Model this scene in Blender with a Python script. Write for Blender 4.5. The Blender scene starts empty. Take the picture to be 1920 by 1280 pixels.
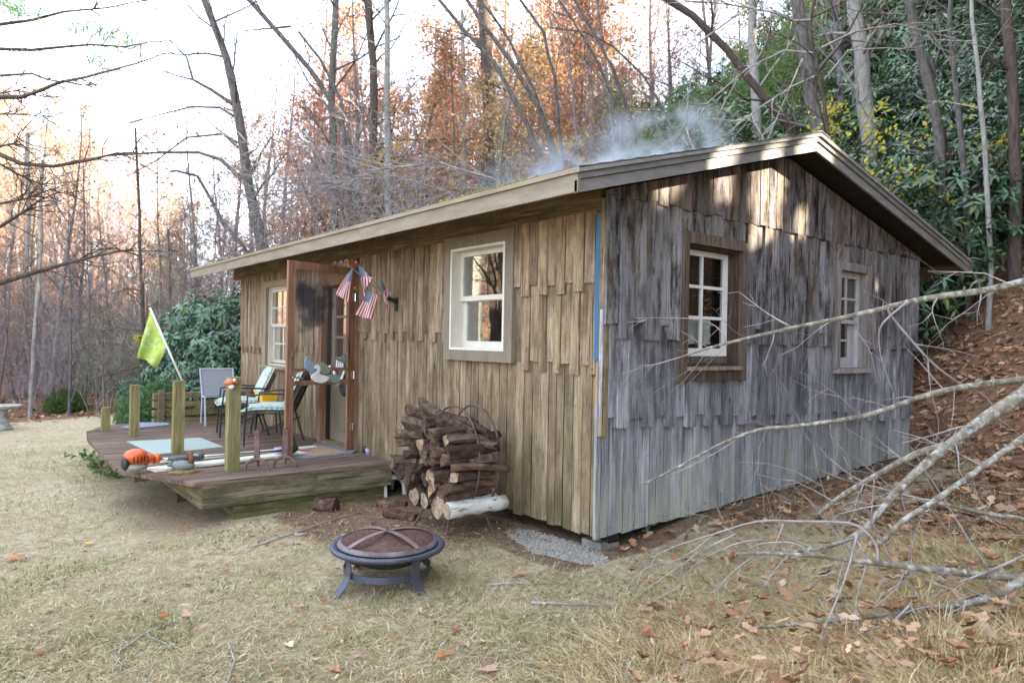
import bpy, math, random
import numpy as np
from mathutils import Vector, Matrix, noise as mnoise

S = bpy.context.scene
COL = S.collection
rad = math.radians
PI = math.pi

# ------------------------------------------------------------------ camera, sky, sun, exposure
CAM = Vector((3.523, -3.695, 1.42))
YAW, PITCH, ROLL, FOC = 2.4643, 0.0005, 0.0189, 1301.0      # focal length in pixels of a 1920 px wide frame
FW = Vector((math.cos(PITCH)*math.cos(YAW), math.cos(PITCH)*math.sin(YAW), math.sin(PITCH)))
_r = FW.cross(Vector((0, 0, 1))).normalized()
_u = _r.cross(FW)
RT = _r*math.cos(ROLL) + _u*math.sin(ROLL)
UP = -_r*math.sin(ROLL) + _u*math.cos(ROLL)
cd = bpy.data.cameras.new('camera')
cam = bpy.data.objects.new('camera', cd)
COL.objects.link(cam)
M = Matrix((RT, UP, -FW)).transposed().to_4x4()
M.translation = CAM
cam.matrix_world = M
cd.sensor_fit = 'HORIZONTAL'
cd.sensor_width = 36
cd.lens = 36*FOC/1920
cd.clip_start = 0.05
cd.clip_end = 2000
cd.dof.use_dof = True
cd.dof.focus_distance = 4.9
cd.dof.aperture_fstop = 2.8
S.camera = cam

SUN_AZ, SUN_EL = rad(45), rad(21)       # measured from +X towards +Y
SUN = Vector((math.cos(SUN_EL)*math.cos(SUN_AZ), math.cos(SUN_EL)*math.sin(SUN_AZ), math.sin(SUN_EL)))
W = bpy.data.worlds.new('World')
S.world = W
W.use_nodes = True
wn = W.node_tree
wn.nodes.clear()
sky = wn.nodes.new('ShaderNodeTexSky')
sky.sky_type = 'NISHITA'
sky.sun_disc = False
sky.sun_elevation = SUN_EL
sky.sun_rotation = PI/2 - SUN_AZ
sky.altitude = 700
sky.air_density = 1.0
sky.dust_density = 2.5
sky.ozone_density = 1.0
# thin high cloud over the whole sky, the same all round
wtc = wn.nodes.new('ShaderNodeTexCoord')
wno = wn.nodes.new('ShaderNodeTexNoise')
wno.inputs['Scale'].default_value = 2.2
wno.inputs['Detail'].default_value = 5
wmr = wn.nodes.new('ShaderNodeMapRange')
wmr.inputs['From Min'].default_value = 0.35
wmr.inputs['From Max'].default_value = 0.65
wmr.inputs['To Min'].default_value = 0.20
wmr.inputs['To Max'].default_value = 0.52
wmx = wn.nodes.new('ShaderNodeMix')
wmx.data_type = 'RGBA'
wmx.inputs['B'].default_value = (7.0, 7.2, 7.9, 1)
wbg = wn.nodes.new('ShaderNodeBackground')
wbg.inputs['Strength'].default_value = 0.10
wou = wn.nodes.new('ShaderNodeOutputWorld')
wn.links.new(wtc.outputs['Generated'], wno.inputs['Vector'])
wn.links.new(wno.outputs['Fac'], wmr.inputs['Value'])
wn.links.new(wmr.outputs['Result'], wmx.inputs['Factor'])
wn.links.new(sky.outputs['Color'], wmx.inputs['A'])
wn.links.new(wmx.outputs['Result'], wbg.inputs['Color'])
wn.links.new(wbg.outputs['Background'], wou.inputs['Surface'])

sl = bpy.data.lights.new('sun', 'SUN')
sl.energy = 4.6
sl.angle = rad(0.53)
sl.color = (1.0, 0.86, 0.66)
so = bpy.data.objects.new('sun', sl)
COL.objects.link(so)
so.rotation_euler = SUN.to_track_quat('Z', 'Y').to_euler()

S.view_settings.view_transform = 'Standard'
S.view_settings.look = 'None'
S.view_settings.gamma = 1
S.view_settings.use_curve_mapping = False
S.view_settings.exposure = 3.05
S.render.engine = 'CYCLES'
S.cycles.use_denoising = True
S.cycles.max_bounces = 8
S.cycles.transparent_max_bounces = 16
S.cycles.volume_bounces = 1
S.cycles.caustics_reflective = False
S.cycles.caustics_refractive = False

# ------------------------------------------------------------------ points of the place, read off the photograph
def ray(x, y):
    return FW + RT*((x-960)/FOC) - UP*((y-640)/FOC)
def at(x, y, d):
    return CAM + ray(x, y)*d
def on_z(x, y, z):
    d = ray(x, y); return CAM + d*((z-CAM.z)/d.z)
def on_y(x, y, v):
    d = ray(x, y); return CAM + d*((v-CAM.y)/d.y)
def on_x(x, y, v):
    d = ray(x, y); return CAM + d*((v-CAM.x)/d.x)
def sstep(a, b, x):
    t = min(1, max(0, (x-a)/(b-a))); return t*t*(3-2*t)
def hgt(x, y, fine=True):
    z = -0.10 - 0.15*sstep(-1.0, -3.2, x) - 0.10*sstep(-6, -12, x) - 0.06*sstep(-1.0, -3.0, y)
    z += 0.14*sstep(1.0, 3.0, x)*sstep(-3.5, -1.0, y)
    z += 0.13*sstep(1.2, 2.1, x + 0.25*y)*sstep(2.2, 0.6, y)*sstep(-2.6, -1.2, y)
    z += (0.085 + 0.030*y)*sstep(.2, 1.3, y)*sstep(-.35, .0, x)*sstep(8, 5.6, y)*sstep(3.5, 1.5, x)
    s = 0.26*x + 0.966*y
    q = max(0.0, s - 5.5)*(1 - sstep(5, 16, x))
    q2 = q if q < 34 else 34 + (q-34)*0.4
    z += 0.70*q2*q2/(q2+0.5)
    z -= 0.35*sstep(-13, -19, x)*(1-sstep(0, 6, q))
    dx, dy = -x+3.5, y+3.7
    if dx > 20:
        a = dy/dx
        u = math.hypot(dx, dy) - 30
        if u > 0:
            z += 0.30*u*u/(u+14)*sstep(0.33, -0.02, a)
    if fine:
        n = mnoise.noise((x*0.9, y*0.9, 3.1))*0.02 + mnoise.noise((x*3.1, y*3.1, 7.7))*0.009
        z += n*(1 + 5*min(1, q/3))
        if q > 0.3 or x < -14:
            z += mnoise.noise((x*0.35, y*0.35, 1.7))*0.25*min(1, max(q/4, (-x-14)/8, 0))
    return z
def on_g(x, y, tmax=120):
    d = ray(x, y); t = 1.5
    while t < tmax:
        p = CAM + d*t
        if p.z < hgt(p.x, p.y):
            break
        t += 0.02 if t < 15 else 0.2
    p = CAM + d*t
    p.z = hgt(p.x, p.y)
    return p

# ------------------------------------------------------------------ mesh and object helpers
WL = {}
class MB:
    def __init__(s):
        s.v = []; s.f = []; s.m = []; s.cur = 0
    def add(s, vs, fs):
        o = len(s.v)
        s.v.extend([tuple(v) for v in vs])
        for f in fs:
            s.f.append(tuple(i+o for i in f)); s.m.append(s.cur)
        return s
    def box(s, x0, x1, y0, y1, z0, z1):
        x0, x1 = min(x0, x1), max(x0, x1); y0, y1 = min(y0, y1), max(y0, y1); z0, z1 = min(z0, z1), max(z0, z1)
        return s.add([(x0,y0,z0),(x1,y0,z0),(x1,y1,z0),(x0,y1,z0),(x0,y0,z1),(x1,y0,z1),(x1,y1,z1),(x0,y1,z1)],
                     [(0,3,2,1),(4,5,6,7),(0,1,5,4),(1,2,6,5),(2,3,7,6),(3,0,4,7)])
    def bar(s, p, q, w, h, up=(0,0,1)):
        p, q = Vector(p), Vector(q); d = (q-p).normalized()
        a = d.cross(Vector(up))
        if a.length < 1e-4: a = d.cross(Vector((1,0,0)))
        a.normalize(); b = a.cross(d)
        a = a*w/2; b = b*h/2
        vs = [p-a-b, p+a-b, p+a+b, p-a+b, q-a-b, q+a-b, q+a+b, q-a+b]
        return s.add(vs, [(0,1,2,3),(7,6,5,4),(4,5,1,0),(5,6,2,1),(6,7,3,2),(7,4,0,3)])
    def tube(s, pts, rr, n=6, cap=True, jit=0.0, rng=None):
        pts = [Vector(p) for p in pts]
        if not hasattr(rr, '__len__'): rr = [rr]*len(pts)
        d = (pts[1]-pts[0]).normalized()
        a = d.orthogonal().normalized()
        o = len(s.v)
        k = len(pts)
        for i, p in enumerate(pts):
            d = (pts[min(i+1, k-1)] - pts[max(i-1, 0)])
            if d.length < 1e-9: d = Vector((0, 0, 1))
            d.normalize()
            a = (a - d*a.dot(d))
            if a.length < 1e-6: a = d.orthogonal()
            a.normalize(); b = d.cross(a)
            for j in range(n):
                t = 2*PI*j/n
                r = rr[i]*(1 + (rng.uniform(-jit, jit) if jit else 0))
                w = p + a*(math.cos(t)*r) + b*(math.sin(t)*r)
                s.v.append((w.x, w.y, w.z))
        for i in range(k-1):
            for j in range(n):
                j2 = (j+1) % n
                s.f.append((o+i*n+j, o+i*n+j2, o+(i+1)*n+j2, o+(i+1)*n+j)); s.m.append(s.cur)
        if cap:
            s.f.append(tuple(o+n-1-j for j in range(n))); s.m.append(s.cur)
            s.f.append(tuple(o+(k-1)*n+j for j in range(n))); s.m.append(s.cur)
        return s
    def lathe(s, prof, n=24, c=(0,0,0), mat=None):
        o = len(s.v); k = len(prof)
        for (r, z) in prof:
            for j in range(n):
                t = 2*PI*j/n
                v = Vector((r*math.cos(t), r*math.sin(t), z))
                if mat is not None: v = mat @ v
                s.v.append((v.x+c[0], v.y+c[1], v.z+c[2]))
        for i in range(k-1):
            for j in range(n):
                j2 = (j+1) % n
                s.f.append((o+i*n+j, o+i*n+j2, o+(i+1)*n+j2, o+(i+1)*n+j)); s.m.append(s.cur)
        return s
    def ball(s, c, r, n=12, m=7, mat=None):
        if not hasattr(r, '__len__'): r = (r, r, r)
        prof = [(math.sin(PI*i/m), -math.cos(PI*i/m)) for i in range(m+1)]
        prof[0] = (0.02, -1); prof[-1] = (0.02, 1)
        mm = Matrix.Diagonal((r[0], r[1], r[2])).to_3x3()
        if mat is not None: mm = mat.to_3x3() @ mm
        return s.lathe(prof, n, c, mm)
    def prism(s, poly, fn, d0, d1):
        n = len(poly)
        vs = [fn(u, v, d0) for u, v in poly] + [fn(u, v, d1) for u, v in poly]
        fs = [tuple(range(n-1, -1, -1)), tuple(range(n, 2*n))] + [(i, (i+1) % n, n+(i+1) % n, n+i) for i in range(n)]
        return s.add(vs, fs)
    def build(s, name, mat, parent=None, smooth=False, base=None, color=None):
        me = bpy.data.meshes.new(name)
        if parent is not None:
            off = WL[parent]
        elif base is not None:
            off = Vector(base)
        else:
            a = np.array(s.v); off = Vector(((a[:,0].min()+a[:,0].max())/2, (a[:,1].min()+a[:,1].max())/2, a[:,2].min()))
        vs = [(v[0]-off.x, v[1]-off.y, v[2]-off.z) for v in s.v]
        me.from_pydata(vs, [], s.f)
        ms = mat if isinstance(mat, (list, tuple)) else [mat]
        for m in ms: me.materials.append(m)
        if len(ms) > 1: me.polygons.foreach_set('material_index', s.m)
        if smooth: me.polygons.foreach_set('use_smooth', [True]*len(me.polygons))
        me.update()
        o = bpy.data.objects.new(name, me); COL.objects.link(o)
        WL[o] = off
        if parent is not None: o.parent = parent
        else: o.location = off
        if color: o.color = (*color, 1)
        return o

def tag(o, label=None, cat=None, group=None, kind=None):
    if label: o['label'] = label
    if cat: o['category'] = cat
    if group: o['group'] = group
    if kind: o['kind'] = kind
    return o
def thing(name, loc, label, cat, group=None):
    o = bpy.data.objects.new(name, None); COL.objects.link(o)
    o.location = loc; o.empty_display_size = 0.1
    WL[o] = Vector(loc)
    return tag(o, label, cat, group)
def copy_tree(o, parent=None):
    c = o.copy(); COL.objects.link(c)
    if parent is not None: c.parent = parent
    for ch in o.children: copy_tree(ch, c)
    return c
def soup(name, verts, faces, mat, tint=None, parent=None, smooth=False, off=(0,0,0)):
    """a mesh from numpy arrays, faces all of one size; tint = one RGB per face"""
    me = bpy.data.meshes.new(name)
    nv, (nf, k) = len(verts), faces.shape
    me.vertices.add(nv); me.vertices.foreach_set('co', (verts - np.array(off)).astype(np.float32).ravel())
    me.loops.add(nf*k); me.loops.foreach_set('vertex_index', faces.astype(np.int32).ravel())
    me.polygons.add(nf); me.polygons.foreach_set('loop_start', np.arange(0, nf*k, k, dtype=np.int32))
    if smooth: me.polygons.foreach_set('use_smooth', np.ones(nf, dtype=bool))
    if tint is not None:
        ca = me.color_attributes.new('tint', 'FLOAT_COLOR', 'CORNER')
        c = np.ones((nf, k, 4), np.float32); c[:, :, :3] = tint[:, None, :]
        ca.data.foreach_set('color', c.ravel())
    me.materials.append(mat)
    me.update(calc_edges=True); me.validate()
    o = bpy.data.objects.new(name, me); COL.objects.link(o)
    WL[o] = Vector(off)
    if parent is not None: o.parent = parent
    else: o.location = off
    return o

# ------------------------------------------------------------------ materials
def newmat(name):
    m = bpy.data.materials.new(name); m.use_nodes = True
    nt = m.node_tree; nt.nodes.clear()
    return m, nt
def nd(nt, typ, ins=None, **at_):
    n = nt.nodes.new(typ)
    for k, v in at_.items(): setattr(n, k, v)
    for k, v in (ins or {}).items():
        sck = n.inputs[k]
        if isinstance(v, bpy.types.NodeSocket): nt.links.new(v, sck)
        elif isinstance(v, (tuple, list)) and len(v) == 3 and sck.type == 'RGBA': sck.default_value = (*v, 1)
        else: sck.default_value = v
    return n
def mix(nt, f, a, b, blend='MIX'):
    n = nt.nodes.new('ShaderNodeMix'); n.data_type = 'RGBA'; n.blend_type = blend
    for k, v in (('Factor', f), ('A', a), ('B', b)):
        sck = [i for i in n.inputs if i.identifier == {'Factor': 'Factor_Float', 'A': 'A_Color', 'B': 'B_Color'}[k]][0]
        if isinstance(v, bpy.types.NodeSocket): nt.links.new(v, sck)
        elif k == 'Factor': sck.default_value = v
        else: sck.default_value = (*v, 1)
    return [o for o in n.outputs if o.identifier == 'Result_Color'][0]
def ramp(nt, f, a, b, lo=0.0, hi=1.0):
    return nd(nt, 'ShaderNodeMapRange', {'Value': f, 'From Min': a, 'From Max': b, 'To Min': lo, 'To Max': hi}).outputs['Result']
def noise(nt, vec, scale, detail=4, rough=0.55):
    return nd(nt, 'ShaderNodeTexNoise', {'Vector': vec, 'Scale': scale, 'Detail': detail, 'Roughness': rough}).outputs['Fac']
def math2(nt, op, a, b=0.5):
    n = nd(nt, 'ShaderNodeMath', operation=op)
    for i, v in enumerate((a, b)):
        if isinstance(v, bpy.types.NodeSocket): nt.links.new(v, n.inputs[i])
        else: n.inputs[i].default_value = v
    return n.outputs[0]
def coords(nt, stretch=(1,1,1), jitter=True):
    tc = nd(nt, 'ShaderNodeTexCoord').outputs['Object']
    oi = nd(nt, 'ShaderNodeObjectInfo')
    v = tc
    if jitter:
        sc = nd(nt, 'ShaderNodeVectorMath', {0: (37.0, 53.0, 71.0)}, operation='SCALE')
        nt.links.new(oi.outputs['Random'], sc.inputs['Scale'])
        ad = nd(nt, 'ShaderNodeVectorMath', {0: tc, 1: sc.outputs[0]}, operation='ADD')
        v = ad.outputs[0]
    st = nd(nt, 'ShaderNodeVectorMath', {0: v, 1: stretch}, operation='MULTIPLY')
    return tc, st.outputs[0], oi
def finish(nt, color, rough=0.8, bump=None, bstr=0.3, bdist=0.01, metal=0.0, spec=0.3, **kw):
    ins = {'Base Color': color, 'Roughness': rough, 'Metallic': metal, 'Specular IOR Level': spec}
    ins.update(kw)
    p = nd(nt, 'ShaderNodeBsdfPrincipled', ins)
    if bump is not None:
        b = nd(nt, 'ShaderNodeBump', {'Height': bump, 'Strength': bstr, 'Distance': bdist})
        nt.links.new(b.outputs['Normal'], p.inputs['Normal'])
    nd(nt, 'ShaderNodeOutputMaterial', {'Surface': p.outputs['BSDF']})
    return p
def mottled(name, c1, c2, scale=6, stretch=(1,1,1), rough=0.8, bstr=0.25, bdist=0.006, metal=0, spec=0.3, c3=None, s3=2.0, t3=(0.52, 0.68), lo=0.32, hi=0.68, objcol=True):
    m, nt = newmat(name)
    tc, v, oi = coords(nt, stretch)
    n = noise(nt, v, scale, 6, 0.6)
    c = mix(nt, ramp(nt, n, lo, hi), c1, c2)
    if c3 is not None:
        n3 = noise(nt, v, s3, 5, 0.65)
        c = mix(nt, ramp(nt, n3, t3[0], t3[1]), c, c3)
    if objcol: c = mix(nt, 1.0, c, oi.outputs['Color'], 'MULTIPLY')
    finish(nt, c, rough, n, bstr, bdist, metal, spec)
    return m
def plain(name, c, rough=0.6, metal=0, spec=0.4):
    return mottled(name, tuple(x*0.88 for x in c), tuple(min(1, x*1.08) for x in c), 5, rough=rough, bstr=0.05, metal=metal, spec=spec)

def weathered(name, dark, light, stain, algae, alg_z, axis=2, stain_amt=0.5, low=None, grain=0.85, brown=None):
    """old sawn boards: grain along one axis, dark weather stains, algae near the ground"""
    m, nt = newmat(name)
    tc, v, oi = coords(nt, (1, 1, 1))
    g = [16.0, 16.0, 16.0]; g[axis] = 1.1
    gv = nd(nt, 'ShaderNodeVectorMath', {0: v, 1: tuple(g)}, operation='MULTIPLY').outputs[0]
    n1 = noise(nt, gv, 1.6, 7, 0.65)
    g2 = [115.0, 115.0, 115.0]; g2[axis] = 2.2
    gv2 = nd(nt, 'ShaderNodeVectorMath', {0: v, 1: tuple(g2)}, operation='MULTIPLY').outputs[0]
    n2 = noise(nt, gv2, 1.0, 4, 0.6)
    c = mix(nt, ramp(nt, n1, 0.30, 0.70), dark, light)
    c = mix(nt, ramp(nt, n2, 0.42, 0.72, 0.0, grain), c, tuple(x*0.42 for x in dark))
    g5 = [70.0, 70.0, 70.0]; g5[axis] = 1.6
    ck = noise(nt, nd(nt, 'ShaderNodeVectorMath', {0: v, 1: tuple(g5)}, operation='MULTIPLY').outputs[0], 1.0, 3, 0.5)
    c = mix(nt, ramp(nt, ck, 0.62, 0.67, 0.0, 0.8), c, tuple(x*0.22 for x in dark))
    kn = nd(nt, 'ShaderNodeTexVoronoi', {'Vector': nd(nt, 'ShaderNodeVectorMath', {0: v, 1: tuple(4.5 if q != axis else 1.6 for q in range(3))}, operation='MULTIPLY').outputs[0], 'Scale': 1.0}).outputs['Distance']
    c = mix(nt, ramp(nt, kn, 0.075, 0.035, 0.0, 0.85), c, tuple(x*0.35 for x in dark))
    g3 = [9.0, 9.0, 9.0]; g3[axis] = 2.6
    gv3 = nd(nt, 'ShaderNodeVectorMath', {0: v, 1: tuple(g3)}, operation='MULTIPLY').outputs[0]
    n3 = noise(nt, gv3, 1.0, 9, 0.72)
    sep = nd(nt, 'ShaderNodeSeparateXYZ', {0: tc})
    sf = ramp(nt, n3, 0.44, 0.60, 0.0, stain_amt)
    if low is not None:      # weather stains are rarer on the lowest boards
        sf = math2(nt, 'MULTIPLY', sf, ramp(nt, sep.outputs['Z'], low[0], low[1], low[2], 1.0))
    c = mix(nt, sf, c, stain)
    if brown is not None:    # boards kept dry under the roof stay brown
        nb_ = noise(nt, gv, 0.8, 5, 0.6)
        c = mix(nt, math2(nt, 'MULTIPLY', ramp(nt, nb_, 0.44, 0.64, 0.0, 0.62), ramp(nt, sep.outputs['Z'], 1.1, 2.5, 0.12, 1.0)), c, brown)
    if algae is not None:
        az = ramp(nt, sep.outputs['Z'], alg_z[1], alg_z[0])
        n4 = noise(nt, gv3, 0.7, 4, 0.6)
        c = mix(nt, math2(nt, 'MULTIPLY', az, ramp(nt, n4, 0.36, 0.62, 0.0, 0.85)), c, algae)
    c = mix(nt, 1.0, c, oi.outputs['Color'], 'MULTIPLY')
    finish(nt, c, 0.88, math2(nt, 'SUBTRACT', math2(nt, 'MULTIPLY', n2, 0.8), ramp(nt, ck, 0.60, 0.68)), 0.6, 0.004, 0, 0.15)
    return m

M_front = weathered('front_wall_wood', (0.235,0.175,0.118), (0.50,0.395,0.275), (0.075,0.048,0.030), (0.135,0.113,0.050), (0.0, 1.5), 2, 0.60, None, 0.45)
M_gable = weathered('gable_wall_wood', (0.20,0.198,0.212), (0.53,0.535,0.585), (0.030,0.026,0.029), (0.38,0.40,0.29), (0.0, 0.7), 2, 1.0, (0.5, 1.9, 0.30), 0.7, (0.30,0.225,0.165))
M_shell = plain('dark_sheathing', (0.035,0.028,0.022), 0.95, spec=0.1)
M_fascia = mottled('tan_painted_fascia', (0.205,0.172,0.130), (0.30,0.256,0.198), 3, (1,6,6), 0.7, 0.15, c3=(0.19,0.15,0.10), s3=1.2, t3=(0.55,0.75))
M_rake = mottled('grey_painted_rake', (0.18,0.172,0.167), (0.26,0.252,0.248), 4, (6,1,6), 0.7, 0.15, c3=(0.16,0.155,0.15), s3=1.3, t3=(0.55,0.8))
M_roof = mottled('roof_shingle', (0.06,0.055,0.05), (0.13,0.12,0.11), 14, rough=0.95, c3=(0.12,0.15,0.04), s3=3, bstr=0.5)
M_soffit = mottled('soffit_board', (0.030,0.025,0.021), (0.060,0.048,0.038), 4, (1,8,8), 0.9)
M_beam = weathered('eave_beam_wood', (0.17,0.115,0.065), (0.33,0.235,0.14), (0.09,0.055,0.03), None, None, 0, 0.5)
M_casing = mottled('beige_window_casing', (0.175,0.142,0.105), (0.235,0.195,0.148), 4, (4,4,1), 0.75, 0.1)
M_brown = weathered('brown_frame_wood', (0.115,0.082,0.066), (0.25,0.188,0.150), (0.06,0.042,0.034), None, None, 2, 0.5)
M_door = weathered('red_brown_door_wood', (0.22,0.112,0.068), (0.39,0.215,0.135), (0.13,0.066,0.04), (0.26,0.20,0.12), (0.1, 0.7), 2, 0.4)
M_white = mottled('white_paint', (0.66,0.65,0.62), (0.80,0.79,0.76), 5, rough=0.5, bstr=0.05, c3=(0.55,0.52,0.47), s3=2.5, t3=(0.6,0.8))
M_vinyl = mottled('cream_vinyl', (0.60,0.56,0.48), (0.70,0.665,0.58), 5, rough=0.5, bstr=0.05)
M_cream = mottled('cream_paint', (0.52,0.48,0.40), (0.62,0.58,0.50), 5, rough=0.6, bstr=0.05)
M_greysash = mottled('grey_window_paint', (0.36,0.34,0.34), (0.50,0.48,0.48), 5, (6,6,1), 0.7, 0.2)
M_greyframe = weathered('grey_window_frame_wood', (0.22,0.19,0.175), (0.40,0.36,0.34), (0.12,0.09,0.08), None, None, 2, 0.4)
M_blue = mottled('blue_house_wrap', (0.07,0.17,0.30), (0.11,0.25,0.41), 6, (12,12,0.6), 0.6, 0.2, spec=0.3)
M_deck = weathered('deck_board_wood', (0.125,0.085,0.064), (0.30,0.228,0.182), (0.065,0.043,0.034), (0.22,0.2,0.1), (-0.6,-0.5), 1, 0.4)
M_rim = weathered('deck_rim_wood', (0.15,0.13,0.075), (0.31,0.27,0.18), (0.07,0.055,0.035), (0.16,0.17,0.06), (-0.35,0.1), 0, 0.6)
M_rimside = weathered('deck_rim_side_wood', (0.15,0.13,0.075), (0.31,0.27,0.18), (0.06,0.048,0.032), (0.16,0.17,0.06), (-0.35,0.1), 1, 0.7)
M_post = weathered('green_tinted_post_wood', (0.20,0.18,0.075), (0.40,0.35,0.18), (0.13,0.12,0.05), (0.17,0.18,0.05), (0.1,0.9), 2, 0.5)
M_whiteboard = mottled('white_plank_paint', (0.66,0.63,0.52), (0.80,0.77,0.66), 3, (3,3,3), 0.6, 0.1)
M_black = plain('black_iron', (0.018,0.019,0.02), 0.5)
M_rubber = plain('black_plastic', (0.025,0.026,0.03), 0.45)
M_steel = mottled('blue_grey_steel', (0.055,0.060,0.076), (0.105,0.112,0.142), 7, rough=0.5, metal=0.35, c3=(0.17,0.09,0.055), s3=5, t3=(0.56,0.72), spec=0.5)
M_rust = mottled('rusty_mesh', (0.045,0.025,0.020), (0.135,0.068,0.048), 55, rough=0.85, metal=0.1, c3=(0.17,0.125,0.11), s3=4, t3=(0.55,0.8))
M_ruststrap = mottled('rusty_steel', (0.15,0.10,0.095), (0.29,0.22,0.21), 9, rough=0.7, metal=0.25)
M_andiron = mottled('rusty_iron', (0.12,0.075,0.065), (0.23,0.15,0.13), 12, rough=0.75, metal=0.2)
M_chrome = plain('bright_metal', (0.6,0.6,0.6), 0.25, 1.0)
M_bark = mottled('grey_bark', (0.055,0.050,0.046), (0.165,0.150,0.135), 5, (5,5,1.2), 0.95, 0.8, 0.02, c3=(0.22,0.215,0.20), s3=1.6, t3=(0.56,0.74))
M_barkbrown = mottled('brown_bark', (0.045,0.035,0.029), (0.125,0.095,0.078), 5, (6,6,1.0), 0.95, 0.9, 0.02)
M_barkpale = mottled('pale_bark', (0.19,0.178,0.160), (0.36,0.345,0.315), 4, (4,4,1.5), 0.95, 0.6, 0.015, c3=(0.14,0.115,0.09), s3=2.2, t3=(0.55,0.7))
M_twigfar = mottled('far_tree_bark', (0.12,0.102,0.098), (0.26,0.228,0.215), 3, (3,3,1), 0.95, 0.3)  # bark colour paled to stand in for haze over the far trees
M_lichen = mottled('lichen_bark', (0.10,0.080,0.058), (0.24,0.205,0.155), 14, (1,1,1), 0.95, 0.9, 0.01, c3=(0.38,0.385,0.345), s3=26, t3=(0.48,0.66))
M_twig = mottled('bare_twig_bark', (0.19,0.165,0.16), (0.40,0.36,0.345), 8, rough=0.9)
M_logbark = mottled('log_bark', (0.028,0.018,0.013), (0.135,0.090,0.066), 26, (1,0.35,1), 0.95, 1.0, 0.02, c3=(0.22,0.165,0.125), s3=9, t3=(0.57,0.72))
M_logend = mottled('cut_log_end', (0.20,0.14,0.09), (0.44,0.34,0.24), 30, rough=0.9, c3=(0.11,0.075,0.05), s3=9, t3=(.45,.65))
M_birch = mottled('birch_bark', (0.46,0.44,0.39), (0.64,0.62,0.57), 9, (3,0.8,3), 0.85, 0.6, 0.01, c3=(0.16,0.13,0.10), s3=7, t3=(0.54,0.62))
M_stone = mottled('grey_stone', (0.20,0.205,0.20), (0.38,0.385,0.37), 9, rough=0.95, bstr=0.6, c3=(0.17,0.19,0.12), s3=5)
M_matgreen = mottled('green_outdoor_mat', (0.30,0.375,0.335), (0.38,0.45,0.40), 40, rough=0.95, bstr=0.3)
M_matgrey = mottled('grey_woven_mat', (0.10,0.105,0.125), (0.24,0.25,0.29), 45, rough=0.95, bstr=0.5)
M_matcenter = mottled('tan_woven_mat', (0.26,0.18,0.11), (0.40,0.29,0.185), 45, rough=0.95, bstr=0.5)
M_orange = plain('orange_plastic', (0.70,0.115,0.02), 0.35, spec=0.5)
M_greyplastic = plain('grey_plastic', (0.12,0.13,0.15), 0.5)
M_tank = plain('cloudy_plastic', (0.34,0.31,0.25), 0.45)
M_teal = plain('teal_paint', (0.16,0.42,0.43), 0.6)
M_yellow = plain('yellow_planter_glaze', (0.75,0.42,0.02), 0.5)
M_red = plain('red_plastic', (0.55,0.05,0.03), 0.5)
M_plasticwhite = plain('white_plastic', (0.72,0.70,0.66), 0.45)
M_duckgrey = mottled('grey_green_paint', (0.17,0.215,0.19), (0.29,0.33,0.28), 8, rough=0.7, objcol=True)
M_moss = mottled('moss', (0.10,0.12,0.02), (0.24,0.25,0.05), 30, rough=1, bstr=0.8)
M_curtain = mottled('white_lace', (0.62,0.63,0.66), (0.80,0.81,0.83), 30, rough=0.9)
M_meshgrey = mottled('grey_sling_fabric', (0.26,0.27,0.29), (0.33,0.34,0.36), 60, rough=0.9)
M_brownfig = mottled('dark_brown_wood', (0.07,0.03,0.018), (0.16,0.07,0.04), 12, rough=0.8)
M_tabletop = plain('pale_table_top', (0.55,0.50,0.44), 0.6)
M_tool = plain('dark_green_plastic', (0.035,0.042,0.04), 0.5)
M_letters = plain('aged_white_letter', (0.50,0.46,0.40), 0.7)

def leafmat(name, rough=0.6, trans=0.35, spec=0.3, objcol=True):
    m, nt = newmat(name)
    a = nd(nt, 'ShaderNodeAttribute', attribute_name='tint').outputs['Color']
    if objcol:
        a = mix(nt, 1.0, a, nd(nt, 'ShaderNodeObjectInfo').outputs['Color'], 'MULTIPLY')
    p = nd(nt, 'ShaderNodeBsdfPrincipled', {'Base Color': a, 'Roughness': rough, 'Specular IOR Level': spec})
    t = nd(nt, 'ShaderNodeBsdfTranslucent', {'Color': a})
    mx = nd(nt, 'ShaderNodeMixShader', {0: trans, 1: p.outputs[0], 2: t.outputs[0]})
    nd(nt, 'ShaderNodeOutputMaterial', {'Surface': mx.outputs[0]})
    return m
M_leaf = leafmat('autumn_leaf', 0.7, 0.45, 0.2)
M_rhodo = leafmat('glossy_evergreen_leaf', 0.36, 0.15, 0.6)
M_needle = leafmat('needle_foliage', 0.7, 0.3, 0.2)
M_blade = leafmat('grass_blade', 0.8, 0.25, 0.15)
M_litter = leafmat('fallen_leaf', 0.75, 0.15, 0.2)

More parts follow.
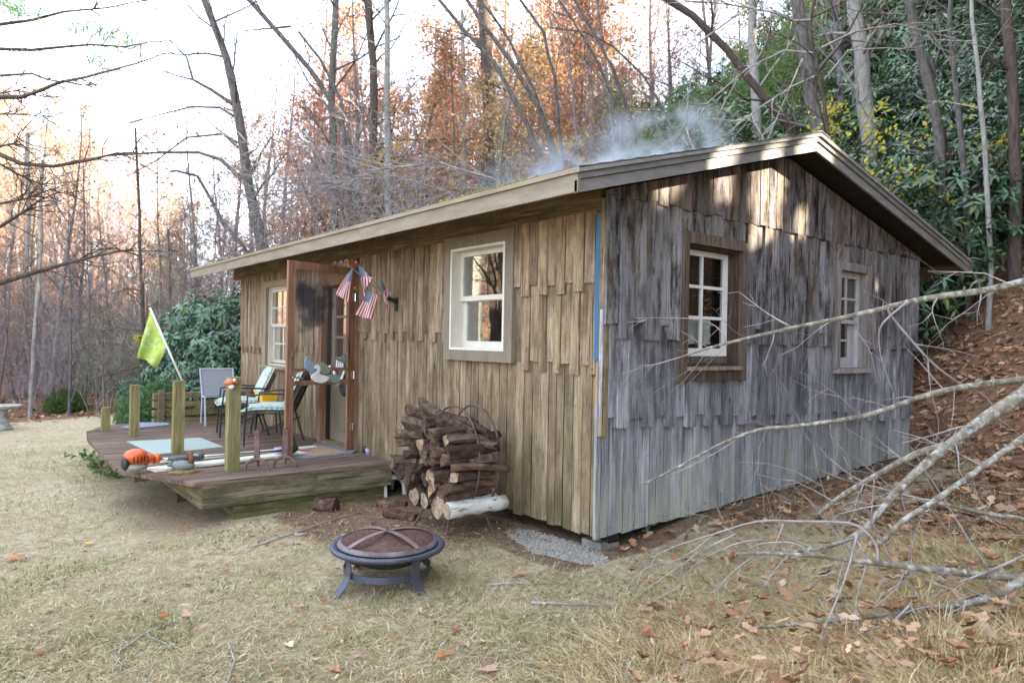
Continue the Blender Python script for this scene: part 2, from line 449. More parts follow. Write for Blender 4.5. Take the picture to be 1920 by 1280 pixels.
def glassmat(name, gain):
    m, nt = newmat(name)
    lw = nd(nt, 'ShaderNodeLayerWeight', {'Blend': 0.5}).outputs['Facing']      # Schlick's reflectance, the same from both faces of the pane
    f = math2(nt, 'MINIMUM', math2(nt, 'MULTIPLY', math2(nt, 'ADD', math2(nt, 'MULTIPLY', math2(nt, 'POWER', lw, 5.0), 0.96), 0.04), gain), 1.0)
    g = nd(nt, 'ShaderNodeBsdfGlossy', {'Roughness': 0.01, 'Color': (0.95, 0.96, 0.95)})
    t = nd(nt, 'ShaderNodeBsdfTransparent', {'Color': (0.78, 0.80, 0.78)})
    tc = nd(nt, 'ShaderNodeTexCoord').outputs['Object']
    b = nd(nt, 'ShaderNodeBump', {'Height': noise(nt, tc, 2.5, 2), 'Strength': 0.05, 'Distance': 0.02})
    nt.links.new(b.outputs['Normal'], g.inputs['Normal'])
    mx = nd(nt, 'ShaderNodeMixShader', {0: f, 1: t.outputs[0], 2: g.outputs[0]})
    nd(nt, 'ShaderNodeOutputMaterial', {'Surface': mx.outputs[0]})
    return m
M_glass = glassmat('double_pane_glass', 6.5)
M_oldglass = glassmat('old_window_glass', 1.1)
def screenmat():
    m, nt = newmat('insect_screen')
    tc = nd(nt, 'ShaderNodeTexCoord').outputs['Object']
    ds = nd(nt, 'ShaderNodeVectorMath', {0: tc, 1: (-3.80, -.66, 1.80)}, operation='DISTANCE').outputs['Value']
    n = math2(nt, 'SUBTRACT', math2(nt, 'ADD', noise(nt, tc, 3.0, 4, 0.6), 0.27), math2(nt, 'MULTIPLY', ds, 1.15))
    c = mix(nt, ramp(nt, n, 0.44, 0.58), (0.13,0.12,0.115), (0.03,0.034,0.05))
    d = nd(nt, 'ShaderNodeBsdfDiffuse', {'Color': c})
    t = nd(nt, 'ShaderNodeBsdfTransparent')
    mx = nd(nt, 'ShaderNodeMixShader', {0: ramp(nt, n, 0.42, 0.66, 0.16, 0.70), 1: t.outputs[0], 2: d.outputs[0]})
    nd(nt, 'ShaderNodeOutputMaterial', {'Surface': mx.outputs[0]})
    return m
M_screen = screenmat()
def flagmat():
    m, nt = newmat('stars_and_stripes_cloth')
    uv = nd(nt, 'ShaderNodeSeparateXYZ', {0: nd(nt, 'ShaderNodeTexCoord').outputs['UV']})
    u, v = uv.outputs[0], uv.outputs[1]
    st = math2(nt, 'LESS_THAN', math2(nt, 'MODULO', math2(nt, 'MULTIPLY', v, 6.5), 1.0), 0.5)
    c = mix(nt, st, (0.66,0.62,0.60), (0.42,0.03,0.05))
    cu = math2(nt, 'MULTIPLY', u, 27.5)
    cv = math2(nt, 'MULTIPLY', v, 19.0)
    fu = math2(nt, 'ABSOLUTE', math2(nt, 'SUBTRACT', math2(nt, 'MODULO', cu, 2.0), 1.0))
    fv = math2(nt, 'ABSOLUTE', math2(nt, 'SUBTRACT', math2(nt, 'MODULO', cv, 2.0), 1.0))
    star = math2(nt, 'GREATER_THAN', math2(nt, 'ABSOLUTE', math2(nt, 'SUBTRACT', math2(nt, 'ADD', fu, fv), 1.0)), 0.52)
    can = mix(nt, star, (0.025,0.05,0.15), (0.55,0.57,0.60))
    inc = math2(nt, 'MULTIPLY', math2(nt, 'LESS_THAN', u, 0.4), math2(nt, 'GREATER_THAN', v, 0.4615))
    c = mix(nt, inc, c, can)
    p = nd(nt, 'ShaderNodeBsdfPrincipled', {'Base Color': c, 'Roughness': 0.8})
    t = nd(nt, 'ShaderNodeBsdfTranslucent', {'Color': c})
    mx = nd(nt, 'ShaderNodeMixShader', {0: 0.3, 1: p.outputs[0], 2: t.outputs[0]})
    nd(nt, 'ShaderNodeOutputMaterial', {'Surface': mx.outputs[0]})
    return m
M_flag = flagmat()
def printcloth(name, base, spot1, spot2, scale):
    m, nt = newmat(name)
    tc = nd(nt, 'ShaderNodeTexCoord').outputs['Object']
    vo = nd(nt, 'ShaderNodeTexVoronoi', {'Vector': tc, 'Scale': scale})
    n = noise(nt, tc, scale*1.7, 2)
    c = mix(nt, math2(nt, 'LESS_THAN', vo.outputs['Distance'], 0.34), base, spot1)
    c = mix(nt, math2(nt, 'GREATER_THAN', n, 0.56), c, spot2)
    finish(nt, c, 0.9, n, 0.1)
    return m
M_floral = printcloth('floral_cushion_cloth', (0.50,0.57,0.56), (0.13,0.30,0.36), (0.40,0.52,0.22), 22)
M_dots = printcloth('yellow_green_printed_cloth', (0.46,0.56,0.11), (0.50,0.60,0.28), (0.33,0.46,0.16), 13)

def groundmat():
    m, nt = newmat('yard_ground')
    tc = nd(nt, 'ShaderNodeTexCoord').outputs['Object']
    z = nd(nt, 'ShaderNodeSeparateColor', {0: nd(nt, 'ShaderNodeAttribute', attribute_name='zone').outputs['Color']})
    n1 = noise(nt, tc, 1.1, 6, 0.65)
    n2 = noise(nt, tc, 14, 6, 0.7)
    n3 = noise(nt, tc, 60, 3, 0.6)
    n4 = noise(nt, tc, 2.7, 4, 0.6)
    lawn = mix(nt, ramp(nt, n2, 0.3, 0.7), (0.27,0.215,0.135), (0.54,0.465,0.32))
    lawn = mix(nt, ramp(nt, n1, 0.52, 0.66, 0, 0.45), lawn, (0.26,0.235,0.11))
    lawn = mix(nt, ramp(nt, n4, 0.58, 0.72, 0, 0.55), lawn, (0.20,0.135,0.085))
    dirt = mix(nt, ramp(nt, n2, 0.3, 0.7), (0.085,0.058,0.038), (0.225,0.16,0.108))
    dirt = mix(nt, ramp(nt, n3, 0.5, 0.7), dirt, (0.30,0.19,0.115))
    wood = mix(nt, ramp(nt, n2, 0.35, 0.65), (0.085,0.052,0.034), (0.26,0.15,0.09))
    grav = mix(nt, ramp(nt, n3, 0.35, 0.65), (0.25,0.225,0.19), (0.48,0.45,0.40))
    c = mix(nt, ramp(nt, math2(nt, 'ADD', z.outputs['Red'], math2(nt, 'MULTIPLY', math2(nt, 'SUBTRACT', n2, 0.5), 0.8)), 0.35, 0.65), lawn, dirt)
    c = mix(nt, ramp(nt, math2(nt, 'ADD', z.outputs['Blue'], math2(nt, 'MULTIPLY', math2(nt, 'SUBTRACT', n2, 0.5), 0.8)), 0.35, 0.65), c, wood)
    c = mix(nt, ramp(nt, math2(nt, 'ADD', z.outputs['Green'], math2(nt, 'MULTIPLY', math2(nt, 'SUBTRACT', n2, 0.5), 0.6)), 0.4, 0.6), c, grav)
    finish(nt, c, 0.95, math2(nt, 'ADD', n2, math2(nt, 'MULTIPLY', n3, 0.5)), 0.9, 0.025, 0, 0.1)
    return m
M_ground = groundmat()

# ------------------------------------------------------------------ ground
R = random.Random(11)
NP = np.random.default_rng(5)
def axis(lo, hi, c0, c1, fine, grow_):
    a = list(np.arange(c0, c1, fine))
    s = fine; x = c1
    while x < hi: a.append(x); s = min(s*grow_, 6); x += s
    a.append(hi); s = fine; x = c0-fine; b = []
    while x > lo: b.append(x); s = min(s*grow_, 6); x -= s
    b.append(lo)
    return np.array(sorted(set(b + a)))
gx = axis(-135, 45, -7.5, 4.5, 0.085, 1.09)
gy = axis(-70, 110, -4.2, 7.5, 0.085, 1.09)
GRAV = on_z(1040, 1030, -0.13)
def zone(x, y):
    dirt = wood = grav = 0.0
    # bare earth round the deck, the woodpile and along the wall
    nx_ = mnoise.noise((x*1.7, y*1.7, 11))*.38 + mnoise.noise((x*5, y*5, 12))*.16
    d = math.hypot((x+1.9)/1.5, (y+0.9)/0.62) + nx_
    dirt = max(dirt, sstep(1.5, 0.5, d))
    d = math.hypot((x+3.7)/1.6, (y+2.0)/0.60) + nx_
    dirt = max(dirt, sstep(1.6, 0.3, d)*0.55)
    if -8.3 < x < 0.2 and -0.5 < y < 6: dirt = 1.0
    s = 0.26*x + 0.966*y
    wood = sstep(4.4, 5.6, s)*sstep(-9.5, -6, x)*0.6 + sstep(5.3, 6.2, s)*0.4
    wood = max(wood, sstep(0.25, 1.2, x)*sstep(0.7, 2.6, y)*0.85, sstep(0.1, 0.25, x)*sstep(0.9, 0.3, x)*sstep(0.2, 1.5, y)*0.8)
    if x < -13: wood = max(wood, sstep(-13.6, -15.2, x + 0.4*math.sin(y*0.7)))
    d = math.hypot((x-GRAV.x)/0.44, (y-GRAV.y)/0.17) + nx_*1.3
    grav = sstep(1.3, 0.6, d)
    if 5.6 < s < 7.4 and x > -2.5: dirt = max(dirt, 0.5)
    return dirt, grav, min(1, wood)
XX, YY = np.meshgrid(gx, gy)
gv = np.empty((XX.size, 3)); gz = np.ones((XX.size, 4), np.float32)
for i, (x, y) in enumerate(zip(XX.ravel(), YY.ravel())):
    gv[i] = (x, y, hgt(x, y)); gz[i, :3] = zone(x, y)
nx, ny = len(gx), len(gy)
ii = np.arange(nx*ny).reshape(ny, nx)
gf = np.stack([ii[:-1,:-1], ii[:-1,1:], ii[1:,1:], ii[1:,:-1]], -1).reshape(-1, 4)
ground = soup('ground', gv, gf, M_ground, smooth=True)
ca = ground.data.color_attributes.new('zone', 'FLOAT_COLOR', 'POINT')
ca.data.foreach_set('color', gz.ravel())
tag(ground, 'pale autumn lawn rising into a leaf covered wooded bank', 'ground', kind='structure')

# ------------------------------------------------------------------ cabin
LEN, DEP = 8.128, 5.314
HW = 2.49                       # height of the line under the gable boards
OV, EV, EV2, OV2 = 0.361, 0.65, 0.682, 0.576
ZE = 2.367                      # underside of the fascia
RY, RZ = 2.28, 3.173            # ridge: underside of the rake boards
cabin = thing('cabin', (0,0,0), 'weathered grey and brown board cabin with low gable roof and open porch deck', 'cabin')
PF = lambda u, v, d: (u, -d, v)       # front wall: u along the wall, v up, d out
PG = lambda u, v, d: (d, u, v)        # gable wall
def ub(mb, P, u0, u1, v0, v1, d0, d1):
    a, b = P(u0, v0, d0), P(u1, v1, d1)
    mb.box(a[0], b[0], a[1], b[1], a[2], b[2])
def rake_z(y):                  # underside of the rake boards
    if y < RY: return ZE + (RZ-ZE)*(y+EV)/(RY+EV)
    return RZ - (RZ-ZE)*(y-RY)/(DEP+EV2-RY)

FW1 = (-2.0, -0.972, 1.243, 2.372)      # casing of the near front window
FW2 = (-6.98, -5.94, 0.95, 2.25)
DOOR = (-4.93, -3.90, 0.10, 2.36)        # door opening with its frame
GW1 = (0.765, 1.672, 1.130, 2.325)
GW2 = (3.285, 4.042, 1.160, 2.308)

def wall_cells(u0, u1, v0, v1, holes):
    us = sorted({u0, u1, *[h[0] for h in holes], *[h[1] for h in holes]})
    vs = sorted({v0, v1, *[h[2] for h in holes], *[h[3] for h in holes]})
    for a, b in zip(us, us[1:]):
        for c, d in zip(vs, vs[1:]):
            m = ((a+b)/2, (c+d)/2)
            if not any(h[0] < m[0] < h[1] and h[2] < m[1] < h[3] for h in holes):
                yield a, b, c, d
ins = lambda w, k=0.09: (w[0]+k, w[1]-k, w[2]+k, w[3]-k)
front = MB()
for a, b, c, d in wall_cells(-LEN+.03, -.03, 0.0, 2.42, [ins(FW1), ins(FW2), (DOOR[0]+.09, DOOR[1]-.09, DOOR[2], DOOR[3]-.09)]):
    ub(front, PF, a, b, c, d, -0.09, -0.012)
fwall = front.build('front_wall', M_shell, cabin)
gab = MB()
for a, b, c, d in wall_cells(.03, DEP-.03, 0.03, 2.42, [(GW1[0]+.09, GW1[1]-.065, GW1[2]+.09, GW1[3]-.09), ins(GW2)]):
    ub(gab, PG, a, b, c, d, -0.13, -0.034)
gab.prism([(.03, 2.42), (DEP-.03, 2.42), (DEP-.03, rake_z(DEP)-.02), (RY, RZ-.02), (.03, rake_z(0)-.02)], PG, -0.13, -0.034)
gwall = gab.build('gable_wall', M_shell, cabin)
for nm, f in (('back_wall', lambda m: m.box(-LEN+.1, -.1, DEP-.09, DEP-.01, 0, 2.42)), ('far_gable_wall', lambda m: (m.box(-LEN+.03, -LEN+.09, .1, DEP-.1, 0, 2.42), m.prism([(.03, 2.42), (DEP-.03, 2.42), (DEP-.03, rake_z(DEP)-.02), (RY, RZ-.02), (.03, rake_z(0)-.02)], lambda u, v, d: (-LEN+d, u, v), .03, .09)))):
    m = MB(); f(m); m.build(nm, M_soffit, cabin)
m = MB().box(-LEN+.1, -.1, .1, DEP-.1, 0.06, 0.10); m.build('floor', M_shell, cabin)

def board(P, u0, u1, v0, v1, d0, d1, rng, vtop=None, wob=0.0025):
    """one weathered board: four rings along its length, edges a little uneven, its foot cut not quite square"""
    mb = MB(); vs = []
    tilt = rng.uniform(-.006, .006); lean = rng.uniform(-.004, .004)
    for k in range(4):
        t = k/3
        for (u, side) in ((u0, 0), (u1, 1)):
            top = v1 if vtop is None else vtop[side]
            v = v0 + (top-v0)*t
            if k == 0: v += tilt*(1 if side else -1)
            uu = u + rng.uniform(-wob, wob) + lean*(1-t)
            for d in (d0, d1):
                vs.append(P(uu, v, d + (rng.uniform(-.0015, .0015) if d == d1 else 0)))
    # ring order: (u0,d0),(u0,d1),(u1,d0),(u1,d1)
    fs = []
    for k in range(3):
        o, n = 4*k, 4*k+4
        for a, b in ((1, 3), (3, 2), (2, 0), (0, 1)):
            fs.append((o+a, o+b, n+b, n+a))
    fs += [(0, 2, 3, 1), (12, 13, 15, 14)]
    if P is PG: fs = [f[::-1] for f in fs]
    return mb.add(vs, [f[::-1] for f in fs])

def spans(v0, v1, blocks):
    """the pieces of v0..v1 left over by blocks"""
    out = [(v0, v1)]
    for a, b in blocks:
        nxt = []
        for c, d in out:
            if b <= c or a >= d: nxt.append((c, d)); continue
            if a - c > .04: nxt.append((c, a))
            if d - b > .04: nxt.append((b, d))
        out = nxt
    return out
RB = random.Random(3)
def tone(rng, lo, hi, warm=0.04):
    t = rng.uniform(lo, hi)
    return (t*(1+rng.uniform(0, warm)), t, t*(1-rng.uniform(0, warm)))
NAILS = []
def lay(P, wall, u_from, u_to, width, courses, openings, name, mat, base_z, tones, top=None, dstep=0.022, thick=0.020, dbase=0.002, alt=.015):
    """courses from the top down: (z_top, z_short, z_long) or callable(u, i)"""
    n = len(courses)
    for ci, (zt, zs, zl) in enumerate(courses):
        u = u_from; i = 0
        d0 = dbase + dstep*(n-1-ci)
        while u < u_to - 0.01:
            w = width*RB.uniform(.84, 1.16)
            if u_to - u - w < width*.4: w = u_to - u
            for e in sorted(e for o_ in openings for e in o_[:2]):      # boards are ripped to end at a casing
                if u + .03 < e < u + w + .02: w = e - u; break
            g_ = RB.choice((.004, .005, .007, .010)) if P is PF else RB.choice((.005, .007, .010, .014)); a, b = u + .001, u + w - g_
            mid = u + w/2
            v1 = zt(mid) if callable(zt) else zt
            z_s = zs(mid) if callable(zs) else zs
            z_l = zl(mid) if callable(zl) else zl
            v0 = (z_l if i % 2 else z_s) + RB.uniform(-.012, .012) if ci < n-1 else z_s + RB.uniform(-.012, .012)
            # stepped out over the course below only where it overlaps
            blocks = [(o[2]-.002, o[3]+.002) for o in openings if o[0] < b - .02 and o[1] > a + .02]
            for (c, d) in spans(v0, v1, blocks):
                off = (alt if i % 2 and ci < n-1 else 0.0) + RB.uniform(0, .007)
                vt = None
                if callable(zt) and abs(d - v1) < 1e-6: vt = (zt(a), zt(b))
                o = board(P, a, b, c, d, d0 - (0.0 if ci == n-1 else .002), d0 + thick + off, RB, vt).build(name, mat, wall, color=tone(RB, *(tones[ci] if isinstance(tones[0], tuple) else tones)))
                if d - c > .25:
                    for vv in ((c+.035,) if ci < n-1 else (c+.05, c+.55, c+.95)):
                        for uu in (a+.018, b-.018):
                            if vv < d - .03: NAILS.append((0 if P is PF else 1, (uu+RB.uniform(-.004, .004), vv+RB.uniform(-.008, .008), d0+thick+off+.0016)))
            u += w; i += 1
# front wall: two courses left of the window, three right of it
ops = [(FW1[0], FW1[1], FW1[2], FW1[3])]
lay(PF, fwall, -0.972, -0.036, .098, [(2.385, 1.875, 1.795), (1.95, 1.265, 1.185), (1.35, 0.0, 0.0)], [], 'wall_board', M_front, 0, (.66, 1.14, .08), alt=.004)
lay(PF, fwall, -3.86, -0.975, .100, [(2.385, 1.495, 1.415), (1.58, 0.0, 0.0)], ops, 'wall_board', M_front, 0, (.60, 1.10, .08), alt=.004)
lay(PF, fwall, -5.94, -4.97, .100, [(2.385, 1.30, 1.22), (1.38, 0.02, 0.02)], [], 'wall_board', M_front, 0, (.70, 1.1, .05), alt=.004)
lay(PF, fwall, -6.98, -5.94, .100, [(2.385, 2.25, 2.25), (.95, 0.02, 0.02)], [], 'wall_board', M_front, 0, (.7, 1.1, .05), alt=.004)
lay(PF, fwall, -LEN, -6.98, .100, [(2.385, 1.26, 1.18), (1.34, 0.02, 0.02)], [], 'wall_board', M_front, 0, (.75, 1.1, .05), alt=.004)
# gable wall
gtop = lambda u: rake_z(u) - .004
glow = lambda u: 0.005 + 0.028*u
gops = [GW1, GW2]
s1 = lambda u: 1.575 - .005*u
l1 = lambda u: 1.465 - .010*u
s2 = lambda u: 0.885 - .040*u
l2 = lambda u: 0.800 - .040*u
lay(PG, gwall, -.066, DEP, .138, [(gtop, HW, HW-.012)], [], 'gable_board', M_gable, 0, (.42, .74, .20), dstep=0, dbase=.064, thick=.040, alt=0.0)
lay(PG, gwall, -.066, DEP, .142, [(HW+.03, s1, l1), (lambda u: s1(u)+.09, s2, l2), (lambda u: s2(u)+.09, glow, glow)], gops, 'gable_board', M_gable, 0, ((.50, 1.02, .05), (.62, 1.16, .01), (.76, 1.22, .0)), dstep=.035, thick=.026, dbase=-.020, alt=.020)
# nail heads, two to a board end
nm_ = MB()
for (p_, d_) in NAILS:
    P_ = PF if p_ == 0 else PG
    u_, v_, w_ = d_
    q = [P_(u_-.0035, v_-.0035, w_), P_(u_+.0035, v_-.0035, w_), P_(u_+.0035, v_+.0035, w_), P_(u_-.0035, v_+.0035, w_), P_(u_, v_, w_+.0025)]
    nm_.add(q, [(0,1,4), (1,2,4), (2,3,4), (3,0,4)])
o = nm_.build('nail_heads', plain('dark_nail', (.03,.025,.022), .7), cabin); o['kind'] = 'stuff'

# corner: blue wrap showing above, a bare board end below, stone footing
MB().box(-.034, .0015, -.066, -.0005, 1.30, 2.36).build('corner_wrap', M_blue, cabin)
cb = MB()
for x in (-.029, -.020, -.011, -.003): cb.box(x-.0022, x+.0022, -.0725, -.0661, 1.30, 2.36)
cb.build('corner_rib', M_blue, cabin)
MB().box(.0018, .05, -.0615, -.001, .75, 2.47).build('corner_post', M_front, cabin, color=(.8, .8, .78))
MB().box(-.034, .0015, -.046, -.0005, -.01, 1.298).build('corner_board', M_front, cabin, color=(1.15, 1.08, .95))
m = MB().box(-.22, -.02, .03, .22, -.35, -.05); m.build('footing', M_stone, cabin, color=(.7, .68, .63))
m = MB().box(-LEN, -.02, .10, .22, -.06, .03); m.box(-.22, -.10, .3, DEP, -.04, .04); m.build('sill_beam', M_shell, cabin)
# frieze under the eave
m = MB().box(-LEN-.34, -.002, -.062, -.0, 2.36, 2.63); m.build('eave_beam', M_beam, cabin)

# roof
roof = MB()
th = .03
def roofstrip(y0, z0, y1, z1, x0, x1, t, mb):
    mb.prism([(y0, z0), (y1, z1), (y1, z1+t), (y0, z0+t)], lambda u, v, d: (d, u, v), x0, x1)
zt = lambda y: rake_z(y) + .118
XR = OV - .002
roofstrip(-EV, zt(-EV), RY, zt(RY), -LEN-OV2, XR, th, roof)
roofstrip(RY+.001, zt(RY), DEP+EV2, zt(DEP+EV2), -LEN-OV2, XR, th, roof)
rf = roof.build('roof', M_soffit, cabin)
# shingle courses, each lapping the one below
RS = random.Random(8)
for side in (0, 1):
    y_e, y_r = (-EV-.035, RY) if side == 0 else (DEP+EV2+.035, RY)
    nC = 17
    for k in range(nC):
        ta, tb = k/nC, min(1, (k+1.25)/nC)
        ya, yb = y_e+(y_r-y_e)*ta, y_e+(y_r-y_e)*tb
        f = lambda y: ZE + (RZ-ZE)*((y+EV)/(RY+EV) if side == 0 else (DEP+EV2-y)/(DEP+EV2-RY)) + .118 + th
        lift = .012
        m = MB(); m.prism([(ya, f(ya)+.002+lift*.6), (yb, f(yb)+.002), (yb, f(yb)+.006), (ya, f(ya)+.010+lift*.6)], lambda u, v, d: (d, u, v), -LEN-OV2-.02, OV+.06)
        m.build('shingle_course', M_roof, rf, color=tone(RS, .8, 1.15))
m = MB()
for sg in (-1, 1):
    m.prism([(RY, zt(RY)+.045), (RY+sg*.16, zt(RY+sg*.16)+.045), (RY+sg*.16, zt(RY+sg*.16)+.056), (RY, zt(RY)+.058)], lambda u, v, d: (d, u, v), -LEN-OV2-.02, OV+.065)
m.build('ridge_cap', M_roof, rf)
# moss clumps along the roof edges
mv = []; mf = []
for k in range(420):
    if k < 150: x, y = RS.gauss(-.55, .22) if k < 110 else RS.uniform(-6, 0), -EV - .03 + abs(RS.gauss(0, .05))
    else: x, y = OV + .04 - abs(RS.gauss(0, .06)), DEP+EV2 - abs(RS.gauss(.25, .55))
    z = zt(y)+th+.012
    a = RS.uniform(0, 6.28); s = RS.uniform(.012, .03)
    o = len(mv)
    mv += [(x+s*math.cos(a), y+s*math.sin(a), z), (x+s*math.cos(a+2.1), y+s*math.sin(a+2.1), z), (x+s*math.cos(a+4.2), y+s*math.sin(a+4.2), z), (x, y, z+s*RS.uniform(.5, 1.1))]
    mf += [(o, o+1, o+3), (o+1, o+2, o+3), (o+2, o, o+3)]
b = MB().add(mv, mf).build('moss', M_moss, rf); b['kind'] = 'stuff'

# front fascia in lengths, back fascia, left barge board
for (xa, xb) in ((-LEN-OV2, -5.62), (-5.617, -2.6), (-2.597, XR+.03)):
    m = MB().box(xa, xb, -EV-.022, -EV, ZE, ZE+.125); m.build('fascia_board', M_fascia, cabin, color=tone(RS, .93, 1.03))
m = MB().box(-LEN-OV2-.02, XR+.055, -EV-.040, -EV-.023, ZE+.118, ZE+.150); m.build('drip_edge', M_fascia, cabin, color=(1.1, 1.06, .98))
MB().box(-LEN-OV2, XR, DEP+EV2, DEP+EV2+.022, ZE, ZE+.125).build('fascia_board', M_beam, cabin, color=(.75, .72, .7))
# stepped rake boards on the gable end: main board, second board, metal edge
def rake(y0, y1, lo, hi, x0, x1, name, mat, col=(1,1,1)):
    z0, z1 = rake_z(y0), rake_z(y1)
    m = MB(); m.prism([(y0, z0+lo), (y1, z1+lo), (y1, z1+hi), (y0, z0+hi)], PG, x0, x1); m.build(name, mat, cabin, color=col)
ye, yb = -EV-.022, DEP+EV2+.022
for (a, b) in ((ye, RY-.001), (RY+.001, yb)):
    rake(a, b, 0.0, .078, OV, OV+.022, 'rake_board', M_rake)
    rake(a+(.02 if a < 0 else 0), b, .083, .122, OV, OV+.040, 'rake_trim', M_rake, (.93, .93, .93))
    rake(a-(.02 if a < 0 else 0), b, .1255, .150, OV+.001, OV+.062, 'rake_edge', M_rake, (1.12, 1.12, 1.12))
# lookouts and rafter tails under the eaves
for x in np.arange(-LEN+.2, 0, 1.22):
    m = MB(); m.prism([(-EV, ZE+.03), (.0, rake_z(0)+.025), (.0, zt(0)-.002), (-EV, zt(-EV)-.002)], lambda u, v, d: (d, u, v), x, x+.05); m.build('rafter_tail', M_soffit, cabin)
# board closing the back eave
m = MB(); m.prism([(DEP+.002, 2.26), (DEP+EV2-.02, 2.30), (DEP+EV2-.02, ZE+.01), (DEP+.002, rake_z(DEP)-.02)], PG, -.05, -.025); m.build('eave_return', M_beam, cabin, color=(.42, .40, .38))
m = MB().box(-LEN, -.05, DEP, DEP+.05, 2.20, 2.46); m.build('back_eave_beam', M_beam, cabin)

def frame4(P, u0, u1, v0, v1, w, d0, d1, name, mat, parent, col=(1,1,1), wt=None, wb=None):
    """four boards round an opening, butted"""
    wt = w if wt is None else wt; wb = w if wb is None else wb
    m = MB(); ub(m, P, u0, u0+w, v0, v1, d0, d1); m.build(name, mat, parent, color=col)
    m = MB(); ub(m, P, u1-w, u1, v0, v1, d0, d1); m.build(name, mat, parent, color=col)
    m = MB(); ub(m, P, u0+w, u1-w, v1-wt, v1, d0, d1); m.build(name, mat, parent, color=col)
    if wb: m = MB(); ub(m, P, u0+w, u1-w, v0, v0+wb, d0, d1); m.build(name, mat, parent, color=col)
def ring(mb, P, u0, u1, v0, v1, w, d0, d1, wb=None):
    wb = wb or w
    ub(mb, P, u0, u0+w, v0, v1, d0, d1); ub(mb, P, u1-w, u1, v0, v1, d0, d1)
    ub(mb, P, u0+w, u1-w, v1-w, v1, d0, d1); ub(mb, P, u0+w, u1-w, v0, v0+wb, d0, d1)
def sash(P, win, u0, u1, v0, v1, w, d, mat, cols=1, rows=1, wb=None, mun=.022, glass=None):
    m = MB(); ring(m, P, u0, u1, v0, v1, w, d, d+.035, wb)
    s = m.build('sash', mat, win)
    a0, a1, b0, b1 = u0+w, u1-w, v0+(wb or w), v1-w
    m = MB(); n = 0
    for i in range(1, cols): x = a0+(a1-a0)*i/cols; ub(m, P, x-mun/2, x+mun/2, b0, b1, d+.006, d+.031); n += 1
    for j in range(1, rows):
        z = b0+(b1-b0)*j/rows
        for i in range(cols):
            xa = a0+(a1-a0)*i/cols+(mun/2 if i else 0); xb = a0+(a1-a0)*(i+1)/cols-(mun/2 if i < cols-1 else 0)
            ub(m, P, xa, xb, z-mun/2, z+mun/2, d+.006, d+.031); n += 1
    if n: m.build('muntin', mat, win)
    for i in range(cols):
        for j in range(rows):
            m = MB(); ub(m, P, a0+(a1-a0)*i/cols+.001, a0+(a1-a0)*(i+1)/cols-.001, b0+(b1-b0)*j/rows+.001, b0+(b1-b0)*(j+1)/rows-.001, d+.014, d+.018); m.build('pane', glass or M_glass, win)
def reveal(P, u0, u1, v0, v1, d0, d1, mat, win, t=.012, col=(1, 1, 1)):
    m = MB(); ring(m, P, u0, u1, v0, v1, t, d0, d1); m.build('reveal', mat, win, color=col)

# near front window: beige casing, white vinyl frame, two sashes
w = bpy.data.objects.new('front_window', None); COL.objects.link(w); w.parent = cabin; WL[w] = WL[cabin]
tag(w, 'white double hung window in a beige casing')
u0, u1, v0, v1 = FW1
frame4(PF, u0, u1, v0, v1, .105, 0.0, .086, 'casing', M_casing, w, wb=.095)
reveal(PF, u0+.105, u1-.105, v0+.095, v1-.105, -.10, .092, M_vinyl, w, .022)
a0, a1, b0, b1 = u0+.127, u1-.127, v0+.117, v1-.127
mid = (b0+b1)/2 + .015
sash(PF, w, a0, a1, mid-.028, b1, .045, -.045, M_vinyl)
sash(PF, w, a0, a1, b0, mid+.02, .055, -.085, M_vinyl, wb=.06)
# far front window behind the screen door
w = bpy.data.objects.new('front_window', None); COL.objects.link(w); w.parent = cabin; WL[w] = WL[cabin]
tag(w, 'beige double hung window beside the screen door')
u0, u1, v0, v1 = FW2
frame4(PF, u0, u1, v0, v1, .095, 0.0, .066, 'casing', M_casing, w, col=(1.35, 1.3, 1.2), wb=.06)
m = MB(); ub(m, PF, u0-.03, u1+.03, v0+.02, v0+.06, .0662, .11); m.build('sill', M_casing, w, color=(1.35, 1.3, 1.2))
reveal(PF, u0+.095, u1-.095, v0+.06, v1-.095, -.10, .02, M_cream, w, .022)
a0, a1, b0, b1 = u0+.117, u1-.117, v0+.082, v1-.117
mid = (b0+b1)/2 + .02
sash(PF, w, a0, a1, mid-.028, b1, .045, -.045, M_cream, 2, 2)
sash(PF, w, a0, a1, b0, mid+.02, .055, -.085, M_cream, 2, 2)
# large gable window: brown frame, white six-pane sash set back, lace curtain inside
w = bpy.data.objects.new('gable_window', None); COL.objects.link(w); w.parent = cabin; WL[w] = WL[cabin]
tag(w, 'brown framed window with white six pane sash and lace curtain')
u0, u1, v0, v1 = GW1
DG = .104
m = MB(); ub(m, PG, u0, u0+.085, v0, v1, 0, DG); m.build('casing', M_brown, w)
m = MB(); ub(m, PG, u1-.065, u1, v0-.01, v1-.02, 0, DG); m.build('casing', M_brown, w)
m = MB(); ub(m, PG, u0+.085, u1-.065, v1-.09, v1, 0, DG+.006); m.build('casing', M_brown, w)
m = MB(); ub(m, PG, u0+.085, u1-.065, v0, v0+.085, 0, DG-.006); m.build('apron', M_brown, w, color=(.8, .75, .75))
m = MB(); ub(m, PG, u0+.08, u1-.09, v0+.0875, v0+.118, -.02, DG+.028); m.build('sill', M_brown, w, color=(1.9, 2.0, 2.0))
reveal(PG, u0+.085, u1-.065, v0+.12, v1-.092, -.13, .06, M_brown, w, .02, (.5, .46, .44))  # reveal colour darkened to stand for the unlit recess
a0, a1, b0, b1 = u0+.098, u1-.087, v0+.20, v1-.10
m = MB(); ub(m, PG, u0+.106, u1-.086, v0+.141, v0+.199, -.12, -.03); m.build('sash_stop', M_brown, w)
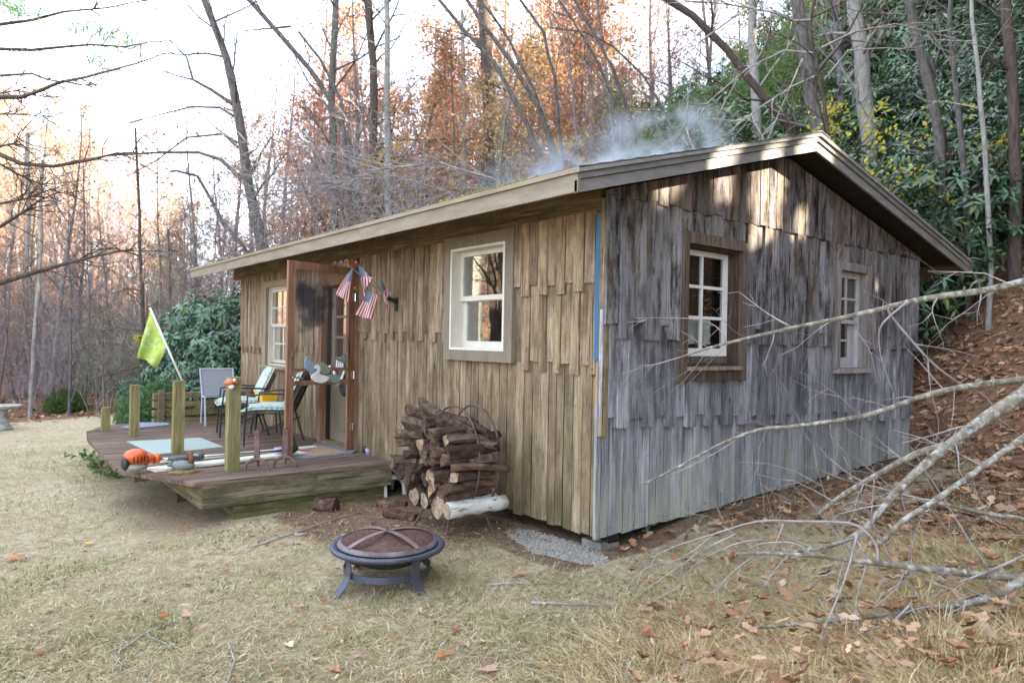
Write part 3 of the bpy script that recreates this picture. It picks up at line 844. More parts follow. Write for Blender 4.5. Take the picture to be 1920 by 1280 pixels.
sash(PG, w, a0, a1, b0, b1, .055, -.075, M_white, 2, 3, wb=.065, mun=.026, glass=M_oldglass)
cv = MB()
cz0, cz1 = v0+.30, v0+.52
cols_ = 40; vs = []; fs = []
for j in range(5):
    for i in range(cols_+1):
        uu = a0+.03+(a1-a0-.10)*i/cols_
        vs.append(PG(uu, cz1+(cz0-cz1)*j/4 + (.012*math.sin(i*1.7) if j == 0 else 0) + (.004*math.sin(i*2.3) if j == 4 else 0), -.15+.016*math.sin(i*1.05+.4*j)*(0.5+j/5)))
for j in range(4):
    for i in range(cols_): fs.append((j*(cols_+1)+i, j*(cols_+1)+i+1, (j+1)*(cols_+1)+i+1, (j+1)*(cols_+1)+i))
cv.add(vs, fs).build('curtain', M_curtain, w, smooth=True)
# small gable window
w = bpy.data.objects.new('gable_window', None); COL.objects.link(w); w.parent = cabin; WL[w] = WL[cabin]
tag(w, 'narrow grey window with small panes and a raised lower sash')
u0, u1, v0, v1 = GW2
frame4(PG, u0, u1, v0+.05, v1, .085, 0.0, .100, 'casing', M_greyframe, w, wt=.085, wb=.001)
m = MB(); ub(m, PG, u0+.02, u1+.0, v0, v0+.048, -.02, .115); m.build('sill', M_greyframe, w, color=(1.35, 1.35, 1.4))
reveal(PG, u0+.085, u1-.085, v0+.052, v1-.085, -.13, .01, M_greysash, w, .022)
a0, a1, b0, b1 = u0+.107, u1-.107, v0+.075, v1-.107
mid = (b0+b1)/2 - .01
sash(PG, w, a0, a1, mid-.03, b1, .042, -.02, M_greysash, 2, 2, glass=M_oldglass)
sash(PG, w, a0, a1-.08, b0, mid+.02, .045, -.065, M_greysash, 2, 2, wb=.085, glass=M_oldglass)
m = MB(); ub(m, PG, a1-.079, a1, b0, mid-.031, -.065, -.03); m.build('sash_stop', M_greysash, w, color=(.8, .8, .8))

# doorway: frame, inner door, sill, letters above
d0, d1, z0, z1 = DOOR
frame4(PF, d0, d1, z0, z1-.20, .085, -.10, .068, 'door_frame', M_door, cabin, wb=.0)
m = MB(); ub(m, PF, d0, d1, z1-.199, z1, 0, .067); m.build('door_header', M_door, cabin, color=(.85, .9, .9))
m = MB(); ub(m, PF, d0+.086, d1-.086, z0-.02, z0+.035, -.12, .07); m.build('door_sill', M_front, cabin, color=(1.2, 1.1, 1))
dr = bpy.data.objects.new('door', None); COL.objects.link(dr); dr.parent = cabin; WL[dr] = WL[cabin]
a0, a1, b0, b1 = d0+.10, d1-.10, z0+.04, z1-.30
sash(PF, dr, a0, a1, b0, b1, .11, -.10, M_casing, 2, 4, wb=.78, mun=.03)
m = MB(); ub(m, PF, a0+.13, a1-.13, b0+.12, b0+.66, -.064, -.058); m.build('door_panel', M_casing, dr, color=(.8, .82, .7))
m = MB(); m.ball(PF(a0+.06, b0+.92, -.03), .03, 10, 6); m.build('door_knob', M_chrome, dr, smooth=True)

def letter(P, strokes, d0, d1, w):
    m = MB()
    for (ua, va), (ub_, vb) in strokes:
        m.bar(P(ua, va, (d0+d1)/2), P(ub_, vb, (d0+d1)/2), w, d1-d0, (0, 1, 0))
    return m
def glyph(ch, x, z, h, wd):
    G = {'G': [((1,.8),(.8,1)),((.8,1),(.2,1)),((.2,1),(0,.8)),((0,.8),(0,.2)),((0,.2),(.2,0)),((.2,0),(.8,0)),((.8,0),(1,.2)),((1,.2),(1,.5)),((1,.5),(.55,.5))],
         'A': [((0,0),(0,.75)),((0,.75),(.3,1)),((.3,1),(.7,1)),((.7,1),(1,.75)),((1,.75),(1,0)),((0,.45),(1,.45))],
         '0': [((0,.1),(0,.9)),((0,.9),(.2,1)),((.2,1),(.8,1)),((.8,1),(1,.9)),((1,.9),(1,.1)),((1,.1),(.8,0)),((.8,0),(.2,0)),((.2,0),(0,.1))]}[ch]
    return [((x+a*wd, z+b*h), (x+c*wd, z+d*h)) for (a, b), (c, d) in G]
for k, ch in enumerate('GA0'):
    p = on_y((634, 645, 655)[k], 482, -.036)
    letter(PF, glyph(ch, p.x-.045, 2.225, .125, .085), .0675, .076, .026).build('letter', M_letters, cabin)

# screen door, standing open
sd = bpy.data.objects.new('screen_door', None); COL.objects.link(sd); sd.parent = cabin; WL[sd] = WL[cabin]
tag(sd, 'open red brown screen door with a stained screen')
HX, HY = -3.915, -.080
FXY = on_z(533, 862, .125)
dirv = Vector((FXY.x-HX, FXY.y-HY, 0)); DW = dirv.length; dirv.normalize()
nrm = Vector((-dirv.y, dirv.x, 0))
PS = lambda u, v, d: tuple(Vector((HX, HY, 0)) + dirv*u + nrm*d + Vector((0, 0, v)))
def sbox(u0, u1, v0, v1, d0=-.016, d1=.016): return MB().prism([(u0,v0),(u1,v0),(u1,v1),(u0,v1)], PS, d0, d1)
ZT = 2.24
sbox(0.0, .085, .135, ZT).build('stile', M_door, sd, color=(.85,.85,.85))
sbox(DW-.088, DW, .128, ZT).build('stile', M_door, sd, color=(1.12, 1.15, 1.2))
sbox(.0853, DW-.0883, ZT-.085, ZT).build('rail', M_door, sd)
sbox(.0853, DW-.0883, 1.055, 1.090).build('rail', M_door, sd)
sbox(.0853, DW-.0883, .905, .955).build('rail', M_door, sd)
sbox(.0853, DW-.0883, 1.0903, ZT-.0853, -.002, .002).build('screen', M_screen, sd)
for z in (.40, 1.0, 1.9):
    m = sbox(-.03, .05, z-.045, z+.045, .0165, .021); m.tube([PS(-.002, z-.045, .022), PS(-.002, z+.045, .022)], .008, 6); m.build('hinge', M_chrome, sd)
m = MB(); m.tube([PS(DW-.045, 1.00, .017), PS(DW-.045, 1.0, .055)], .008, 6); m.tube([PS(DW-.045, 1.0, .055), PS(DW-.17, .99, .06)], .009, 6); m.build('handle', M_chrome, sd)
m = sbox(DW-.065, DW-.025, 1.21, 1.29, .0165, .028); m.build('latch', M_chrome, sd)
# cut-out ducks fixed on the screen door
dk = thing('duck_plaque', PS(DW*.45, .9, .03), 'white and grey-green cut-out ducks hung on the rails of the screen door', 'duck plaque')
def spx(x, y, d=.03):            # photo point on the plane of the open screen door
    n = nrm; p0 = Vector((HX, HY, 0)) + n*d; r = ray(x, y); t = (p0-CAM).dot(n)/r.dot(n); q = CAM+r*t
    return ((q - p0).dot(dirv), q.z)
def cut(pts, d0, d1, name, mat, col=(1,1,1)):
    m = MB(); m.prism([spx(x, y, d0) for x, y in pts], PS, d0, d1); m.build(name, mat, dk, color=col)
cut([(575,667),(582,676),(590,684),(600,684),(600,692),(588,698),(578,697),(571,690),(570,678)], .018, .030, 'tail', M_duckgrey, (1.0, 1.15, 1.6))
cut([(588,682),(604,679),(612,684),(618,694),(616,701),(606,700),(596,693)], .0305, .042, 'wing', M_duckgrey, (1.0, 1.08, .9))
cut([(582,706),(588,700),(594,696),(600,702),(610,704),(616,707),(612,714),(602,718),(590,716),(584,711)], .043, .058, 'body', M_white, (1.0, 1.0, 1.05))
cut([(590,686),(595,683),(599,686),(600,693),(597,699),(593,699),(595,692),(589,690)], .0585, .070, 'neck', M_white)
cut([(612,703),(626,701),(636,704),(637,712),(634,718),(622,717),(613,714)], .018, .032, 'wing', M_duckgrey, (.9, 1.0, 1.0))

# door ornament hanging on the inner door
o = thing('door_ornament', PF(-4.25, .95, .02), 'dark round door ornament with a white crescent and lace hung on the inner door', 'ornament')
m = MB(); m.ball(PF(-4.24, .98, .03), (.16, .05, .26), 14, 8); m.build('backing', M_tool, o, smooth=True)
m = MB(); m.tube([PF(-4.40+.30*t, 1.04-.16*math.sin(PI*t), .095) for t in np.linspace(0, 1, 9)], [.012,.018,.02,.022,.022,.022,.02,.018,.012], 6); m.build('crescent', M_white, o, smooth=True)
m = MB()
for k in range(4): m.box(-4.33+.055*k, -4.30+.055*k, -.10, -.09, 1.06, 1.16-.01*k)
m.build('lace', M_white, o)

tag(MB().box(-LEN-.16, -LEN-.06, .06, .12, -.2, 1.42).build('teal_post', M_teal), 'teal post standing behind the far front corner of the cabin', 'post')

# ------------------------------------------------------------------ deck
ZD = 0.12
DX0, DX1 = -7.75, -3.0
deck = thing('deck', (-5.2, -1.0, -.3), 'low weathered wooden porch deck with cut-off posts in front of the cabin', 'deck')
def dfront(x):          # front edge of the deck: the ends of the boards were never trimmed straight
    pts = [(-7.75, -2.05), (-7.2, -2.30), (-6.3, -2.40), (-4.0, -2.45), (-2.99, -2.02)]
    for (a, b), (c, d) in zip(pts, pts[1:]):
        if a <= x <= c: return b+(d-b)*(x-a)/(c-a)
    return -2.0
RD = random.Random(5)
x = DX1
while x > DX0:
    w_ = RD.uniform(.132, .146)
    xa, xb = x-w_+.004, x
    yb_ = -.045 if x < -4.9 or x > -3.9 else -.125
    m = MB(); dz = RD.uniform(-.003, .003)
    ya0, ya1 = dfront(xa)+RD.uniform(-.008, .008), dfront(xb)+RD.uniform(-.008, .008)
    m.add([(xa,ya0,ZD-.036),(xb,ya1,ZD-.036),(xb,yb_,ZD-.036),(xa,yb_,ZD-.036),(xa,ya0,ZD+dz),(xb,ya1,ZD+dz+RD.uniform(-.002,.002)),(xb,yb_,ZD+dz),(xa,yb_,ZD+dz)],
          [(0,3,2,1),(4,5,6,7),(0,1,5,4),(1,2,6,5),(2,3,7,6),(3,0,4,7)])
    m.build('deck_board', M_deck, deck, color=tone(RD, .8, 1.12, .05))
    x -= w_
b = lambda *a: MB().box(*a)
b(-3.045, -3.005, -1.95, -.05, ZD-.24, ZD-.037).build('rim_joist', M_rimside, deck)
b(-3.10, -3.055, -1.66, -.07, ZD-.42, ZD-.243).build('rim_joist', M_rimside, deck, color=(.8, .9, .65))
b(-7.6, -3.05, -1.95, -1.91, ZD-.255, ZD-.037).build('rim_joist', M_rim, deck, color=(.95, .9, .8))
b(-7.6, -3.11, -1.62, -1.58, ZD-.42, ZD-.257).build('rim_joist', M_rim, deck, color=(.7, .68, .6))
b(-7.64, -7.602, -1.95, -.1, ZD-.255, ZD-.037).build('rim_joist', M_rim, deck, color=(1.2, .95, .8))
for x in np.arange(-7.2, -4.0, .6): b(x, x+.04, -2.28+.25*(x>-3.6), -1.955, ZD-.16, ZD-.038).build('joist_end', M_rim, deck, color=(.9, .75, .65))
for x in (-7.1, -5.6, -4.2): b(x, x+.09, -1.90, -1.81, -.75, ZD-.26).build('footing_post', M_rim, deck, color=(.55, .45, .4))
m = b(-3.6, -7.0, -1.5, -.2, -.6, -.14)
for (px_, py_, top, wd, hh) in ((430, 882, 708, .112, 0), (328, 850, 714, .108, 0), (247, 817, 722, .104, 0), (193, 808, 764, .10, 0)):
    p = on_z(px_, py_, ZD); d = (p-CAM).dot(FW)
    q = at(px_+2, top, d); h = q.z-ZD
    m = MB(); cx_, cy_ = p.x-.02, p.y+.03
    tx = RD.uniform(-.012, .012)
    m.add([(cx_-wd/2,cy_-wd/2,ZD-.02),(cx_+wd/2,cy_-wd/2,ZD-.02),(cx_+wd/2,cy_+wd/2,ZD-.02),(cx_-wd/2,cy_+wd/2,ZD-.02),(cx_-wd/2+tx,cy_-wd/2,ZD+h),(cx_+wd/2+tx,cy_-wd/2,ZD+h),(cx_+wd/2+tx,cy_+wd/2,ZD+h+.006),(cx_-wd/2+tx,cy_+wd/2,ZD+h+.006)],
          [(0,3,2,1),(4,5,6,7),(0,1,5,4),(1,2,6,5),(2,3,7,6),(3,0,4,7)])
    po = m.build('post', M_post, deck, color=tone(RD, .92, 1.1))
    if px_ == 430: POST_A = Vector((cx_, cy_, ZD+h))
    if px_ == 328: POST_B = Vector((cx_, cy_, ZD+h))
# low bench rails along the far side of the deck
rl = thing('plank_bench', (-7.9, -.6, ZD), 'low stack of plank rails along the far edge of the deck behind the chairs', 'bench')
for k in range(4): b(-8.05, -7.9, -1.35, -.06, ZD-.05+.13*k, ZD+.035+.13*k).build('plank', M_rim, rl, color=(1.2, 1.1, .8))
b(-7.895, -7.84, -1.30, -1.22, ZD-.2, ZD+.48).build('upright', M_rim, rl)
b(-7.895, -7.84, -.2, -.12, ZD-.2, ZD+.48).build('upright', M_rim, rl)

def sheet(pix, z, th_, name, mat, label, cat, color=None):
    ps = [on_z(x, y, z) for x, y in pix]
    n = len(ps)
    m = MB().add([(p.x, p.y, z) for p in ps] + [(p.x, p.y, z+th_) for p in ps], [tuple(range(n-1,-1,-1)), tuple(range(n, 2*n))] + [(i, (i+1) % n, n+(i+1) % n, n+i) for i in range(n)])
    return tag(m.build(name, mat, color=color), label, cat)
sheet([(290, 853), (419, 838), (375, 821), (238, 828)], ZD+.004, .008, 'outdoor_mat', M_matgreen, 'pale green outdoor mat lying flat on the deck behind the posts', 'mat')
sheet([(226, 802), (252, 804), (318, 797), (312, 793), (262, 793)], ZD+.006, .012, 'outdoor_mat', M_matgrey, 'dark grey mat at the far back corner of the deck', 'mat', (1.3, 1.4, 1.6))
# long white planks lying on the deck
for (a, bb, w_, lab, zz) in (((283, 884), (470, 853), .19, 'wide white painted plank lying along the front of the deck under the trimmer', 0), ((300, 868), (592, 840), .085, 'narrow white painted plank lying behind the wider plank on the deck', 0)):
    p, q = on_z(*a, ZD), on_z(*bb, ZD)
    if zz == 0 and w_ == .19:
        q = on_z(566, 851, ZD)
    m = MB().bar((p.x, p.y, ZD+.018), (q.x, q.y, ZD+.018), w_, .022)
    tag(m.build('white_plank', M_whiteboard), lab, 'plank')

# string trimmer: engine at the near end, shaft running back along the planks
e = on_z(258, 884, ZD+.02)
tr = thing('string_trimmer', (e.x, e.y, ZD+.03), 'orange and grey string trimmer lying on the white plank at the deck edge', 'string trimmer')
far = on_z(545, 856, ZD); dv = Vector((far.x-e.x, far.y-e.y, 0)).normalized(); sv = Vector((-dv.y, dv.x, 0))
rot = Matrix((dv, sv, Vector((0,0,1)))).transposed()
E0 = Vector((e.x, e.y, ZD+.03))
def tp(u, s_, z): return E0 + dv*u + sv*s_ + Vector((0,0,z))
m = MB(); m.ball(tp(-.02, 0, .135), (.105, .10, .072), 16, 9, rot); m.ball(tp(.05, 0, .105), (.11, .075, .055), 14, 8, rot); m.build('engine_cover', M_orange, tr, smooth=True)
m = MB()
for k in range(5): m.bar(tp(-.06+.03*k, -.097+.005*abs(k-2), .09), tp(-.06+.03*k, -.099+.005*abs(k-2), .15), .008, .008)
m.build('cooling_vent', M_rubber, tr)
m = MB(); m.ball(tp(-.02, 0, .04), (.11, .08, .042), 14, 7, rot); m.build('fuel_tank', M_tank, tr, smooth=True)
m = MB(); m.ball(tp(-.11, 0, .08), (.03, .07, .07), 12, 7, rot); m.build('starter_housing', M_rubber, tr, smooth=True)
m = MB(); m.tube([tp(.15, 0, .10), tp(.20, 0, .085)], [.055, .028], 10); m.build('clutch_cover', M_orange, tr, smooth=True)
L_ = (far-e).length
m = MB(); m.tube([tp(.2, 0, .085), tp(.9, 0, .06), tp(L_-.05, 0, .045)], .013, 8); m.build('shaft', M_chrome, tr, smooth=True)
m = MB(); m.tube([tp(.26, 0, .08), tp(.36, 0, .078), tp(.46, 0, .075), tp(.56, 0, .075), tp(.60, 0, .073)], [.018, .028, .026, .045, .03], 10); m.build('grip', M_greyplastic, tr, smooth=True)
m = MB(); m.bar(tp(.40, -.01, .035), tp(.50, -.01, .03), .02, .04); m.build('trigger', M_red, tr)
m = MB(); m.tube([tp(.86, -.055, .07), tp(.84, -.05, .13), tp(.86, 0, .165), tp(.88, .05, .13), tp(.86, .055, .07), tp(.86, 0, .05), tp(.86, -.055, .07)], .014, 6); m.build('loop_handle', M_rubber, tr, smooth=True)
m = MB(); m.ball(tp(L_, 0, .06), (.085, .07, .055), 12, 7, rot); m.bar(tp(L_-.02, -.09, .06), tp(L_-.02, .09, .06), .10, .02); m.build('cutting_head', M_tool, tr, smooth=False)
m = MB(); hp = [tp(L_+.04, -.03, .05), on_z(588, 846, ZD+.05), at(591, 829, 8.0)]; m.tube(hp, .0035, 4); m.build('cutting_line', M_red, tr)

# duck decoy on a straw nest
d0_ = on_z(343, 884, ZD)
nest = MB(); RN = random.Random(2)
for k in range(90):
    a = RN.uniform(0, 6.28); r_ = RN.uniform(.03, .15); p = d0_ + Vector((r_*math.cos(a), r_*math.sin(a), .006+RN.uniform(0, .02)))
    t = Vector((-math.sin(a), math.cos(a), RN.uniform(-.1, .1)))*RN.uniform(.03, .07)
    nest.bar(p-t, p+t, .003, .003)
tag(nest.build('straw_nest', plain('straw', (.45, .34, .16), .9)), 'small ring of loose straw under the wooden duck', 'nest')
dc = thing('duck_decoy', (d0_.x, d0_.y, ZD+.02), 'small grey-brown wooden duck decoy sitting on straw by the near post', 'duck decoy')
h_ = RT.copy(); h_.z = 0; h_.normalize(); bk = Vector((-h_.y, h_.x, 0)); rt3 = Matrix((h_, bk, Vector((0,0,1)))).transposed()
m = MB(); m.ball(d0_+Vector((0,0,.06)), (.115, .06, .05), 14, 8, rt3); m.tube([d0_-h_*.10+Vector((0,0,.07)), d0_-h_*.15+Vector((0,0,.055))], [.035, .008], 8); m.build('body', M_duckgrey, dc, smooth=True, color=(.8, .75, .8))
m = MB(); m.tube([d0_+h_*.065+Vector((0,0,.07)), d0_+h_*.085+Vector((0,0,.13)), d0_+h_*.07+Vector((0,0,.165))], [.035, .026, .03], 8); m.ball(d0_+h_*.065+Vector((0,0,.17)), (.042, .03, .032), 10, 6, rt3); m.build('head', M_brownfig, dc, smooth=True, color=(1.4, 1.6, 1.6))
m = MB(); m.tube([d0_+h_*.10+Vector((0,0,.165)), d0_+h_*.145+Vector((0,0,.158))], [.014, .008], 6); m.build('bill', M_tank, dc)

# two fire-dogs standing on the deck
def andiron(px_, py_, label):
    p = on_z(px_, py_, ZD); p.z = ZD
    t = thing('andiron', p, label, 'andiron', 'andirons on the deck')
    a = h_
    m = MB(); m.bar(p+Vector((0,0,.10)), p+Vector((0,0,.36)), .055, .018, (a.y, -a.x, 0))
    m.prism([(-.036, .36), (.036, .36), (.0, .405)], lambda u, v, d: tuple(p + a*u + bk*d + Vector((0,0,v))), -.010, .010); m.build('upright', M_andiron, t)
    m = MB()
    for s_ in (-1, 1): m.tube([p+a*.01*s_+Vector((0,0,.115)), p+a*.055*s_+Vector((0,0,.10)), p+a*.10*s_+Vector((0,0,.06)), p+a*.115*s_+Vector((0,0,0))], .014, 6)
    m.build('foot', M_andiron, t)
    m = MB(); m.tube([p+Vector((0,0,.10)), p+bk*.20-a*.06+Vector((0,0,.10)), p+bk*.23-a*.07+Vector((0,0,0))], .011, 5); m.build('log_bar', M_andiron, t)
andiron(481, 881, 'rusty iron andiron standing next to the near deck post')
andiron(534, 876, 'rusty iron andiron standing in front of the screen door edge')
g = on_z(523, 856, ZD)
m = MB(); m.lathe([(.0, 0), (.045, 0), (.05, .10), (.046, .10), (.042, .01), (0, .01)], 12, (g.x, g.y, ZD+.002)); tag(m.build('metal_cup', M_matgrey, smooth=True, color=(2.4, 2.5, 2.6)), 'grey metal cup standing behind the andiron', 'cup')

# door mat with a tan centre
dm = sheet([(596, 829), (549, 858), (577, 860), (660, 851), (668, 846)], ZD+.005, .012, 'door_mat', M_matgrey, 'grey bordered mat with a tan centre in front of the door', 'mat')
ps = [on_z(x, y, ZD+.019) for x, y in [(598, 834), (566, 853), (590, 854), (650, 847)]]
MB().add([tuple(p) for p in ps], [(0,1,2,3)]).build('mat_centre', M_matcenter, dm)
g = on_z(688, 850, ZD)
sh = thing('small_black_sprayer', (g.x, g.y, ZD), 'small black and grey object lying on the deck beside the door', 'sprayer head')
m = MB(); m.ball((g.x-.03, g.y, ZD+.045), (.05, .045, .04), 10, 6); m.build('body', M_rubber, sh, smooth=True)
m = MB(); m.tube([(g.x, g.y, ZD+.05), (g.x+.08, g.y-.02, ZD+.02)], [.022, .03], 8); m.build('nozzle', M_matgrey, sh, color=(2, 2, 2.2))

# ------------------------------------------------------------------ chairs and table by the wall
def make_chair(label):
    t = thing('patio_chair', (0,0,0), label, 'chair', 'black iron patio chairs with floral cushions')
    w2, dp, hs = .26, .25, .40          # faces +X in its own space
    k = .012
    for s_ in (-1, 1):
        m = MB(); m.tube([(dp, w2*s_, 0), (dp-.01, w2*s_, hs)], k, 6); m.build('leg', M_black, t)
        m = MB(); m.tube([(-dp-.10, w2*s_, 0), (-dp+.02, w2*s_, hs)], k, 6); m.build('leg', M_black, t)
        m = MB(); m.tube([(dp-.02, w2*s_, hs), (dp-.04, (w2+.03)*s_, hs+.20), (-.02, (w2+.035)*s_, hs+.235), (-dp-.06, w2*s_, hs+.22)], k, 6); m.build('arm', M_black, t)
    m = MB()
    for a, c in (((dp, -w2), (dp, w2)), ((dp, w2), (-dp, w2)), ((-dp, w2), (-dp, -w2)), ((-dp, -w2), (dp, -w2))): m.tube([(*a, hs), (*c, hs)], k, 6)
    for s_ in (-1, 1): m.tube([(dp*.8, w2*s_, .12), (-dp*1.2, w2*s_, .3)], .008, 5)
    m.build('seat_frame', M_black, t)
    m = MB(); m.tube([(-dp, -w2, hs), (-dp-.17, -w2, hs+.40), (-dp-.185, 0, hs+.45), (-dp-.17, w2, hs+.40), (-dp, w2, hs)], k, 6)
    for y in np.linspace(-.18, .18, 7): m.bar((-dp-.01, y, hs+.03), (-dp-.175, y, hs+.42), .026, .004, (1, 0, 0))
    m.build('backrest', M_black, t)
    def cushion(f, name):
        vs = []; fs = []; n = 8
        for side in (1, -1):
            for i in range(n+1):
                for j in range(n+1):
                    a, c = -1+2*i/n, -1+2*j/n
                    e = (1-abs(a)**5)*(1-abs(c)**5)
                    vs.append(f(a, c, side*(.012+.034*e**.5)))
        for s_ in range(2):
            o = s_*(n+1)**2
            for i in range(n):
                for j in range(n):
                    q = (o+i*(n+1)+j, o+i*(n+1)+j+1, o+(i+1)*(n+1)+j+1, o+(i+1)*(n+1)+j)
                    fs.append(q if s_ else q[::-1])
        rim = [i*(n+1) for i in range(n+1)] + [n*(n+1)+j for j in range(1, n+1)] + [i*(n+1)+n for i in range(n-1, -1, -1)] + [j for j in range(n-1, 0, -1)]
        o = (n+1)**2
        for a, c in zip(rim, rim[1:]+rim[:1]): fs.append((a, c, c+o, a+o))
        m = MB().add(vs, fs); return m.build(name, M_floral, t, smooth=True)
    cushion(lambda a, c, h: ((a*.27+.02), c*.26, hs+.055+h - .05*max(0, a-.4)), 'seat_cushion')
    cushion(lambda a, c, h: (-dp+.04-.095*(a+1) + h*1.1, c*.26, hs+.09+.205*(a+1) + h*.4), 'back_cushion')
    return t
ch = make_chair('black iron patio chair with floral cushions just behind the screen door')
p = on_z(500, 838, ZD)
ch.location = (-4.92, -.66, ZD); ch.rotation_euler = (0, 0, rad(180+58))
ch2 = copy_tree(ch); ch2['label'] = 'black iron patio chair with floral cushions farther from the door, beside the grey sling chair'
ch2.location = (-5.95, -.72, ZD); ch2.rotation_euler = (0, 0, rad(180+78))
t = thing('sling_chair', (-7.35, -.55, ZD), 'grey mesh sling chair at the far end of the deck', 'chair')
m = MB()
for s_ in (-1, 1):
    m.tube([(-7.0, -.62+.24*s_, ZD), (-7.05, -.62+.24*s_, ZD+.42)], .013, 6); m.tube([(-7.5, -.55+.24*s_, ZD), (-7.45, -.55+.24*s_, ZD+.40)], .013, 6)
    m.tube([(-7.05, -.62+.24*s_, ZD+.42), (-7.45, -.55+.24*s_, ZD+.40), (-7.60, -.55+.24*s_, ZD+.80)], .013, 6)
m.tube([(-7.60, -.80, ZD+.80), (-7.60, -.30, ZD+.80)], .013, 6)
m.build('frame', M_greyplastic, t, color=(3.5, 3.5, 3.5))
m = MB(); m.add([(-7.46, -.78, ZD+.40), (-7.46, -.32, ZD+.40), (-7.598, -.32, ZD+.79), (-7.598, -.78, ZD+.79)], [(0,1,2,3)]); m.build('back_sling', M_meshgrey, t)
m = MB(); m.add([(-7.06, -.85, ZD+.415), (-7.06, -.39, ZD+.415), (-7.45, -.32, ZD+.395), (-7.45, -.78, ZD+.395)], [(0,1,2,3)]); m.build('seat_sling', M_meshgrey, t)
t = thing('side_table', (-5.75, -.42, ZD), 'small black legged side table with a pale top between the patio chairs', 'table')
m = MB(); m.lathe([(0, ZD+.40), (.27, ZD+.40), (.28, ZD+.415), (.27, ZD+.43), (0, ZD+.43)], 20, (-5.75, -.42, 0)); m.build('table_top', M_tabletop, t)
for a in (.6, 2.2, 3.8, 5.3):
    m = MB(); m.tube([(-5.75+.24*math.cos(a), -.42+.24*math.sin(a), ZD), (-5.75+.18*math.cos(a), -.42+.18*math.sin(a), ZD+.40)], .011, 5); m.build('leg', M_black, t)
t = thing('flower_planter', (-5.68, -.46, ZD+.432), 'yellow planter with yellow-green leaves standing on the side table', 'planter')
m = MB(); m.prism([(-.13,-.085),(.13,-.085),(.13,.085),(-.13,.085)], lambda u, v, d: (-5.68+u*(1+.25*(d>.05)), -.46+v*(1+.25*(d>.05)), ZD+.432+d), 0.0, .15); m.build('pot', M_yellow, t)
RP = random.Random(4); lv = []; lf = []; lt = []
for k in range(90):
    a = RP.uniform(0, 6.28); r_ = RP.uniform(0, .15); c = Vector((-5.68+r_*math.cos(a), -.46+r_*.8*math.sin(a), ZD+.59+RP.uniform(0, .14)))
    d = Vector((RP.uniform(-1,1), RP.uniform(-1,1), RP.uniform(-.3,1))).normalized(); e_ = d.orthogonal().normalized()*.018; s_ = RP.uniform(.03, .06)
    o = len(lv); lv += [c-d*s_, c+e_, c+d*s_, c-e_]; lf.append((o, o+1, o+2, o+3)); lt.append(RP.choice([(.42,.42,.05), (.55,.42,.04), (.18,.25,.05), (.5,.38,.25)]))
soup('plant_leaves', np.array([tuple(v) for v in lv]), np.array(lf), M_leaf, np.array(lt), parent=t)
t = thing('carved_figure', (-5.90, -.58, ZD+.432), 'small dark brown carved figure on the side table left of the yellow planter', 'figurine')
m = MB(); m.ball((-5.90, -.58, ZD+.50), (.07, .06, .07), 10, 7); m.ball((-5.88, -.60, ZD+.58), (.04, .035, .045), 8, 6); m.build('body', M_brownfig, t, smooth=True)
m = MB(); m.tube([(-5.94, -.56, ZD+.45), (-5.99, -.55, ZD+.54), (-5.96, -.55, ZD+.60)], [.03, .035, .012], 7); m.build('tail', M_brownfig, t, smooth=True)

# ornament on the near post, yellow-green flag on the next
v_ = (CAM-POST_A); v_.z = 0; v_.normalize()
oc = at(432, 717, (POST_A-CAM).dot(FW)-.06)
t = thing('post_ornament', tuple(oc), 'orange and white painted ornament fixed to the top of the near deck post', 'ornament')
m = MB(); m.ball(oc, (.062, .05, .042), 10, 6); m.tube([oc-h_*.04, oc-h_*.075+Vector((0,0,-.02))], [.025, .006], 6); m.tube([oc+h_*.04, oc+h_*.075+Vector((0,0,.0))], [.025, .006], 6); m.build('body', M_orange, t, smooth=True, color=(.75, 1.3, 2.5))
m = MB(); m.ball(oc-Vector((0,0,.038))+v_*.02+h_*.012, (.04, .03, .026), 8, 5); m.ball(oc+h_*.04+Vector((0,0,.025))+v_*.03, (.02, .015, .018), 8, 5); m.build('face', M_white, t, smooth=True)
dB = (POST_B-CAM).dot(FW)
b0_, t0_ = POST_B+Vector((0,0,-.06))+Vector((0,.06,0)), at(281, 577, dB+.05)
t = thing('garden_flag', tuple(POST_B), 'yellow-green flag on a slanting white pole fixed to the second deck post', 'flag')
m = MB(); m.tube([b0_, t0_], .012, 8); m.build('pole', M_plasticwhite, t, smooth=True)
vs = []; fs = []
n, k_ = 16, 12
Fa, Fb = at(281, 579, dB+.05), at(303, 640, dB+.045)
Fa = t0_.lerp(b0_, .02); Fb = t0_.lerp(b0_, .50)
Fc, Fd = at(257, 671, dB-.02), at(293, 693, dB+.02)
for i in range(n+1):
    u = i/n
    for j in range(k_+1):
        v = j/k_
        p = (Fa*(1-v)+Fb*v)*(1-u) + (Fc*(1-v)+Fd*v)*u
        p = p + v_*(.045*math.sin(v*8.5+u*1.5)*(.2+u)) + Vector((0,0,.035*u*math.sin(v*PI))) 
        vs.append(tuple(p))
for i in range(n):
    for j in range(k_): fs.append((i*(k_+1)+j, i*(k_+1)+j+1, (i+1)*(k_+1)+j+1, (i+1)*(k_+1)+j))
MB().add(vs, fs).build('cloth', M_dots, t, smooth=True)

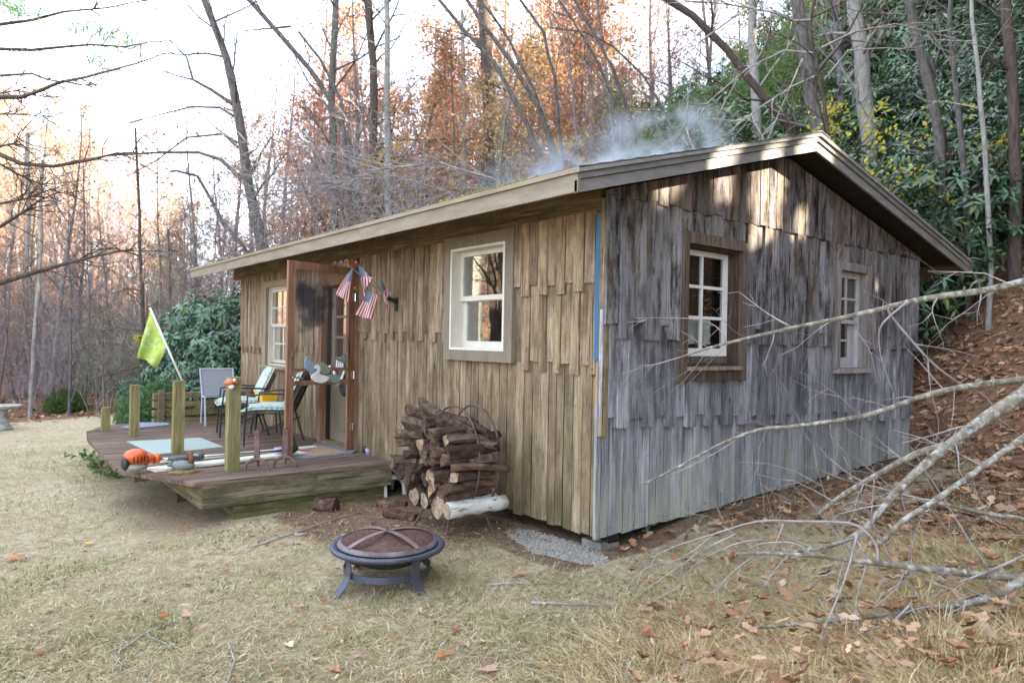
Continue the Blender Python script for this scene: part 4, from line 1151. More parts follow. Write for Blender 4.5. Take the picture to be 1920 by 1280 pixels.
# ------------------------------------------------------------------ flags by the door
br = on_y(742, 566, -.06)
t = thing('flag_bracket', tuple(br), 'black iron flag bracket on the wall right of the door', 'bracket')
m = MB(); m.box(br.x-.03, br.x+.03, -.06, -.04, br.z-.10, br.z+.04); m.tube([(br.x, -.06, br.z), (br.x-.05, -.16, br.z+.05)], .022, 8); m.build('holder', M_black, t)
root = Vector((br.x-.03, -.12, br.z+.03))
def flag(tip_px, hoist_px, fly_px, depth, label, wav=1.0, group='small striped flags by the door', sag=.0):
    """pole from the bracket to the tip; cloth hangs from two photo points on the pole; fly_px = the two free corners"""
    tip = at(*tip_px, depth[0])
    f = thing('striped_flag', tuple(root), label, 'flag', group)
    m = MB(); m.tube([root, tip], .0055, 6); m.build('pole', M_barkpale, f)
    m = MB(); m.ball(tip, .014, 8, 5); m.build('finial', M_red, f, smooth=True)
    A, B = at(*hoist_px[0], depth[0]), at(*hoist_px[1], depth[1])
    Cc, D = at(*fly_px[0], depth[2]), at(*fly_px[1], depth[3])
    nu, nv = 16, 10; vs = []; uv = []
    nn = (B-A).cross(Cc-A).normalized()
    for i in range(nu+1):
        for j in range(nv+1):
            u, v = i/nu, j/nv          # u along the fly, v = 1 at the canton edge
            p = (A*v + B*(1-v))*(1-u) + (Cc*v + D*(1-v))*u
            p += nn*(.022*wav*math.sin(v*9+u*3)*(.35+u))
            vs.append(tuple(p)); uv.append((u, v))
    fs = [(i*(nv+1)+j, i*(nv+1)+j+1, (i+1)*(nv+1)+j+1, (i+1)*(nv+1)+j) for i in range(nu) for j in range(nv)]
    o = MB().add(vs, fs).build('cloth', M_flag, f, smooth=True)
    ul = o.data.uv_layers.new(name='UVMap')
    for lp in o.data.loops: ul.data[lp.index].uv = uv[lp.vertex_index]
    return f
# hoist (canton corner, lower corner) then fly (canton side, lower side)
flag((652, 496), ((662, 501), (650, 516)), ((654, 567), (627, 549)), (7.0, 7.0, 7.0, 7.0), 'striped flag with white stars farthest left, partly behind another flag', .6)
flag((668, 492), ((671, 495), (690, 512)), ((679, 560), (697, 518)), (6.75, 6.80, 6.72, 6.75), 'uppermost bright striped flag hanging in front of the doorway', 1.2)
flag((666, 540), ((688, 545), (709, 553)), ((665, 590), (698, 599)), (6.95, 6.95, 6.9, 6.9), 'lowest striped flag in the shade below the bright flag', .6)
flag((714, 517), ((714, 522), (726, 543)), ((723, 580), (730, 545)), (7.2, 7.25, 7.2, 7.25), 'narrow folded striped flag with a red pole tip nearest the wall', 1.6)
flag((745, 556), ((744, 560), (747, 563)), ((742, 582), (752, 580)), (7.36, 7.36, 7.34, 7.34), 'tiny folded striped flag tucked against the bracket', .3)

# ------------------------------------------------------------------ fire pit
fp1, fp2 = on_g(642, 1116), on_g(812, 1113)
fdir = (fp2-fp1); fdir.z = 0; fwid = fdir.length; fdir.normalize()
fbk = Vector((-fdir.y, fdir.x, 0))
FC = (fp1+fp2)/2 + fbk*(fwid*.42)
FC.z = min(fp1.z, fp2.z)
FC = FC - fdir*.0
pit = thing('fire_pit', tuple(FC), 'round blue-grey steel fire pit with a rusty domed mesh lid on the lawn', 'fire pit')
RM = .36; HR = .25
FC = FC - fdir*.045
fz = FC.z
m = MB(); m.lathe([(RM-.055, HR-.012), (RM-.05, HR), (RM-.008, HR+.008), (RM, HR-.004), (RM-.008, HR-.022), (RM-.06, HR-.03)], 48, FC); m.build('rim', M_steel, pit, smooth=True)
m = MB(); m.lathe([(RM-.058, HR-.016), (RM-.10, HR-.075), (RM-.20, HR-.115), (.02, HR-.13)], 40, FC); m.build('bowl', M_steel, pit, smooth=True, color=(.45, .4, .38))
RL = RM-.052
lidz = lambda r: HR+.014 + .062*(1-(r/RL)**2)**.8 if r < RL else HR+.014
dv_ = []; df_ = []; RX = random.Random(9)
nr, na = 12, 48
for i in range(nr+1):
    r_ = RL*(1-i/nr)+.002
    for j in range(na):
        a = 2*PI*j/na; x_, y_ = r_*math.cos(a), r_*math.sin(a)
        dent = -.045*math.exp(-((x_-.02)**2+(y_+.16)**2)/.010) - .03*math.exp(-((x_-.15)**2+(y_+.02)**2)/.012)
        dv_.append((FC.x+x_, FC.y+y_, fz+lidz(r_)+(dent if i > 1 else 0)))
for i in range(nr):
    for j in range(na): df_.append((i*na+j, i*na+(j+1) % na, (i+1)*na+(j+1) % na, (i+1)*na+j))
MB().add(dv_, df_).build('lid_mesh', M_rust, pit, smooth=True)
m = MB(); m.lathe([(RL-.02, HR+.030), (RL, HR+.016), (RL+.006, HR+.008), (RL-.004, HR+.003)], 48, FC); m.build('lid_band', M_ruststrap, pit, smooth=True, color=(.75, .85, .95))
for ang in (rad(10), rad(100), rad(190), rad(280)):
    a = ang + math.atan2(fdir.y, fdir.x) - rad(52)
    pts = [Vector((FC.x+math.cos(a)*r_, FC.y+math.sin(a)*r_, fz+lidz(min(r_, RL))+.006)) for r_ in np.linspace(RL-.012, .012, 9)]
    m = MB(); sd_ = Vector((-math.sin(a), math.cos(a), 0))*.016
    vs = [];
    for p in pts: vs += [p-sd_, p+sd_, p+sd_+Vector((0,0,.004)), p-sd_+Vector((0,0,.004))]
    fs = [(4*i+a_, 4*i+b_, 4*i+4+b_, 4*i+4+a_) for i in range(8) for a_, b_ in ((0,1),(1,2),(2,3),(3,0))]
    m.add(vs, fs).build('lid_strap', M_ruststrap, pit)
m = MB(); m.tube([(FC.x+.03*math.cos(t_), FC.y, fz+lidz(0)+.012+.032*math.sin(t_)) for t_ in np.linspace(0, PI, 9)], .005, 6); m.build('lid_ring', M_ruststrap, pit)
def strip(pts, wv, th_, mb):
    vs = []
    for p, w_ in zip(pts, wv):
        t_ = w_.normalized()
        vs += [p-w_, p+w_]
    n_ = len(pts)
    for i in range(n_):
        d = (pts[min(i+1, n_-1)]-pts[max(i-1, 0)]).normalized(); q = d.cross(wv[i].normalized())*th_
        vs += [vs[2*i]+q, vs[2*i+1]+q]
    o = 2*n_
    fs = []
    for i in range(n_-1):
        fs += [(2*i, 2*i+1, 2*i+3, 2*i+2), (o+2*i+2, o+2*i+3, o+2*i+1, o+2*i), (2*i, 2*i+2, o+2*i+2, o+2*i), (2*i+1, o+2*i+1, o+2*i+3, 2*i+3)]
    fs += [(0, o, o+1, 1), (2*n_-2, 2*n_-1, o+2*n_-1, o+2*n_-2)]
    mb.add(vs, fs)
for sx in (-1, 1):
    for sy in (-1, 1):
        outd = (fdir*sx + fbk*sy*.95).normalized(); side = Vector((-outd.y, outd.x, 0))*.031
        pts = [FC + outd*r_ + Vector((0,0,z_)) for r_, z_ in ((.285, HR-.035), (.275, HR-.09), (.272, .16), (.28, .10), (.305, .05), (.345, .012), (.365, -.03))]
        m = MB(); strip(pts, [side]*len(pts), .006, m); m.build('leg', M_steel, pit, color=(.9, .95, 1.05))
m = MB(); ph = .265
for k in range(48):
    pass
m.lathe([(ph, .085), (ph, .125), (ph+.006, .125), (ph+.006, .085), (ph, .085)], 48, FC); m.build('ring_brace', M_steel, pit, color=(.9, .95, 1.05))

# ------------------------------------------------------------------ firewood rack and logs
g0 = on_g(838, 985)
PX, PY = -1.27, -.44            # middle of the pile
GZ = hgt(PX, PY)
rack = thing('firewood_rack', (PX, PY, GZ), 'rusty steel hoop rack holding the stacked firewood against the cabin wall', 'firewood rack')
RH = .41; cz = GZ + .15 + RH
for yy in (PY-.03, PY+.17):
    m = MB(); m.tube([(PX+.05+RH*.88*math.cos(t_), yy, cz+RH*1.05*math.sin(t_)) for t_ in np.linspace(0, 2*PI, 41)], .0085, 6, cap=False); m.build('hoop', M_ruststrap, rack, smooth=True, color=(.6, .5, .5))
for (x_, y_, lx, ly) in ((-.16, -.20, -.25, -.26), (.20, -.20, .22, -.24), (-.16, .10, -.25, .16), (.24, .10, .34, .14)):
    m = MB(); zb = hgt(PX+.05+lx, PY+ly); m.tube([(PX+.05+x_, PY+y_, cz-RH*.95), (PX+.05+lx, PY+ly, zb-.02)], .009, 6); m.build('leg', M_ruststrap, rack, color=(.6, .5, .5))
RLg = random.Random(21)
def log(p, d, L, r, mats, label, group, rough=.12, n=9, taper=1.0, color=None, ragged=0):
    d = Vector(d).normalized(); m = MB(); o = len(m.v)
    a = d.orthogonal().normalized(); b_ = d.cross(a)
    k = 6; ph_ = [RLg.uniform(1-rough, 1+rough) for _ in range(n)]
    bend = a*RLg.uniform(-.02, .02) + b_*RLg.uniform(-.02, .02)
    for i in range(k+1):
        t_ = i/k; c = Vector(p) + d*(t_-.5)*L + bend*(1-(2*t_-1)**2)
        rr = r*(1-(1-taper)*t_)
        for j in range(n):
            an = 2*PI*j/n; q = rr*ph_[j]*RLg.uniform(.88, 1.12)
            v = c + a*math.cos(an)*q + b_*math.sin(an)*q
            if ragged and i in (0, k): v += d*RLg.uniform(-ragged, ragged)
            m.v.append(tuple(v))
    for i in range(k):
        for j in range(n): m.f.append((i*n+j, i*n+(j+1) % n, (i+1)*n+(j+1) % n, (i+1)*n+j)); m.m.append(0)
    m.f.append(tuple(n-1-j for j in range(n))); m.m.append(1)
    m.f.append(tuple(k*n+j for j in range(n))); m.m.append(1)
    o = m.build('log', list(mats), smooth=False, color=color)
    sm_ = RLg.random() < .35
    for pl in o.data.polygons: pl.use_smooth = sm_ and pl.material_index == 0
    return tag(o, label, 'log', group)
GL = 'firewood logs stacked on the rack'
L0 = 'dark barked log in the stacked firewood pile'
z = GZ + .19
# bottom row: birch, then rows of dark logs
specs = [(.17, .085, 'white barked birch log at the bottom of the pile facing the yard', M_birch), (.33, .06, 'small pale birch log on the bottom row beside the big birch log', M_birch), (-.08, .06, 'thin log with a pale cut end left of the big birch log', M_logbark), (-.24, .075, 'stout bark covered log at the lower left of the pile', M_logbark)]
for dx, r_, lab, mt in specs:
    log((PX+dx+.05, PY-.03, z+r_*.3+.02), (RLg.uniform(-.06, .06), 1, .01), (.54 if mt is M_birch else .46), r_, (mt, M_logend if mt is not M_birch else M_logend), lab, None, .06 if mt is M_birch else .14, 11)
rows = [(.27, [-.42, -.33]), (.33, [-.24, -.12, .0, .12, .24]), (.40, [-.40, -.30, -.18, -.06, (.06), .18, .30]), (.475, [-.36, -.25, -.13, -.01, .10, .22, .34]), (.55, [-.33, -.22, -.10, .01, .13, .25, .36]), (.62, [-.28, -.17, -.06, .06, .17, .28]), (.69, [-.23, -.12, .0, .11, .22, .32]), (.755, [-.14, -.03, .08, .18, .27]), (.815, [-.06, .04, .14, .22])]
NTH = 'first second third fourth fifth sixth seventh eighth ninth'.split()
ROW = ['ground', 'lowest', 'second', 'third', 'fourth', 'fifth', 'sixth', 'seventh', 'top']
for ri, (h_0, xs) in enumerate(rows):
    for li, dx in enumerate(xs):
        r_ = RLg.uniform(.030, .062)
        pale = RLg.random() < (.42 if h_0 < .6 else .18)
        log((PX+dx+.04+RLg.uniform(-.02, .02), PY+RLg.uniform(-.12, .04), GZ+h_0+RLg.uniform(-.02, .02)), (RLg.uniform(-.26, .2), 1, RLg.uniform(-.10, .10)), RLg.uniform(.34, .52), r_, (M_logbark, M_logend if pale else M_logbark),
            NTH[li] + (' pale ended' if pale else ' dark') + ' log from the left in the ' + ROW[ri] + ' row of the firewood stack', GL, .30, RLg.choice((7, 8, 10)), RLg.uniform(.7, 1), tone(RLg, .42, 1.35, .12), .014)
# broken pieces thrown on top and to the left
for (dx, dy, h_0, d, L, r_) in ((-.22, -.12, .88, (1, .35, -.22), .50, .040), (.02, -.10, .90, (1, .2, -.32), .62, .05), (.16, -.05, .86, (1, .5, -.25), .5, .045), (-.10, -.15, .80, (1, .25, -.12), .62, .06), (-.36, -.14, .64, (1, .3, .03), .45, .042), (-.30, -.18, .72, (.9, .6, .0), .4, .05), (.20, -.08, .74, (1, .55, -.1), .6, .05), (.28, -.10, .62, (1, .8, -.05), .5, .055), (-.42, -.16, .50, (.5, 1, .1), .35, .06)):
    log((PX+dx+.02, PY+dy, GZ+h_0), d, L, r_, (M_logbark, M_logbark), 'dark splintered branch piece lying across the top of the firewood', 'broken pieces on the firewood', .3, 8, .55, tone(RLg, .7, 1.3, .1), .03)
for (px_, py_, L, r_, d, lab) in ((752, 973, .36, .045, (1, .3, .0), 'rotten log on the ground at the left foot of the pile'), (735, 950, .30, .04, (1, .8, 0), 'short thin log on the ground beside the white step stool')):
    p = on_g(px_, py_); log((p.x, p.y, p.z+r_*.8), d, L, r_, (M_logbark, M_logbark), lab, None, .2, 9, .9, (1, .8, .7))
p = on_g(612, 957); log((p.x, p.y, p.z+.05), (.8, .5, .05), .22, .07, (M_logbark, M_logbark), 'short dark stump of wood lying below the deck rim', None, .1, 10, .95, (.9, .75, .75))

# white plastic step stool beside the pile
p = on_g(728, 925)
st = thing('step_stool', (p.x, p.y, p.z), 'white plastic step stool wedged between the deck and the firewood', 'stool')
P3 = lambda u, v, d: (p.x+u*.92, p.y+d*.85, p.z+v*.92)
m = MB(); m.prism([(-.19, .0), (-.13, .0), (-.115, .10), (-.07, .145), (.07, .145), (.115, .10), (.13, .0), (.19, .0), (.165, .20), (.13, .235), (-.13, .235), (-.165, .20)], P3, -.15, -.125); m.build('front_panel', M_plasticwhite, st)
m = MB(); m.prism([(-.19, .0), (-.13, .0), (-.115, .10), (-.07, .145), (.07, .145), (.115, .10), (.13, .0), (.19, .0), (.165, .20), (.13, .235), (-.13, .235), (-.165, .20)], P3, .125, .15); m.build('back_panel', M_plasticwhite, st)
m = MB(); m.prism([(-.168, .198), (-.13, .236), (.13, .236), (.168, .198), (.172, .202), (.135, .243), (-.135, .243), (-.172, .202)], P3, -.1501, .1501); m.build('step', M_plasticwhite, st)

# stone bird bath at the far left of the lawn
p = on_g(4, 806)
t = thing('bird_bath', tuple(p), 'grey stone bird bath at the left edge of the lawn', 'bird bath')
k = 1.0
m = MB(); m.lathe([(0, 0), (.17, 0), (.17, .05), (.13, .09), (.10, .13), (.13, .18), (.11, .23), (.075, .27), (.085, .33), (.10, .38)], 20, p); m.build('pedestal', M_stone, t, smooth=True)
m = MB(); m.lathe([(.05, .37), (.18, .40), (.30, .445), (.31, .465), (.28, .465), (.16, .43), (.0, .42)], 24, p); m.build('bowl', M_stone, t, smooth=True, color=(1.2, 1.15, 1.05))

# ------------------------------------------------------------------ trees
def perp(d, rng):
    a = d.orthogonal().normalized(); b_ = d.cross(a); t = rng.uniform(0, 2*PI)
    return a*math.cos(t) + b_*math.sin(t)
def limb(mb, tips, rng, p, d, L, r, lvl, maxl, up=.12, wob=.16, kids=(4, 6), minr=.006, droop=0.0, spread=(.5, 1.0)):
    n = 5 if L > 1.5 else (4 if L > .5 else 3)
    pts = [p.copy()]; rs = [r]; d = d.copy()
    for i in range(n):
        d = (d + Vector((rng.gauss(0, wob), rng.gauss(0, wob), rng.gauss(0, wob)+up-droop*(i/n)))).normalized()
        p = p + d*(L/n); pts.append(p); rs.append(max(minr*.6, r*(1-.8*(i+1)/n)))
    mb.tube(pts, rs, 6 if r > .06 else (4 if r > .018 else 3), cap=False)
    if lvl >= maxl: tips.extend(pts[1:]); return
    for _ in range(rng.randint(*kids)):
        t = rng.uniform(.25, 1.0)*n; i = min(n-1, int(t)); q = pts[i].lerp(pts[i+1], t-i); dd = (pts[i+1]-pts[i]).normalized()
        an = rng.uniform(*spread)
        cdir = (dd*math.cos(an) + perp(dd, rng)*math.sin(an)).normalized()
        limb(mb, tips, rng, q, cdir, L*rng.uniform(.35, .62), max(minr, rs[i]*.55), lvl+1, maxl, up, wob*1.15, kids, minr, droop, spread)
def trunk(mb, pts, rs, n=9, rng=None):
    P = [Vector(p) for p in pts]
    mb.tube(P, rs, n, cap=False, jit=.06 if rng else 0, rng=rng)
    return P
def along(P, t):
    L = [(b_-a).length for a, b_ in zip(P, P[1:])]; s = t*sum(L)
    for i, l in enumerate(L):
        if s <= l or i == len(L)-1: return P[i].lerp(P[i+1], min(1, s/l)), (P[i+1]-P[i]).normalized()
        s -= l
def leaves(name, pos, size, cols, mat, parent=None, n_each=1, spread=.25, rng=NP, aspect=.5, droop=0.0, fold=False, var=.35, off=(0,0,0)):
    """one leaf-sized diamond per point, random facing"""
    pos = np.repeat(np.asarray(pos, float), n_each, 0)
    k = len(pos)
    pos = pos + rng.normal(0, spread, pos.shape)
    d = rng.normal(0, 1, (k, 3)); d[:, 2] -= droop; d /= np.linalg.norm(d, axis=1)[:, None]
    e = np.cross(d, rng.normal(0, 1, (k, 3))); e /= np.linalg.norm(e, axis=1)[:, None]
    s = size*rng.uniform(1-var, 1+var, (k, 1))
    a = pos - d*s; b_ = pos + e*s*aspect; c = pos + d*s; f = pos - e*s*aspect
    v = np.stack([a, b_, c, f], 1).reshape(-1, 3)
    fa = np.arange(4*k).reshape(-1, 4)
    cols = np.asarray(cols, float)
    tint = cols[rng.integers(0, len(cols), k)]*rng.uniform(.75, 1.25, (k, 1))
    return soup(name, v, fa, mat, tint, parent=parent, off=off)
OAK = [(.42,.215,.125), (.47,.265,.15), (.36,.195,.125), (.50,.335,.20), (.42,.29,.20), (.50,.39,.19)]
GOLD = [(.52,.34,.06), (.58,.42,.08), (.45,.27,.06)]
TAN = [(.42,.27,.15), (.48,.32,.18), (.38,.22,.12)]
YEL = [(.62,.52,.06), (.66,.58,.10), (.55,.50,.08)]
def prototype(seed, H, r, nb, b0, kids, leaf=None, lean=0.0, bark=None, blen=.24, size=.09, n_each=2, nkeep=1.0):
    rng = random.Random(seed)
    t = thing('bare_tree', (0, 0, 0), '', 'tree')
    mb = MB(); tips = []
    pts = [Vector((0, 0, -.4))]; d = Vector((lean, 0, 1)).normalized()
    k = 9
    for i in range(k):
        d = (d + Vector((rng.gauss(0, .045), rng.gauss(0, .045), .05))).normalized(); pts.append(pts[-1] + d*(H/k))
    rs = [r*(1.25 if i == 0 else 1)*(1-.86*i/k) for i in range(k+1)]
    P = trunk(mb, pts, rs, 8, rng)
    for i in range(nb):
        t_ = b0 + (1-b0)*(i+rng.random())/nb
        q, dd = along(P, t_)
        an = rng.uniform(.6, 1.15)
        cdir = (dd*math.cos(an) + perp(dd, rng)*math.sin(an)).normalized()
        L = H*blen*(1.15-t_)*rng.uniform(.6, 1.25)
        limb(mb, tips, rng, q, cdir, L, max(.012, r*(1-.86*t_)*.42), 1, 3, .07, .14, kids, .007)
    o = mb.build('trunk', bark or M_bark, t, smooth=True)
    if leaf:
        sel = [p for p in tips if rng.random() < nkeep]
        leaves('crown', [tuple(p) for p in sel], size, leaf, M_leaf, t, n_each, .22)
    return t
def brush_proto(seed, H, n):
    rng = random.Random(seed); t = thing('brush', (0,0,0), '', 'shrub'); mb = MB(); tips = []
    for k in range(n):
        a = rng.uniform(0, 6.28); p = Vector((rng.gauss(0, .35), rng.gauss(0, .35), -.15))
        limb(mb, tips, rng, p, Vector((math.cos(a)*.35, math.sin(a)*.35, 1)).normalized(), H*rng.uniform(.6, 1.1), .014, 1, 3, .03, .14, (4, 6), .006)
    mb.build('stem', M_twig, t, smooth=True)
    leaves('leaves', [tuple(p) for p in tips if rng.random() < .06], .05, TAN, M_leaf, t, 1, .05)
    return t
protos = {
 'oak1': prototype(1, 15, .15, 26, .22, (3, 5), OAK, bark=M_twigfar, size=.075, n_each=2, nkeep=.85),
 'oak2': prototype(2, 13, .12, 26, .18, (3, 5), OAK, .05, bark=M_twigfar, size=.075, n_each=2, nkeep=.85),
 'bare1': prototype(3, 16, .15, 28, .25, (4, 6), TAN, bark=M_twigfar, size=.07, n_each=1, nkeep=.18),
 'bare2': prototype(4, 12, .10, 28, .2, (4, 6), TAN, .10, size=.07, n_each=1, nkeep=.10, bark=M_barkpale),
 'gold1': prototype(5, 10, .10, 18, .2, (3, 5), GOLD, .06, size=.075, n_each=2, nkeep=.8),
 'thin1': prototype(6, 9, .055, 14, .2, (2, 4), OAK, .15, bark=M_twigfar, size=.07, n_each=1, nkeep=.35),
 'brush1': brush_proto(8, 2.6, 9), 'brush2': brush_proto(9, 1.9, 11),
 'thin2': prototype(7, 7, .045, 14, .12, (2, 4), TAN, -.2, bark=M_twigfar, size=.06, n_each=1, nkeep=.12),
}
used_proto = set()
def place(kind, x, y, rz, sc, label, group=None, col=(1,1,1), name=None, z=None):
    pr = protos[kind]
    if kind in used_proto: o = copy_tree(pr)
    else: o = pr; used_proto.add(kind)
    o.location = (x, y, hgt(x, y, False) if z is None else z); o.rotation_euler = (0, 0, rz); o.scale = (sc, sc, sc)
    if name: o.name = name
    tag(o, label, 'tree', group)
    for ch in o.children: ch.color = (*col, 1)
    return o
RT_ = random.Random(77)
def pos_px(px_, d):
    """a spot on the ground along the direction of a photo column, d metres in front"""
    r = ray(px_, 640); return CAM.x + r.x*d, CAM.y + r.y*d
ORD = 'first second third fourth fifth sixth seventh eighth ninth tenth eleventh twelfth thirteenth fourteenth fifteenth sixteenth seventeenth eighteenth nineteenth twentieth'.split() + ['twenty-'+w for w in 'first second third fourth fifth sixth seventh eighth ninth'.split()] + ['thirtieth'] + ['thirty-'+w for w in 'first second third fourth fifth sixth seventh eighth ninth'.split()] + ['fortieth'] + ['forty-'+w for w in 'first second third fourth fifth sixth seventh eighth ninth'.split()]
def order(group, phrase, side='from the left'):
    """members of a row are told apart by their place in it"""
    dg = [o for o in COL.objects if o.get('group') == group]
    dg.sort(key=lambda o: (Vector(o.location)-CAM).dot(RT)/max(.1, (Vector(o.location)-CAM).dot(FW)))
    for i, o in enumerate(dg): o['label'] = ORD[i] + ' ' + side + ' ' + phrase
def scatter(n, px0, px1, d0, d1, kinds, label, group, sc=(.8, 1.2), col=((.8, 1.2)), rng=RT_, ok=None, tint=(1, 1, 1)):
    for i in range(n):
        for _ in range(20):
            px_ = px0 + (px1-px0)*(i+rng.random())/n; d = rng.uniform(d0, d1)
            x, y = pos_px(px_, d)
            if -10 < x < 2 and -6 < y < 7.2: continue
            if ok and not ok(x, y): continue
            break
        v = rng.uniform(*col)
        place(rng.choice(kinds), x, y, rng.uniform(0, 6.28), rng.uniform(*sc), label, group, (v*tint[0], v*tint[1]*rng.uniform(.85, 1.15), v*tint[2]*rng.uniform(.8, 1.15)))
# the far sunlit hillside on the left; tree colours brightened to strengthen the sunlight
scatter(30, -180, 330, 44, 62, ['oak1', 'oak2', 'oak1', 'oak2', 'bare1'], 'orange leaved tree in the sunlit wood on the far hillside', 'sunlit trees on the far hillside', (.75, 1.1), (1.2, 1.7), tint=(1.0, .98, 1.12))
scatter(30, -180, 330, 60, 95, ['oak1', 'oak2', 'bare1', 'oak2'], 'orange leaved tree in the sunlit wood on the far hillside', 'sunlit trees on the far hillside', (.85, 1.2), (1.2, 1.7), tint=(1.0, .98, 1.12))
scatter(34, -120, 420, 38, 70, ['bare1', 'bare2', 'bare2'], 'grey bare trunk standing among the orange trees on the far hillside', 'grey trunks on the far hillside', (.7, 1.05), (.8, 1.2))
scatter(22, 300, 520, 34, 60, ['oak2', 'bare2', 'thin1', 'oak1', 'thin2'], 'small half bare tree low in the valley left of the leaning tree', 'small valley trees', (.4, .7), (.9, 1.3))
# the wood beyond the lawn
scatter(30, -60, 470, 21, 38, ['bare1', 'bare2', 'thin1', 'thin2', 'bare2', 'thin2'], 'thin bare tree in the shaded wood beyond the lawn', 'bare trees beyond the lawn', (.42, .72), (.7, 1.1))
scatter(20, -60, 470, 18, 24, ['thin1', 'thin2'], 'slender sapling at the shaded edge of the lawn', 'saplings at the edge of the lawn', (.55, .9), (.6, 1.0))
scatter(40, -80, 400, 19, 30, ['brush1', 'brush2'], 'grey leafless brush in the thicket beyond the lawn', 'leafless brush beyond the lawn', (.8, 1.5), (.7, 1.15))
scatter(16, 430, 1000, 13.5, 20, ['brush1', 'brush2'], 'grey leafless brush showing over the roof edge', 'leafless brush over the roof edge', (1.1, 1.7), (.8, 1.2))
# behind the cabin roof
scatter(30, 560, 1130, 24, 46, ['oak1', 'oak2', 'bare1', 'oak1'], 'orange leaved oak in the wood behind the cabin roof', 'orange trees behind the cabin', (.85, 1.15), (.95, 1.3), tint=(1.05, .90, .80))
scatter(12, 560, 1080, 15, 22, ['thin1', 'thin2', 'oak2', 'gold1'], 'slender half bare tree on the slope just behind the cabin', 'slender trees behind the cabin', (.7, 1.0), (.85, 1.2))
scatter(34, 480, 1250, 36, 75, ['bare1', 'bare2', 'bare2', 'oak1'], 'far bare tree seen between the trunks behind the cabin', 'far trees behind the cabin', (.9, 1.2), (.9, 1.2))
scatter(26, 430, 1010, 22, 40, ['bare1', 'bare2', 'bare2', 'oak1'], 'fine twigged bare tree among the oaks behind the cabin roof', 'fine twigged trees behind the cabin', (.75, 1.05), (.9, 1.25))
scatter(14, 640, 1120, 22, 36, ['oak1', 'oak2'], 'rust leaved oak close behind the cabin roof', 'rust leaved oaks behind the cabin', (.9, 1.15), (1.0, 1.3), tint=(1.0, .85, .75))
for k, (px_, d_, sc_) in enumerate(((1340, 12.5, .5), (1440, 12.6, .44), (1600, 13.6, .5), (1250, 14, .5))):
    x, y = pos_px(px_, d_)
    place('gold1', x, y, px_*1.0, sc_, ('slender yellow leaved sapling just right of the smoke', 'slender yellow leaved sapling in front of the steep dark trunk', 'slender yellow leaved sapling right of the ridge', 'slender yellow leaved sapling standing in the smoke')[k], None, (1.2, 1.45, 1.0))
# on the bank to the right
scatter(28, 1120, 1960, 17, 40, ['bare1', 'bare2', 'thin1', 'bare1', 'gold1'], 'tall bare tree high on the wooded bank right of the cabin', 'bare trees on the bank', (.8, 1.1), (.6, .9))
# beyond the left edge of the picture: the trees that the front windows mirror
for i in range(34):
    x, y = RT_.uniform(-48, -26), RT_.uniform(-40, -18)
    place(RT_.choice(['bare1', 'bare2', 'oak2', 'thin1', 'gold1']), x, y, RT_.uniform(0, 6), RT_.uniform(.8, 1.2), 'bare tree off to the left, mirrored in the front window', 'trees mirrored in the window')
big = prototype(15, 14, .36, 14, .35, (2, 4), None, .04, M_barkpale)
big.name = 'beech_tree'; big.location = (-11.7, -6.9, hgt(-11.7, -6.9)); tag(big, 'thick pale trunk off to the left, mirrored in the near front window', 'tree')
for i in range(10):
    place(RT_.choice(['brush1', 'brush2', 'thin2', 'thin1']), RT_.uniform(-17, -12), RT_.uniform(-13, -7.6), RT_.uniform(0, 6), RT_.uniform(.7, 1.1), 'sunlit brush off to the left, mirrored in the front window', 'brush mirrored in the window')
for k_, o in protos.items():
    if k_ not in used_proto: place(k_, -40, -10, 0, 1, 'orange leaved tree in the sunlit wood on the far hillside', 'sunlit trees on the far hillside')

